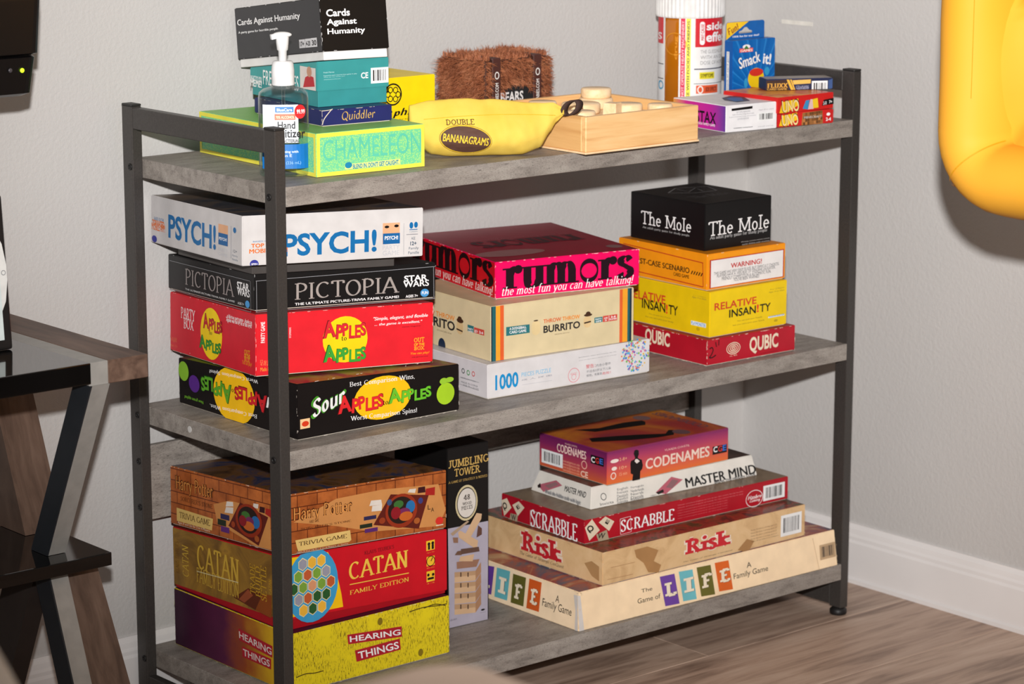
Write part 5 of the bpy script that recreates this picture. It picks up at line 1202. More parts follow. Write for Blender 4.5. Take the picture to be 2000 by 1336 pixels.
# ------------------------------------------------------------------ shelving rack
W, D, H, PX, PY, T_ = 1.0, 0.3301, 0.793, 0.0148, 0.0222, 0.0237
Z1, Z2, Z3 = 0.7229, 0.4034, 0.0781
POST = mat('rack_metal', m_post); BOARD = mat('grey_board', m_board); DARK = plain((24, 22, 22), 0.5); CAPM = plain((40, 38, 37), 0.55)
rack = tag(empty('shelving_rack', (0.5, 0.165, 0)), 'three-tier shelving rack with dark metal frame and grey wood-look boards', 'shelf')
def rk(o): o.location = Vector(o.location) - Vector((0.5, 0.165, 0)); return o
for ix, x0 in enumerate((0.0, W - PX)):
    for iy, y0 in enumerate((0.0, D - PY)):
        p = rk(box('post', (x0, x0 + PX, y0, y0 + PY, 0.0112, H - 0.003), rack, POST, 0.0012, 2))
        box('end_cap', (x0 - .0002, x0 + PX + .0002, y0 - .0002, y0 + PY + .0002, H - 0.003, H), p, CAPM, 0.0008, 1)
        lathe('foot', [(0.004, 0.010), (0.004, 0.0112)] if False else [(0.0115, 0.0), (0.0125, 0.002), (0.0125, 0.007), (0.009, 0.010), (0.004, 0.0125)], p, DARK, 20, loc=(x0 + PX / 2, y0 + PY / 2, 0))
        if ix == 0:
            zs = (0.711, 0.393, 0.068) if iy == 0 else (0.714, 0.394, 0.333, 0.272, 0.068)
            for z in zs:
                s = lathe('screw', [(0.0044, 0), (0.0044, 0.0009), (0.0024, 0.0012), (0.0024, 0.0003)], p, DARK, 12)
                s.rotation_euler = (0, -PI / 2, 0); s.location = (x0, y0 + (0.0135 if iy == 0 else 0.006), z)
for x0 in (0.0, W - PX):
    rk(box('top_rail', (x0 + .001, x0 + PX - .001, PY, D - PY, H - 0.031, H - 0.004), rack, POST, 0.001, 1))
    rk(box('bottom_rail', (x0 + .001, x0 + PX - .001, PY, D - PY, 0.013, 0.045), rack, POST, 0.001, 1))
for z in (Z1, Z2, Z3):
    b = rk(box('shelf_board', (PX, W - PX, 0.0, D - 0.002, z - T_, z), rack, BOARD, 0.0006, 1))
    if z == Z2:
        s = lathe('hole_sticker', [(0.0042, 0), (0.0042, 0.0004)], b, plain((205, 203, 200), 0.5), 16, smooth=False); s.rotation_euler = (0, -PI / 2, 0); s.location = (PX, 0.216, 0.391)
rk(box('back_panel', (PX, W - PX, 0.3205, 0.3295, 0.250, 0.349), rack, BOARD, 0.0006, 1))

# ------------------------------------------------------------------ game boxes
KW = (18, 16, 18)
CUT = (222, 212, 196)
def m(name, f): return mat(name, f)
FACE = {   # front, left side, top
 'psych': ((212, 208, 207), (208, 204, 204), m('top_shelf_reflection', art([(92, 84, 80), (60, 64, 76), (120, 100, 84), (70, 62, 60)], 9))),  # psych top: reflection of the dark shelf underside painted into the colours
 'pictopia': ((18, 17, 18), (18, 17, 18), (26, 25, 26)), 'apples': ((226, 34, 46), (212, 30, 48), (180, 30, 40)),
 'sour': ((20, 15, 15), (18, 14, 15), m('top_purple', art([(96, 36, 76), (120, 40, 50), (140, 150, 40), (90, 30, 66)], 10))),
 'rumors': ((232, 0, 92), (204, 16, 30), (158, 30, 52)), 'burrito': ((216, 198, 158), (218, 200, 160), (210, 190, 150)), 'puzzle': ((216, 212, 213), (212, 207, 210), (212, 208, 210)),
 'qubic': ((178, 20, 40), (170, 18, 38), (150, 20, 34)), 'relative': ((236, 200, 10), (226, 190, 12), (226, 190, 12)), 'worst': ((242, 152, 18), (238, 148, 20), (232, 140, 20)), 'mole': ((16, 15, 16), (15, 14, 15), (44, 40, 40)),
 'hearing': (m('ink_yellow', m_hear_front), m('purple_fade', grad([(0.0, (48, 12, 40)), (0.42, (84, 24, 62)), (0.62, (150, 70, 30)), (0.85, (206, 160, 26)), (1.0, (222, 196, 36))], 0, 0.26, 0.3)), (60, 20, 45)),
 'catan': ((202, 18, 34), m('gold_painting', art([(78, 50, 24), (122, 88, 38), (164, 122, 46), (96, 68, 38)], 10, 1.5)), (140, 40, 30)),
 'potter': (m('brick_print', m_brick), m('brick_print', m_brick), m('top_dusk', art([(52, 38, 26), (40, 56, 92), (120, 80, 40), (64, 40, 24), (36, 34, 44)], 12))),
 'jumbling': ((22, 20, 20), (18, 17, 17), (22, 20, 20)),
 'codenames': (m('sunset_front', grad([(0.0, (226, 112, 46)), (0.4, (206, 84, 76)), (0.75, (168, 56, 96)), (1.0, (118, 34, 92))], 1, 0.048, 0.1)), m('sunset_side', grad([(0.0, (200, 92, 50)), (0.35, (170, 60, 76)), (0.75, (120, 34, 84)), (1.0, (96, 26, 78))], 1, 0.048, 0.1)), m('sunset_top', art([(110, 30, 80), (180, 60, 50), (224, 140, 40), (170, 60, 60)], 5, 0.6))),
 'mastermind': ((226, 220, 212), (222, 216, 208), m('top_dark_photo', art([(40, 34, 32), (84, 66, 60), (56, 46, 44)], 14))), 'scrabble': ((172, 20, 36), (166, 18, 36), m('top_tan_photo', art([(96, 80, 66), (140, 120, 98), (70, 58, 50)], 9))),
 'risk': (m('map_tan', m_risk), m('map_tan', m_risk), m('top_battle', art([(70, 30, 28), (56, 70, 36), (150, 60, 40), (50, 36, 32), (110, 90, 50)], 22))), 'life': ((250, 222, 184), (246, 220, 186), m('top_painting', art([(180, 100, 70), (70, 84, 110), (160, 70, 60), (200, 170, 130), (60, 60, 70)], 10))),
 'chameleon': (m('mint_dots', m_dots), m('mint_dots', m_dots), (132, 196, 96)), 'quiddler': ((36, 40, 98), (34, 38, 92), (40, 44, 100)), 'teal': ((56, 146, 147), (60, 152, 151), (60, 152, 151)), 'cah': ((12, 10, 9), (50, 49, 52), (40, 38, 38)),
 'cinephile': ((246, 214, 14), (240, 208, 16), (244, 214, 30)), 'smack': (m('blue_rays', m_rays), (14, 84, 160), (24, 100, 176)), 'uno': ((206, 34, 32), (200, 34, 32), m('top_uno', art([(200, 90, 40), (230, 160, 60), (200, 50, 40), (90, 120, 60)], 16))), 'uno_mc': ((204, 34, 34), (190, 30, 30), (190, 40, 30)),
 'stax': ((232, 230, 232), m('magenta_fade', grad([(0.0, (230, 160, 70)), (0.25, (206, 50, 140)), (0.7, (186, 36, 150)), (1.0, (96, 60, 150))], 0, 0.116, 0.1)), (224, 220, 222)), 'navy': ((34, 40, 74), (30, 34, 60), (150, 140, 134)),
}
REV = {'psych': -0.0145, 'cah': -0.0105, 'catan': 0.0135, 'teal': 0.0195}     # where the lid's rim sits above (+) or below (-) the measured foot
BASEC = {'psych': (74, 70, 68), 'cah': (232, 228, 226), 'catan': (170, 16, 30), 'teal': (52, 140, 142), 'burrito': (200, 180, 140), 'cinephile': (240, 208, 16)}  # psych's tray colour is darkened to read as the shadowed gap under its lid
WEAR = {'rumors': (.55, 230, 205, 200), 'qubic': (.7, 225, 205, 190), 'quiddler': (.6, 205, 190, 175), 'risk': (.25, 225, 200, 165), 'life': (.35, 225, 195, 155), 'sour': (.2, 215, 205, 195), 'potter': (.25, 225, 205, 185), 'hearing': (.35, 220, 210, 170), 'apples': (.3, 240, 190, 185), 'scrabble': (.15, 225, 200, 190), 'worst': (.08, 240, 215, 170), 'cah': (.25, 200, 198, 198), 'pictopia': (.08, 170, 168, 168)}
SOLID = {'smack', 'navy', 'uno', 'uno_mc', 'stax', 'jumbling', 'mole', 'chameleon', 'cinephile', 'burrito'}     # tuck boxes: a body instead of a lid
def asm(c): return c if not isinstance(c, tuple) else card(c)

HEXC = [(150, 150, 165), (235, 180, 60), (235, 180, 60), (120, 160, 60), (190, 90, 50), (120, 160, 60), (150, 150, 165), (40, 90, 45), (120, 160, 60), (215, 150, 110), (120, 160, 60), (190, 90, 50), (150, 150, 165), (190, 90, 50), (40, 90, 45), (40, 90, 45), (235, 180, 60), (40, 90, 45), (235, 180, 60)]
def figure(sh, fw, fh, rnd):
    """-> list of (colour or None, verts, faces) for one printed shape"""
    k = sh[0]
    if k == 't':
        V, F = text2d(*sh[1:]); lo = min([x for x, _ in V] or [0]); hi = max([x for x, _ in V] or [0]); dx = .0015 - lo if lo < .0015 else fw - .001 - hi if hi > fw - .001 else 0
        ly = min([y for _, y in V] or [0]); hy = max([y for _, y in V] or [0]); dy = .0006 - ly if ly < .0006 else fh - .0006 - hy if hy > fh - .0006 else 0
        return [(None, [(x + dx, y + dy) for x, y in V], F)]
    if k == 'q':      # lettering on a slanted strip: origin, end of baseline, top of first letter
        V, F = text2d(sh[1], sh[2], 0, 0, 1, 1); o, a, c = sh[3:]
        return [(None, [(o[0] + (a[0] - o[0]) * x + (c[0] - o[0]) * y, o[1] + (a[1] - o[1]) * x + (c[1] - o[1]) * y) for x, y in V], F)]
    if k == 'r': return [(None, *rect2d(sh[1], min(sh[2], sh[4]), sh[3], max(sh[4], sh[2] + .0003)))]
    if k == 'rr': return [(None, *rrect2d(*sh[1:]))]
    if k == 'e':
        c = circ((sh[1] + sh[3]) / 2, (sh[2] + sh[4]) / 2, (sh[3] - sh[1]) / 2, (sh[4] - sh[2]) / 2); return [(None, c, [tuple(range(len(c)))])]
    if k == 'p': return [(None, *poly2d(sh[1]))]
    if k == 'ring': return [(None, *ring2d(*sh[1:]))]
    if k == 'ln': return [(None, *line2d(sh[1], sh[2]))]
    if k == 'sc': return [(None, *line2d(catmull(sh[1], 6), sh[2]))]
    if k == 'frame':
        w = sh[1]; V = []; F = []
        for a in ((0, 0, fw, w), (0, fh - w, fw, fh), (0, w, w, fh - w), (fw - w, w, fw, fh - w)):
            v, f = rect2d(*a); F += [tuple(len(V) + i for i in q) for q in f]; V += v
        return [(None, V, F)]
    if k == 'b':      # barcode: white field with dark bars
        u0, v0, u1, v1 = sh[1:]; V = []; F = []; x = u0 + (u1 - u0) * .12; e = u1 - (u1 - u0) * .12
        while x < e:
            w = rnd.choice((.0007, .0007, .0013, .002)); v, f = rect2d(x, v0 + (v1 - v0) * .16, min(x + w, e), v1 - (v1 - v0) * .14); F += [tuple(len(V) + i for i in q) for q in f]; V += v; x += w + rnd.choice((.0008, .0013, .0018))
        return [(None, *rect2d(u0, v0, u1, v1)), ((46, 42, 44), V, F)]
    if k == 'hex':
        cx, cy, R = sh[1:]; under = []; over = []; i = 0
        for r, n in enumerate((3, 4, 5, 4, 3)):
            for j in range(n):
                px = cx + (j - (n - 1) / 2) * R * 1.72 * .93; py = cy + (2 - r) * R * 1.5 * 1.13
                hx = lambda q: [(px + R * .74 * q * math.cos(math.radians(60 * g + 30)), py + R * .84 * q * math.sin(math.radians(60 * g + 30))) for g in range(6)]
                under.append(((232, 214, 160), hx(1.16), [tuple(range(6))])); over.append((HEXC[i], hx(1.0), [tuple(range(6))])); i += 1
        return under + over
    if k == 'scat':   # a tree crown made of little jigsaw pieces
        cx, cy, ru, rv = sh[1:]; out = {}
        for i in range(150):
            a = rnd.uniform(0, 2 * PI); r = math.sqrt(rnd.random()); x, y = cx + r * ru * math.cos(a), cy + r * rv * math.sin(a); s = rnd.uniform(.0011, .0021); b = rnd.uniform(0, PI)
            c = rnd.choice(((60, 140, 205), (90, 170, 220), (225, 180, 60), (200, 90, 150), (120, 180, 90), (120, 90, 180), (225, 120, 70)))
            V, F = out.setdefault(c, ([], [])); F.append(tuple(len(V) + q for q in range(4))); V += [(x + s * math.cos(b + q * PI / 2), y + s * math.sin(b + q * PI / 2)) for q in range(4)]
        return [(c, *vf) for c, vf in out.items()]
    return []

def game_box(key, label, group, cat='game box', tname='game_box'):
    b = BOX[key]; w, d, h = b['w'], b['d'], b['h']; tu, tv, ins = b.get('tu', 0), b.get('tv', 0), b.get('inset', 0); th = b.get('th', 0)
    a = Vector((math.cos(th), math.sin(th), b.get('su', 0))).normalized(); bb = Vector((-math.sin(th), math.cos(th), b.get('sv', 0))); bb = (bb - a * a.dot(bb)).normalized(); k = a.cross(bb)
    root = empty(tname); M = Matrix((a, bb, k)).transposed().to_4x4(); M.translation = Vector((b['x'], b['y'], b['z'])); root.matrix_world = M
    tag(root, label, cat, group)
    fF, fL, fT = (asm(c) for c in FACE[key]); solid = key in SOLID
    side = asm(FACE[key][0]) if isinstance(FACE[key][0], tuple) else fF
    solid = solid or ins > 0; rv = REV.get(key, 0 if solid else 0.0012); zb = (lambda x, y: max(0.003, rv + tu * x + tv * y)) if key in ('catan',) else (lambda x, y: max(rv, 0))
    top = lambda x, y: h + tu * x + tv * y
    bm = bmesh.new()
    cs = ((0, 0), (w, 0), (w, d), (0, d)); ti = ((ins, ins), (w - ins * .4, ins), (w - ins * .4, d - ins), (ins, d - ins))
    vb = [bm.verts.new((x, y, zb(x, y))) for x, y in cs]; vt = [bm.verts.new((x, y, top(x, y))) for x, y in ti]
    bm.faces.new(vb[::-1]).material_index = 3; bm.faces.new(vt).material_index = 2
    for i, mi in ((0, 0), (1, 3), (2, 3), (3, 1)): bm.faces.new((vb[i], vb[(i + 1) % 4], vt[(i + 1) % 4], vt[i])).material_index = mi
    bmesh.ops.bevel(bm, geom=bm.edges[:], offset=0.0009, segments=2, affect='EDGES')
    bm.normal_update(); uvl = bm.loops.layers.uv.new('UVMap')
    for f in bm.faces:
        n = f.normal; ax = max(range(3), key=lambda i: abs(n[i]))
        for lp in f.loops:
            x, y, z = lp.vert.co; lp[uvl].uv = (x, z) if ax == 1 else (d - y, z) if ax == 0 else (x, y)
    lid = bmo('body' if key in SOLID else 'lid', bm, root, [fF, fL, fT, side])
    if not solid:
        bc = card(BASEC.get(key, CUT)); i2 = 0.026 if key == 'psych' else 0.0022
        if rv < 0: box('base_tray', (i2, w - i2, i2, d - i2, rv, 0.0), root, bc, 0.0006, 1)
        elif key == 'catan':
            bq = bmesh.new(); q = ((i2, i2), (w - i2, i2), (w - i2, d - i2), (i2, d - i2)); v0 = [bq.verts.new((x, y, 0)) for x, y in q]; v1 = [bq.verts.new((x, y, zb(x, y) + .0005)) for x, y in q]
            bq.faces.new(v0[::-1]); bq.faces.new(v1)
            for i in range(4): bq.faces.new((v0[i], v0[(i + 1) % 4], v1[(i + 1) % 4], v1[i]))
            bmo('base_tray', bq, root, bc)
        else: box('base_tray', (i2, w - i2, i2, d - i2, 0, max(rv, .001)), root, bc, 0.0003, 1)
    vh = math.hypot(ins, h)
    def fmap_for(face):
        if face == 'F': return lambda u, v, e: (u, v * ins / vh - e, v * h / vh)
        if face == 'L': return lambda u, v, e: (v * ins / vh - e, d - u, v * h / vh)
        return lambda u, v, e: (u + ins, v + ins, h + tu * u + tv * v + e)
    rnd = random.Random(key); pool = {}
    for face, lay, nm, col, sh in PRINT.get(key, []):
        fw, fh = (w, h) if face == 'F' else (d, h) if face == 'L' else (w, d)
        for j, (c2, V, F) in enumerate(figure(sh, fw, fh, rnd)):
            if not V: continue
            c = c2 or col
            # keep ink on its face
            V = [(min(max(x, .0003), fw - .0003), min(max(y, .0003), vh - .0003 if face != 'T' else fh)) if sh[0] in ('r', 'p', 'e', 'frame', 'b') else (x, y) for x, y in V]
            dl = 0 if sh[0] == 'scat' else (.5 if j >= 19 else 0) if sh[0] == 'hex' else j * .5
            kk = (face, nm, tuple(c), lay + dl, 0 if nm in ('pixel_print', 'jigsaw_print') else (id(sh), j))
            P, Q = pool.setdefault(kk, ([], [])); Q += [tuple(len(P) + i for i in q) for q in F]; P += V
    for ink, ((face, nm, c, lay, _), (P, Q)) in enumerate(pool.items()):
        po = sheet(nm, P, Q, fmap_for(face), 0.00012 + lay * 0.00022 + ink * 2.5e-6, lid, card(c))
        if nm in ('pixel_print', 'jigsaw_print'): po['kind'] = 'stuff'
    if key in WEAR:
        den, *wc = WEAR[key]
        for face in 'FL':
            fw = w if face == 'F' else d; P = []; Q = []
            def chip(x, y, sx, sy):
                n = 5; ph = rnd.uniform(0, 6); pts = [(x + sx * math.cos(ph + 2 * PI * i / n) * rnd.uniform(.5, 1), y + sy * math.sin(ph + 2 * PI * i / n) * rnd.uniform(.5, 1)) for i in range(n)]
                pts = [(min(max(px, .0002), fw - .0002), min(max(py, .0004), vh - .0002)) for px, py in pts]; Q.append(tuple(len(P) + i for i in range(n))); P.extend(pts)
            for i in range(int(fw * den * 260)):
                y = rnd.choice((.0005, vh - .0004, vh - .0004)); chip(rnd.uniform(0, fw), y, rnd.uniform(.0008, .005), rnd.uniform(.0003, .0009))
            for i in range(int(h * den * 420)):
                x = (0.0004 if face == 'F' else fw - .0004) if rnd.random() < .7 else (fw - .0004 if face == 'F' else .0004); chip(x, rnd.uniform(0, vh), rnd.uniform(.0003, .001), rnd.uniform(.001, .004))
            we = sheet('worn_edge', P, Q, fmap_for(face), 0.00010, lid, card(tuple(wc)))
            if we: we['kind'] = 'stuff'
    return root

MID_L = 'game boxes in the left stack on the middle shelf'; MID_M = 'boxes in the centre stack on the middle shelf'; MID_R = 'boxes in the right stack on the middle shelf'
LOW_L = 'game boxes in the left stack on the bottom shelf'; LOW_R = 'game boxes in the right stack on the bottom shelf'; TOP_L = 'boxes in the left stack on the top shelf'; TOP_R = 'small card game boxes at the right end of the top shelf'
game_box('sour', 'black game box with yellow disc and green apple, lowest of its stack', MID_L)
game_box('apples', 'bright red game box with a yellow disc on its front', MID_L)
game_box('pictopia', 'low black game box with silver serif title under the white box', MID_L)
game_box('psych', 'white game box with big blue letters on top of the left stack', MID_L)
game_box('puzzle', 'flat white jigsaw puzzle box with blue number, under the cream box', MID_M, 'puzzle box', 'puzzle_box')
game_box('burrito', 'cream game box with teal, yellow and orange corner stripes', MID_M)
game_box('rumors', 'hot pink and red game box with huge black lettering', MID_M)
game_box('qubic', 'flat dark red worn game box under the yellow box', MID_R)
game_box('relative', 'yellow card game box with red and black title above dark red box', MID_R)
game_box('worst', 'orange card game box with a white warning panel', MID_R)
game_box('mole', 'black cube-like game box with white typewriter title, top of right stack', MID_R)
game_box('hearing', 'yellow and purple game box with red label strips on the bottom shelf', LOW_L)
game_box('catan', 'red and yellow board game box with a printed hexagon island', LOW_L)
game_box('potter', 'orange-brown brick-patterned trivia game box on the bottom shelf stack', LOW_L)
game_box('jumbling', 'tall black and lilac box picturing a wooden block tower', None)
game_box('life', 'long cream board game box with four coloured letter blocks', LOW_R)
game_box('risk', 'tan board game box with antique map and red title', LOW_R)
game_box('scrabble', 'long flat red game box with printed letter tiles', LOW_R)
game_box('mastermind', 'low white sloping-sided game box on the red box', LOW_R)
game_box('codenames', 'purple and orange game box topping the bottom shelf right stack', LOW_R)
game_box('chameleon', 'mint green game box with yellow edges on the top shelf', TOP_L)
game_box('quiddler', 'small scuffed navy card box with gold script title', TOP_L)
game_box('teal', 'teal lidded card box with a barcode on its end', TOP_L)
game_box('cah', 'black card game box with bold white words, tilted on teal box', TOP_L)
game_box('cinephile', 'bright yellow card box with a black film reel mark', None)
game_box('stax', 'small white and magenta game box lying beside the red card boxes', TOP_R)
game_box('uno_mc', 'red card box with brown pixel pattern, lower of the two red ones', TOP_R)
game_box('uno', 'red card box with fanned cards printed on it, upper of two', TOP_R)
game_box('navy', 'thin dark navy card box with barcode lying on the red card boxes', TOP_R)
sm = game_box('smack', 'upright blue card game box with a hanging tab', TOP_R)
# hanging tab with its slot
b = BOX['smack']
cu = bpy.data.curves.new('tab', 'CURVE'); cu.dimensions = '2D'; cu.fill_mode = 'BOTH'; cu.extrude = 0.0003
def spl(pts):
    s = cu.splines.new('POLY'); s.points.add(len(pts) - 1); s.use_cyclic_u = True
    for q, (x, y) in zip(s.points, pts): q.co = (x, y, 0, 1)
TW = b['w'] * .98; TH = 0.0255
spl([(0.0015, 0), (0.0015, TH - .003), (0.003, TH - .001), (0.005, TH), (TW - .008, TH), (TW - .0055, TH - .001), (TW - .0045, TH - .003), (TW - .0045, 0)])
cx0 = TW * .49
spl([(cx0 - .013, .0085), (cx0 - .013, .0115), (cx0 - .007, .013), (cx0 - .002, .017), (cx0 + .003, .017), (cx0 + .007, .013), (cx0 + .013, .0115), (cx0 + .013, .0085)])
to = bpy.data.objects.new('t', cu); C.objects.link(to)
me = bpy.data.meshes.new_from_object(to.evaluated_get(bpy.context.evaluated_depsgraph_get())); bpy.data.objects.remove(to)
tab = link('hanging_tab', me, sm, plain((20, 96, 172), 0.35)); me.name = 'hanging_tab'
tab.rotation_euler = (PI / 2, 0, 0); tab.location = (0, b['d'] - .001, b['h'] - .001)
tm = lambda u, v, e: (u, v, e)
sheet('corner_print', *poly2d([(.0018, .001), (.0018, TH - .003), (.003, TH - .001), (.005, TH - .0004), (TW * .56, TH - .0004)]), tm, .0006, tab, card((246, 200, 40)))
sheet('caption_lettering', *text2d('Fun!', 'scriptb', .004, .0075, .026, .0235, 28), tm, .0008, tab, card((150, 60, 40)))
sheet('caption_lettering', *text2d('100% fun for any deal!', 'bold', .014, .0028, .066, .0062), tm, .0008, tab, card((230, 232, 235)))

# ------------------------------------------------------------------ wooden tray game
b = BOX['tray']; PINE = mat('pine_wood', wood((206, 150, 92), (232, 186, 128), (242, 204, 152), (1.0, 16, 16), 5, 0.5, 0.35)); PINE2 = mat('pine_end', wood((196, 142, 84), (222, 174, 114), (232, 190, 136), (14, 1.0, 14), 4, 0.5, 0.35)); PALE = mat('maple_wood', wood((224, 184, 136), (240, 208, 166), (246, 220, 184), (3, 9, 9), 8, 0.5, 0.35))
tw, td, th_ = b['w'], b['d'], b['h']
tray = tag(empty('wooden_game_tray', (b['x'], b['y'], b['z'] + .0006)), 'square pine tray game with loose wooden pieces on the top shelf', 'game tray')
t8 = 0.0085
box('side_wall', (0, tw, 0, t8, 0.0025, th_), tray, PINE, 0.001, 1)
box('side_wall', (0, tw, td - t8, td, 0.0025, th_), tray, PINE, 0.001, 1)
box('end_wall', (0, t8, t8, td - t8, 0.0025, th_), tray, PINE2, 0.001, 1)
box('end_wall', (tw - t8, tw, t8, td - t8, 0.0025, th_), tray, PINE2, 0.001, 1)
box('bottom_panel', (-.001, tw + .001, -.001, td + .001, 0, 0.0025), tray, PALE, 0.0005, 1)
box('deck', (t8, tw - t8, t8, td - t8, 0.0025, 0.034), tray, PALE, 0.0006, 1)
zt = b['z'] + .0006 + .034 + .0003
def disc(x, y, r, h, label, z=zt, sq=False):
    if sq: o = box('wooden_block', (-r, r, -r, r, 0, h), None, PALE, 0.0015, 2)
    else: o = lathe('wooden_disc', [(r * .93, 0), (r, h * .15), (r, h * .85), (r * .93, h)], None, PALE, 32)
    o.location = (b['x'] + x, b['y'] + y, z); o.rotation_euler = (0, 0, .4 if sq else 0)
    tag(o, label, 'game piece', 'wooden pieces in the pine tray'); return o
disc(0.150, 0.148, 0.023, 0.0135, 'low wooden disc at the back corner of the pine tray')
disc(0.152, 0.150, 0.0205, 0.0125, 'wooden disc resting on another disc, highest piece in the tray', zt + .0138)
disc(0.098, 0.120, 0.026, 0.0135, 'widest wooden disc in the middle of the pine tray')
disc(0.070, 0.165, 0.019, 0.0135, 'wooden disc at the far left of the pine tray')
disc(0.105, 0.066, 0.0095, 0.018, 'small square wooden block standing in the pine tray', sq=True)
disc(0.140, 0.075, 0.020, 0.0135, 'wooden disc just right of the square block in the tray')
disc(0.170, 0.044, 0.0165, 0.0135, 'wooden disc nearest the right front corner of the tray')
disc(0.045, 0.060, 0.019, 0.0125, 'wooden disc behind the near corner of the pine tray')

# ------------------------------------------------------------------ furry box
fx, fy, fw, fd, fh = 0.5158, 0.2374, 0.119, 0.088, 0.094
fur = tag(empty('furry_game_box', (fx, fy, Z1 + .0006), (0, 0, 0.05)), 'brown furry game box with two printed straps behind the yellow pouch', 'game box')
core = box('body', (0, fw, 0, fd, 0, fh), fur, plain((70, 38, 26), 0.8), 0.006, 3)
rnd = random.Random(8); V = []; F = []
def strand(p, n, L):
    g = Vector((rnd.uniform(-.7, .7), rnd.uniform(-.7, .7), rnd.uniform(-1.1, .35))); d1 = (n + g * .55).normalized(); d2 = (n * .4 + g).normalized(); s = d1.cross(Vector((rnd.uniform(-1, 1), rnd.uniform(-1, 1), rnd.uniform(-1, 1)))).normalized() * rnd.uniform(.00028, .00055)
    q1 = p + d1 * L * .55; q2 = q1 + d2 * L * .5; i = len(V)
    for q_ in (q1, q2): q_.z = max(q_.z, .002)
    p.z = max(p.z, .002)
    V.extend([p - s, p + s, q1 - s * .8, q1 + s * .8, q2]); F.extend([(i, i + 1, i + 3, i + 2), (i + 2, i + 3, i + 4)])
faces = [((0, -1, 0), lambda a, c: Vector((a * fw, 0, c * fh)), 5200), ((-1, 0, 0), lambda a, c: Vector((0, a * fd, c * fh)), 4200), ((0, 0, 1), lambda a, c: Vector((a * fw, c * fd, fh)), 4800), ((1, 0, 0), lambda a, c: Vector((fw, a * fd, c * fh)), 2600), ((0, 1, 0), lambda a, c: Vector((a * fw, fd, c * fh)), 2000)]
for n, fn, k in faces:
    n = Vector(n)
    for _ in range(k):
        p = fn(rnd.random(), rnd.random())
        if n.y < -.5 or n.z > .5:
            if abs(p.x - .016) < .0075 or abs(p.x - .092) < .0075: continue
            if n.y < -.5 and ((p.x - .054) / .036) ** 2 + ((p.z - .026) / .034) ** 2 < 1: continue
            if n.z > .5 and (.035 < p.x < .075) and p.y > .02 and rnd.random() < .8: continue
        L = rnd.uniform(.009, .018) * (1.25 if n.x < -.5 else .8 if n.y < -.5 else .85)
        strand(p, n, L)
fo = pd('fur', V, F, fur, mat('brown_fur', m_fur)); fo['kind'] = 'stuff'
STRAP = plain((74, 40, 34), 0.6)
for sx in (.016, .092):
    s = box('strap', (sx - .0075, sx + .0075, -.0035, fd + .003, fh + .0005, fh + .0035), fur, STRAP, .0006, 1)
    f = box('strap_front', (sx - .0075, sx + .0075, -.0055, -.0035, 0.0, fh + .0035), s, STRAP, .0006, 1)
    mp = lambda u, v, e, sx=sx: (sx - .0075 + u, -.0055 - e, v)
    sheet('strap_lettering', *text2d('BEARSVSBABIES.COM', 'bold', .0045, .012, .0105, .064, 90), mp, .0003, s, card((225, 220, 216)))
    sheet('strap_emblem', *ring2d(.0075, .074, .0042, .0052, .0016), mp, .0003, s, card((225, 220, 216)))
pt = pd('fabric_patch', *(lambda P: ([(x, -.0042, max(z, .0015)) for x, z in P], [tuple(range(len(P)))]))(circ(.054, .026, .036, .033, 30)), fur, plain((26, 26, 28), 0.8))
mp = lambda u, v, e: (u, -.0042 - e, v)
sheet('title_lettering', *text2d('BEARS', 'bold', .024, .036, .066, .050), mp, .0003, fur, card((226, 222, 220)))
sheet('caption_lettering', *text2d('VS', 'bold', .040, .0285, .047, .0335), mp, .0003, fur, card((205, 200, 198)))
for i, (ch, c) in enumerate(zip('BABIES', ((230, 200, 60), (70, 170, 80), (210, 60, 60), (70, 150, 200), (60, 170, 170), (200, 90, 160)))):
    sheet('title_lettering', *text2d(ch, 'bold', .024 + i * .0072, .012, .0302 + i * .0072, .025), mp, .0003, fur, card(c))

# ------------------------------------------------------------------ banana pouch
A, B = Vector((0.276, 0.098, 0)), Vector((0.451, 0.004, 0)); ax = (B - A); LEN = ax.length; ax.normalize(); sd = Vector((ax.y, -ax.x, 0))     # sd points to the front
def lerp_tab(tb, s):
    for (a, va), (c, vc) in zip(tb, tb[1:]):
        if s <= c: k = (s - a) / (c - a); k = k * k * (3 - 2 * k) * .5 + k * .5; return va + (vc - va) * k
    return tb[-1][1]
TOPZ = [(0, .066), (.12, .0715), (.3, .0735), (.55, .0715), (.8, .0655), (.93, .0655), (1, .0585)]
BOTZ = [(0, .030), (.05, .016), (.14, .004), (.26, .0008), (.72, .0006), (.84, .008), (.91, .028), (.95, .040), (1, .0485)]
WID = [(0, .012), (.06, .020), (.2, .029), (.45, .033), (.7, .028), (.88, .014), (.95, .007), (1, .004)]
NS, NK = 72, 40; V = []; F = []; rnd = random.Random(5)
from mathutils import noise as mn
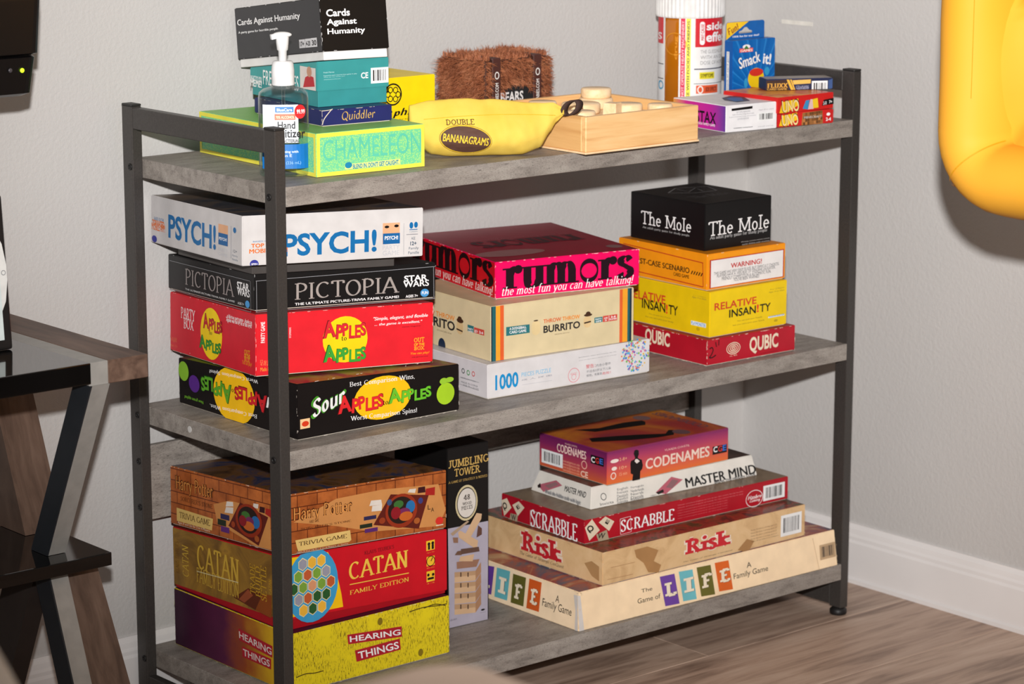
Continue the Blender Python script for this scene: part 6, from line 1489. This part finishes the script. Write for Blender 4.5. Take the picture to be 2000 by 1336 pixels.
for i in range(NS + 1):
    s = i / NS; zt_, zb_, w_ = lerp_tab(TOPZ, s), lerp_tab(BOTZ, s), lerp_tab(WID, s)
    for k in range(NK):
        a = 2 * PI * k / NK; z = (math.cos(a) + 1) / 2        # 1 top .. 0 bottom
        prof = math.sin(a); full = (1 - z) ** .45 * 1.05 if z > .5 else 1.0
        full = min(1.0, .18 + 1.15 * (1 - z) ** .75) if z > .25 else .62 + .38 * (z / .25) ** .6
        off = (1 if prof > 0 else -1) * abs(prof) ** .7 * w_ * full if z < .999 else 0
        p = A + ax * (s * LEN) + sd * off; p.z = zb_ + (zt_ - zb_) * z
        wr_ = mn.noise(Vector((s * 9, z * 5, 3 if prof > 0 else 9))) * .0022 * (1 - abs(2 * s - 1) * .3) * (1 - z * .7) + mn.noise(Vector((s * 26, z * 7, 1))) * .0008
        p += sd * (wr_ if off > 0 else -wr_) * (0 if k in (0,) else 1)
        p.z = max(p.z + mn.noise(Vector((s * 12, a * 1.2, 5))) * .0012 * (1 if z > .03 else 0), .0004)
        V.append(p)
for i in range(NS):
    for k in range(NK): F.append((i * NK + k, i * NK + (k + 1) % NK, (i + 1) * NK + (k + 1) % NK, (i + 1) * NK + k))
F.append(tuple(range(NK - 1, -1, -1))); F.append(tuple(NS * NK + k for k in range(NK)))
pouch = tag(empty('banana_pouch', (0.36, 0.053, Z1 + .0006)), 'yellow banana-shaped zip pouch with a brown oval logo', 'pouch')
off0 = Vector((0.36, 0.053, 0)); V = [v - off0 for v in V]
YC = mat('yellow_cloth', m_cloth_yellow); BR = plain((88, 58, 46), 0.7)
sk = pd('cloth_body', V, F, pouch, YC, True)
tree = BVHTree.FromPolygons([tuple(v) for v in V], F)
fc = A - off0
def on_pouch(u, v, e):       # u along the pouch from its left end, v height
    p = fc + ax * u; o = Vector((p.x, p.y, v)) + sd * .1
    h = tree.ray_cast(o, -sd)
    q = h[0] if h[0] is not None else Vector((p.x, p.y, v))
    return q + sd * (e + .0002)
def dense(V2, F2, n=2):
    bm = bmesh.new(); vs2 = [bm.verts.new((x, y, 0)) for x, y in V2]
    for q in F2:
        try: bm.faces.new([vs2[i] for i in q])
        except ValueError: pass
    bmesh.ops.triangulate(bm, faces=bm.faces[:])
    bmesh.ops.subdivide_edges(bm, edges=bm.edges[:], cuts=n, use_grid_fill=True)
    bm.verts.index_update(); out = [(v.co.x, v.co.y) for v in bm.verts], [tuple(v.index for v in f.verts) for f in bm.faces]; bm.free(); return out
OU, OV = LEN * .335, .0245
def oval(rx, ry, ang=-.13): return [(OU + x * math.cos(ang) - y * math.sin(ang), OV + x * math.sin(ang) + y * math.cos(ang)) for x, y in circ(0, 0, rx, ry, 40)]
sheet('logo_border', *dense(*poly2d(oval(.0335, .0185)), 3), on_pouch, .0002, sk, plain((150, 110, 50), 0.7))
sheet('logo_rim', *dense(*poly2d(oval(.0328, .0178)), 3), on_pouch, .0005, sk, plain((236, 196, 40), 0.7))
sheet('logo_patch', *dense(*poly2d(oval(.0318, .0168)), 3), on_pouch, .0008, sk, BR)
lt = text2d('BANANAGRAMS', 'bold', OU - .029, OV - .0045, OU + .029, OV + .0055); lt = ([(OU + (x - OU) * math.cos(-.13) - (y - OV) * math.sin(-.13), OV + (x - OU) * math.sin(-.13) + (y - OV) * math.cos(-.13)) for x, y in lt[0]], lt[1])
sheet('title_lettering', *lt, on_pouch, .0014, sk, plain((238, 204, 60), 0.7))
for eps, c, g in ((.0009, (238, 204, 60), .0009), (.0014, (96, 60, 36), 0)):
    lt = text2d('DOUBLE', 'slabb' if g else 'slab', OU - .024 - g, OV + .0185 - g, OU + .012 + g, OV + .0255 + g); sheet('caption_lettering', *lt, on_pouch, eps, sk, plain(c, 0.7))
pts = [on_pouch(LEN * (.08 + .86 * i / 40), .05 + .004 * math.sin(i * .08), .0002) for i in range(41)]
bm = bmesh.new(); prev = None
for q in pts:
    a_, c_ = bm.verts.new(q + Vector((0, 0, .0004))), bm.verts.new(q - Vector((0, 0, .0004)))
    if prev: bm.faces.new((prev[0], prev[1], c_, a_))
    prev = (a_, c_)
bmo('seam', bm, sk, plain((206, 168, 24), 0.8))
# brown fabric loop at the stem end
tip = B - off0 + Vector((0, 0, .054)); V = []; F = []; n = 22; ax2 = (ax + Vector((.45, .25, .1))).normalized()
for i in range(n + 1):
    a = PI * 2 * i / n; c_ = tip + ax2 * (.0125 * (1 - math.cos(a))) + Vector((0, 0, 1)) * (.0095 * math.sin(a) + .0025 * (1 - math.cos(a)))
    for j in (-1, 1): V.append(c_ + (sd * .55 - ax * .8) * (j * .0062))
for i in range(n): F.append((2 * i, 2 * i + 1, 2 * i + 3, 2 * i + 2))
lp = pd('stem_loop', V, F, pouch, plain((66, 46, 40), 0.8), True)
md = lp.modifiers.new('thick', 'SOLIDIFY'); md.thickness = .0018

# ------------------------------------------------------------------ pill-bottle game
pc = Vector((0.8885, 0.2287, 0)); PR = 0.0448
toc = Vector((CAM.x - pc.x, CAM.y - pc.y, 0)).normalized(); rgt = Vector((-toc.y, toc.x, 0))
pill = tag(empty('pill_bottle_game', (pc.x, pc.y, Z1 + .0006)), 'oversized amber pill bottle game with white ribbed cap', 'game bottle')
lathe('bottle_body', [(PR * .94, 0), (PR, .003), (PR, .128), (PR * .96, .133), (PR * .9, .136)], pill, mat('amber_plastic', m_amber), 56)
lathe('cap', [(PR * 1.08, .1345), (PR * 1.1, .137), (PR * 1.1, .176), (PR * 1.06, .181), (PR * .98, .1815)], pill, plain((232, 230, 228), 0.4), 96, rib=1, smooth=False)
def on_pill(u, v, e):
    a = u / PR; q = toc * math.cos(a) + rgt * math.sin(a); return q * (PR + .0004 + e) + Vector((0, 0, v))
def pz(x, y): return (PR * math.asin(max(-.999, min(.999, (x - 425) / 245))), (215 - y / 4) * .000739)
def strip(x0, x1, y0, y1, col, name, eps, n=10, u0=None, u1=None):
    a, c = (u0 if u0 is not None else pz(x0, y0)[0]), (u1 if u1 is not None else pz(x1, y0)[0]); v1_, v0_ = pz(425, y0)[1], pz(425, y1)[1]
    P = [(a + (c - a) * i / n, v) for i in range(n + 1) for v in (v0_, v1_)]; Q = [(2 * i, 2 * i + 2, 2 * i + 3, 2 * i + 1) for i in range(n)]
    return sheet(name, P, Q, on_pill, eps, pill, card(col))
def ptext(s, bl, tr, col, font='bold', rot=0, eps=.0009, name='caption_lettering'):
    a, c = pz(*bl), pz(*tr); return sheet(name, *text2d(s, font, a[0], a[1], c[0], c[1], rot), on_pill, eps, pill, card(col))
strip(340, 0, 122, 850, (232, 230, 228), 'label', .0002, 24, u1=PR * 1.9)
strip(0, 235, 122, 850, (226, 224, 224), 'label', .0002, 14, u0=-PR * 1.75)
strip(354, 388, 128, 850, (214, 50, 84), 'label_stripe', .0005, 4); strip(396, 431, 128, 850, (238, 222, 50), 'label_stripe', .0005, 4)
ptext('DO NOT OPERATE HEAVY MACHINERY', (362, 800), (381, 150), (240, 200, 205), rot=90); ptext('TAKE WITH FOOD AND FRIENDS', (404, 800), (422, 150), (70, 70, 40), rot=90)
strip(465, 0, 122, 352, (208, 30, 44), 'label_panel', .0005, 12, u1=PR * 1.85); strip(0, 222, 122, 335, (208, 40, 52), 'label_panel', .0005, 10, u0=-PR * 1.75)
a = pz(545, 225); c = pz(545, 165)
sheet('title_lettering', *text2d('side', 'bold', pz(548, 0)[0], a[1], pz(548, 0)[0] + .036, c[1]), on_pill, .0009, pill, card((240, 236, 236)))
a = pz(545, 315); c = pz(545, 250)
sheet('title_lettering', *text2d('effects', 'bold', pz(545, 0)[0], a[1], pz(545, 0)[0] + .058, c[1] + .002), on_pill, .0009, pill, card((240, 236, 236)))
sheet('pencil_mark', *rrect2d(pz(498, 0)[0], pz(0, 335)[1], pz(536, 0)[0], pz(0, 158)[1]), on_pill, .0008, pill, card((240, 236, 236))); ptext('MAY CAUSE', (506, 300), (530, 175), (200, 40, 50), rot=90, eps=.0012)
for i, s in enumerate(('THE GUESSING GAME', 'WITH AN OVER', 'DOSE OF HUMOR')):
    y = 402 + i * 42; u = pz(505, 0)[0]; sheet('caption_lettering', *text2d(s, 'sans', u, pz(0, y)[1], u + .052, pz(0, y - 28)[1]), on_pill, .0009, pill, card((150, 146, 146)))
for y, w_ in ((520, 4), (632, 2)): strip(458, 0, y - w_, y + w_, (40, 46, 70), 'label_line', .0006, 10, u1=PR * 1.6)
strip(500, 612, 545, 597, (232, 216, 50), 'label_panel', .0006, 6); ptext('SYMPTOMS', (508, 586), (604, 556), (60, 56, 30))
strip(475, 638, 645, 708, (220, 90, 50), 'label_panel', .0006, 8); ptext('SIDE EFFECTS', (545, 694), (628, 660), (110, 40, 30)); u, v = pz(507, 678); sheet('label_emblem', *ring2d(u, v, .0045, .0055, .0018), on_pill, .0009, pill, card((236, 226, 220)))
ptext('S', (186, 305), (214, 250), (235, 225, 225)); e_ = pz(212, 655); sheet('label_emblem', *poly2d(circ(e_[0] - .003, e_[1], .008, .0065)), on_pill, .0006, pill, card((60, 150, 190)))
for y in (492, 604): strip(0, 225, y - 3, y + 3, (50, 50, 60), 'label_line', .0006, 6, u0=-PR * 1.4)
u = pz(290, 0)[0]; sheet('embossed_arch', *ring2d(u + .004, pz(0, 330)[1], .017, .016, .0012), on_pill, .0004, pill, plain((214, 140, 40), 0.2)); ptext('drug', (305, 450), (335, 270), (214, 140, 40), rot=90, eps=.0004, name='embossed_lettering')

# ------------------------------------------------------------------ hand sanitizer
sc0 = Vector((0.069, 0.078, 0)); toc = Vector((CAM.x - sc0.x, CAM.y - sc0.y, 0)).normalized(); rgt = Vector((-toc.y, toc.x, 0)); rz = math.atan2(rgt.y, rgt.x)
SA, SB = 0.0302, 0.0175
san = tag(empty('hand_sanitizer', (sc0.x, sc0.y, Z1 + .0006)), 'clear pump bottle of hand sanitizer at the left end', 'bottle')
CLEAR = mat('clear_plastic', m_clear); PUMPW = plain((236, 236, 236), 0.35)
def obl(name, prof, mm, n=48, a=SA, c=SB, pw=2.6):
    V = []; F = []
    for (k, z) in prof:
        for i in range(n):
            t_ = 2 * PI * i / n; ct, st_ = math.cos(t_), math.sin(t_); x = a * k * (1 if ct > 0 else -1) * abs(ct) ** (2 / pw); y = c * k * (1 if st_ > 0 else -1) * abs(st_) ** (2 / pw)
            V.append(rgt * x - toc * y + Vector((0, 0, z)))
    for j in range(len(prof) - 1):
        for i in range(n): F.append((j * n + i, j * n + (i + 1) % n, (j + 1) * n + (i + 1) % n, (j + 1) * n + i))
    F.append(tuple(range(n - 1, -1, -1))); F.append(tuple((len(prof) - 1) * n + i for i in range(n)))
    return pd(name, V, F, san, mm, True)
obl('bottle_body', [(.9, 0), (.98, .002), (1, .006), (1, .094), (.97, .1), (.8, .1045), (.5, .1075), (.42, .109)], CLEAR)
lathe('pump_collar', [(.0135, .109), (.0138, .110), (.0138, .127), (.0128, .1345), (.0115, .1375), (.006, .138)], san, PUMPW, 40, rib=1)
lathe('pump_stem', [(.0048, .138), (.0052, .150), (.0066, .151), (.0074, .159), (.0078, .166), (.006, .168)], san, PUMPW, 24)
lathe('dip_tube', [(.002, .01), (.002, .11)], san, CLEAR, 12)
hd = bmesh.new(); bmesh.ops.create_uvsphere(hd, u_segments=20, v_segments=10, radius=1.0); bmesh.ops.scale(hd, vec=(.0115, .007, .0036), verts=hd.verts); hd = bmo('pump_head', hd, san, PUMPW, True); hd.location = (0, 0, .169); hd.rotation_euler = (0, 0, rz)
sp = tube('pump_spout', [(-rgt * .003 + Vector((0, 0, .1685))), (-rgt * .0135 + toc * .004 + Vector((0, 0, .1665)))], .006, .005, san, PUMPW, up=(0, 0, 1))
def on_san(u, v, e):
    x = max(-SA * .999, min(SA * .999, u)); y = SB * (1 - abs(x / SA) ** 2.6) ** (1 / 2.6); return rgt * x + toc * (y + .0004 + e) + Vector((0, 0, v))
def sz(x, y): return ((x - 650) / 3.712 / 1625 * 1.0, (350 - y / 3.712) / 1625 * .99 + .0004)
def sfig(fig, col, eps, name):
    V2, F2 = fig; sheet(name, V2, F2, on_san, eps, san, plain(col, 0.4))
def srect(bl, tr, col, eps, name, n=8):
    a, c = sz(*bl), sz(*tr); P = [(a[0] + (c[0] - a[0]) * i / n, v) for i in range(n + 1) for v in (a[1], c[1])]; sfig((P, [(2 * i, 2 * i + 2, 2 * i + 3, 2 * i + 1) for i in range(n)]), col, eps, name)
def stext(s, bl, tr, col, font='bold', name='label_lettering', eps=.0012): a, c = sz(*bl), sz(*tr); sfig(text2d(s, font, *a, *c), col, eps, name)
srect((500, 1050), (755, 770), (226, 232, 236), .0003, 'label', 8)
srect((492, 1240), (822, 1060), (12, 112, 190), .0006, 'label_panel', 12); srect((590, 825), (722, 785), (60, 130, 200), .0009, 'label_panel'); stext('BlueCare', (600, 818), (712, 795), (230, 236, 240)); srect((585, 880), (735, 838), (226, 120, 90), .0009, 'label_panel'); stext('70% ALCOHOL', (592, 872), (728, 850), (250, 230, 200))
a = sz(768, 822); sfig(poly2d(circ(a[0], a[1], .0066, .0085)), (205, 40, 44), .0013, 'label_disc'); stext('99.99', (744, 838), (802, 805), (240, 230, 230), eps=.0017)
stext('Hand', (606, 946), (732, 892), (40, 40, 44), 'semi', 'title_lettering'); stext('Sanitizer', (560, 1010), (803, 948), (40, 40, 44), 'semi', 'title_lettering'); stext('ANTIBACTERIAL', (560, 1046), (765, 1022), (90, 90, 96))
stext('moisturizing with', (560, 1128), (752, 1104), (220, 232, 240)); stext('Vitamin E', (560, 1152), (705, 1132), (220, 232, 240)); stext('8 FL. OZ (236 mL)', (540, 1212), (770, 1184), (150, 200, 235), 'sans')

# ------------------------------------------------------------------ side table at the left
TZ = 0.55; TWD = mat('walnut_laminate', wood((70, 52, 44), (100, 78, 66), (122, 98, 84), (9, 1.2, 9), 6, 0.5, 0.35)); TWL = mat('walnut_leg', wood((74, 57, 49), (96, 76, 65), (112, 91, 79), (12, 3, 2), 7, 0.5, 0.35)); TMET = plain((158, 155, 151), 0.4, 0.12); BGL = mat('black_glass', m_glass_black)
tbl = tag(empty('side_table', (-0.46, 0.17, 0)), 'side table with black glass top, wood edge and crossed legs', 'table')
def tb(o): o.location = Vector(o.location) - Vector((-0.46, 0.17, 0)); return o
Y0, Y1 = 0.0025, 0.335
SLATE = plain((44, 48, 54), 0.4, 0.3)
def slantbar(x0, x1, ya, za, yb, zb_, dy):      # bar leaning in the depth direction, cut level at both ends
    V = [(x, y + s * dy / 2, z) for (y, z) in ((ya, za), (yb, zb_)) for (x, s) in ((x0, -1), (x1, -1), (x1, 1), (x0, 1))]
    return V, [(3, 2, 1, 0), (4, 5, 6, 7), (0, 1, 5, 4), (1, 2, 6, 5), (2, 3, 7, 6), (3, 0, 4, 7)]
for sgn in (0, 1):
    mx = (lambda x: x) if sgn == 0 else (lambda x: -0.92 - x)
    def rng(a, c): a, c = mx(a), mx(c); return (min(a, c), max(a, c))
    tb(box('wood_edge', (*rng(-.233, -.18), Y0, Y1, TZ - .027, TZ), tbl, TWD, .0008, 1))
    tb(box('metal_strip', (*rng(-.258, -.233), Y0, Y1, TZ - .027, TZ - .0002), tbl, TMET, .0006, 1))
    xm, xw = mx(-.2455), mx(-.2065)
    for (ya, za, yb, zb_) in ((.018, TZ - .0265, .128, .301), (.128, .284, .022, .002)):
        lg = pd('metal_leg', *slantbar(xm - .0105, xm + .0125, ya, za, yb, zb_, .036), tbl, TMET); tb(lg)
        pd('side_plate', *slantbar(xm - .0125, xm - .0105, ya, za, yb, zb_, .036), lg, SLATE)
    for (x_, wd_, ya, za, yb, zb_, dy) in ((xw, .053, .318, TZ - .0265, .232, .301, .06), (xw, .053, .165, .284, .022, .002, .062), (xm, .025, .165, .284, .30, .002, .062)):
        tb(pd('wood_leg', *slantbar(x_ - wd_ / 2, x_ + wd_ / 2, ya, za, yb, zb_, dy), tbl, TWL if wd_ > .03 else plain((56, 48, 45), 0.5)))
tb(box('glass_top', (-.662, -.258, Y0 - .004, Y1, TZ - .0235, TZ + .0008), tbl, BGL, .0012, 2))
tb(box('glass_shelf', (-.73, -.19, .077, .333, .2845, .3005), tbl, BGL, .0012, 2))
# tablet standing on it
tab_ = tag(empty('tablet', (-.287, .118, TZ + .0012), (-.075, 0, 0)), 'upright tablet with a white screen standing on the black glass table', 'tablet')
box('casing', (-.25, 0, 0, .009, 0, .178), tab_, plain((30, 29, 30), 0.35), .004, 3)
sheet('bezel', *rrect2d(-.2485, .0015, -.0015, .1765), lambda u, v, e: (u, -e, v), .0003, tab_, plain((226, 226, 224), 0.2))
sheet('screen', *rect2d(-.238, .012, -.011, .166), lambda u, v, e: (u, -e, v), .0006, tab_, plain((214, 226, 226), 0.12)); sheet('home_button', *ring2d(-.006, .089, .003, .003, .0009), lambda u, v, e: (u, -e, v), .0007, tab_, plain((150, 150, 152), 0.3))
tab_.location.z += .0004

# ------------------------------------------------------------------ black dispenser on the wall
dsp = tag(empty('wall_dispenser', (-.4, .353, .84)), 'black wall-mounted dispenser with a green indicator light', 'dispenser')
BLK = plain((13, 12, 13), 0.28, 0, 0.45)
def shell(name, levels, parent, mm):
    V = []; F = []; n = 0
    for (xl, xr, yf, z) in levels:
        P = []; r = .012
        for cx, cy, a0 in ((xr - r, yf + r, -90), (xr - .002, .351, 0), (xl + .002, .351, 90), (xl + r, yf + r, 180)):
            rr = r if a0 in (-90, 180) else .002
            P += [(cx + rr * math.cos(math.radians(a0 + q * 22.5)), cy + rr * math.sin(math.radians(a0 + q * 22.5)), z) for q in range(5)]
        n = len(P); V += [(x + .4, y - .353, z_ - .84) for x, y, z_ in P]
    for j in range(len(levels) - 1):
        for i in range(n): F.append((j * n + i, j * n + (i + 1) % n, (j + 1) * n + (i + 1) % n, (j + 1) * n + i))
    F.append(tuple(range(n - 1, -1, -1))); F.append(tuple((len(levels) - 1) * n + i for i in range(n)))
    return pd(name, V, F, parent, mm)
shell('lower_housing', [(-.535, -.262, .112, .842), (-.540, -.2565, .104, .8455), (-.545, -.2515, .1, .886), (-.545, -.253, .104, .8875)], dsp, BLK)
shell('front_cover', [(-.548, -.252, .103, .8885), (-.552, -.2485, .098, .8905), (-.556, -.2445, .096, .95), (-.556, -.2445, .1, 1.08), (-.54, -.26, .14, 1.15), (-.52, -.28, .2, 1.17)], dsp, BLK)
def led(x, z, col, em, nm):
    o = lathe(nm, [(.0026, 0), (.0026, .0006), (.0018, .0012)], dsp, col, 14); o.rotation_euler = (PI / 2, 0, 0); o.location = (x + .4, .1 - .353, z - .84)
def m_led(t):
    t.base(t.ramp(t.noise(t.coords('Object'), 50, 1), [(0.3, (180, 225, 30)), (0.7, (190, 235, 40))])); t.b.inputs['Emission Color'].default_value = lin((190, 235, 30)); t.b.inputs['Emission Strength'].default_value = 1.4
led(-.273, .872, mat('green_led', m_led), 1, 'indicator_light'); led(-.288, .873, plain((70, 66, 70), 0.2), 0, 'sensor_window')

# ------------------------------------------------------------------ yellow upholstered chair at the right
YX = 0.52
ch = tag(empty('yellow_chair', (YX + .2, -0.95, 0)), 'glossy yellow padded chair back with rolled edge, upper right corner', 'chair')
LEA = mat('yellow_leather', m_leather)
def yp(x, y, z): return (x - YX - .2, y + 0.95, z)
# rolled border: a fat tube around a rounded rectangle in the plane facing -X
yl, zb0, zt0, yr = -0.621, 0.759, 1.45, -1.26; rr = .052; P = []
for cy, cz, a0 in ((yr + rr, zb0 + rr, 180), (yl - rr, zb0 + rr, 270), (yl - rr, zt0 - rr, 0), (yr + rr, zt0 - rr, 90)):
    for q in range(9): a = math.radians(a0 + q * 11.25); P.append((cy + rr * math.cos(a), cz + rr * math.sin(a)))
def dense_path(P, step=.02):
    out = []
    for (a, c) in zip(P, P[1:] + P[:1]):
        n = max(1, int(math.hypot(c[0] - a[0], c[1] - a[1]) / step))
        out += [(a[0] + (c[0] - a[0]) * i / n, a[1] + (c[1] - a[1]) * i / n) for i in range(n)]
    return out
P = dense_path(P); n = len(P); K = 24; V = []; F = []
for i, (y, z) in enumerate(P):
    a, c = P[i - 1], P[(i + 1) % n]; ty, tz = c[0] - a[0], c[1] - a[1]; L = math.hypot(ty, tz); ny, nz = -tz / L, ty / L
    for k in range(K):
        t_ = 2 * PI * k / K; wv = .0018 * mn.noise(Vector((y * 14, z * 14, k * .2)))
        rx, rn = .056 + wv, .041 + wv
        V.append(yp(YX + rx * math.sin(t_), y + ny * rn * math.cos(t_) * 1.0, z + nz * rn * math.cos(t_)))
for i in range(n):
    for k in range(K): F.append((i * K + k, i * K + (k + 1) % K, ((i + 1) % n) * K + (k + 1) % K, ((i + 1) % n) * K + k))
pd('rolled_border', V, F, ch, LEA, True)
# tufted centre panel
V = []; F = []; NU, NV = 40, 44
for j in range(NV + 1):
    for i in range(NU + 1):
        y = yl - .03 + (yr + .03 - yl + .03) * i / NU; z = zb0 + .03 + (zt0 - .06 - zb0) * j / NV
        u_, v_ = (y - yl) / .11, (z - zb0) / .13; tuft = abs(math.sin(PI * (u_ + v_) / 2)) * abs(math.sin(PI * (u_ - v_) / 2)); V.append(yp(YX + .012 - .034 * tuft ** .5, y, z))
for j in range(NV):
    for i in range(NU): F.append((j * (NU + 1) + i, j * (NU + 1) + i + 1, (j + 1) * (NU + 1) + i + 1, (j + 1) * (NU + 1) + i))
pd('tufted_panel', V, F, ch, LEA, True)
box('back_board', (YX + .02 - YX - .2, YX + .05 - YX - .2, yr + .03 + .95, yl - .03 + .95, zb0 + .02, zt0 - .02), ch, plain((60, 50, 40), 0.6))
def ribline(name, pts, w):
    V = []; F = []
    for i, p in enumerate(pts):
        p = Vector(p); a = Vector(pts[max(0, i - 1)]); c = Vector(pts[min(len(pts) - 1, i + 1)]); d_ = (c - a).normalized(); s_ = d_.cross(Vector((1, 0, 0))).normalized() * w
        V += [p - s_, p + s_]
        if i: F.append((2 * i - 2, 2 * i - 1, 2 * i + 1, 2 * i))
    return pd(name, V, F, ch, plain((214, 150, 14), 0.6))
cy, cz = yl - rr, zb0 + rr; dg = math.radians(-45); c0 = (cy + rr * math.cos(dg), cz + rr * math.sin(dg))     # mitre seam over the corner
ribline('mitre_seam', [yp(YX - .0575 * math.cos(t_) - .0006, c0[0] + .0420 * math.sin(t_) * math.cos(dg), c0[1] + .0420 * math.sin(t_) * math.sin(dg)) for t_ in [math.radians(-80 + 160 * i / 24) for i in range(25)]], .0007)
ribline('stitching', [yp(YX - .0575 * math.cos(.62) - .0008, yl - .0420 * math.sin(.62), zb0 + rr + .04 + i * .02) for i in range(27)], .0005)
tube('back_support', [yp(YX + .06, -1.1, .40), yp(YX + .045, -1.1, .84)], .06, .03, ch, plain((50, 40, 34), 0.5), up=(0, 1, 0))
box('seat', (-.16, .24, -.32, -.01, .40, .50), ch, LEA, .03, 4)
lathe('pedestal', [(.17, 0), (.17, .012), (.05, .03), (.03, .06), (.03, .40)], ch, plain((150, 148, 146), 0.3, .8), 32, loc=(.04, -.165, 0))

# ------------------------------------------------------------------ foreground table and chair, out of focus
ft = tag(empty('pale_table', (-1.25, -1.78, 0)), 'pale table corner, out of focus in the foreground', 'table')
PT = mat('pale_laminate', wood((178, 153, 136), (186, 161, 143), (192, 168, 150), (1, 8, 8), 3, 0.45, 0.35))
bm = bmesh.new(); P = []
for cx, cy, a0 in ((-.871 - .03, -1.408 - .03, 0), (-1.62 + .03, -1.408 - .03, 90), (-1.62 + .03, -2.15 + .03, 180), (-.871 - .03, -2.15 + .03, 270)):
    for q in range(7): a = math.radians(a0 + q * 15); P.append((cx + .03 * math.cos(a) + 1.25, cy + .03 * math.sin(a) + 1.78))
n = len(P); V = [(x, y, z) for z in (.667, .695) for x, y in P]; F = [(i, (i + 1) % n, n + (i + 1) % n, n + i) for i in range(n)] + [tuple(range(n - 1, -1, -1)), tuple(range(n, 2 * n))]
bm.free(); pd('table_top', V, F, ft, PT)
for x in (-.3, .33):
    for y in (-.3, .3): tube('leg', [(x, y, 0), (x, y, .667)], .04, .04, ft, plain((60, 58, 58), 0.4, .4))
wc = tag(empty('white_chair', (-1.275, -1.165, 0)), 'white chair back peeking in at the lower left corner', 'chair')
WP = plain((242, 240, 236), 0.4)
V = []; F = []; NU = 16; NV = 14
for side in (0, 1):
    for j in range(NV + 1):
        for i in range(NU + 1):
            u = -1 + 2 * i / NU; v = j / NV; w_ = .2 * (1 - .22 * v ** 3) * (1 - .10 * max(0, v - .75) * 4); z = .44 + .335 * v * (1 - .08 * abs(u) ** 3)
            V.append((u * w_, -.165 + .05 * (u * u) - .035 * v + (-.012 if side else 0), z))
m_ = (NU + 1) * (NV + 1)
for s_ in (0, 1):
    for j in range(NV):
        for i in range(NU): q = (j * (NU + 1) + i, j * (NU + 1) + i + 1, (j + 1) * (NU + 1) + i + 1, (j + 1) * (NU + 1) + i); F.append(tuple(x + s_ * m_ for x in (q if s_ else q[::-1])))
rim = [i for i in range(NU + 1)] + [(j + 1) * (NU + 1) - 1 for j in range(1, NV + 1)] + [NV * (NU + 1) + i for i in range(NU - 1, -1, -1)] + [j * (NU + 1) for j in range(NV - 1, 0, -1)]
for a, c in zip(rim, rim[1:] + rim[:1]): F.append((a, c, c + m_, a + m_))
bk = pd('backrest', V, F, wc, WP, True); bk.rotation_euler = (0, 0, 0)
box('seat', (-.2, .2, -.17, .2, .425, .45), wc, WP, .01, 3)
for x in (-.16, .16):
    for y in (-.13, .16): tube('leg', [(x * 1.15, y * 1.15, 0), (x, y, .427)], .028, .028, wc, plain((170, 140, 105), 0.5))
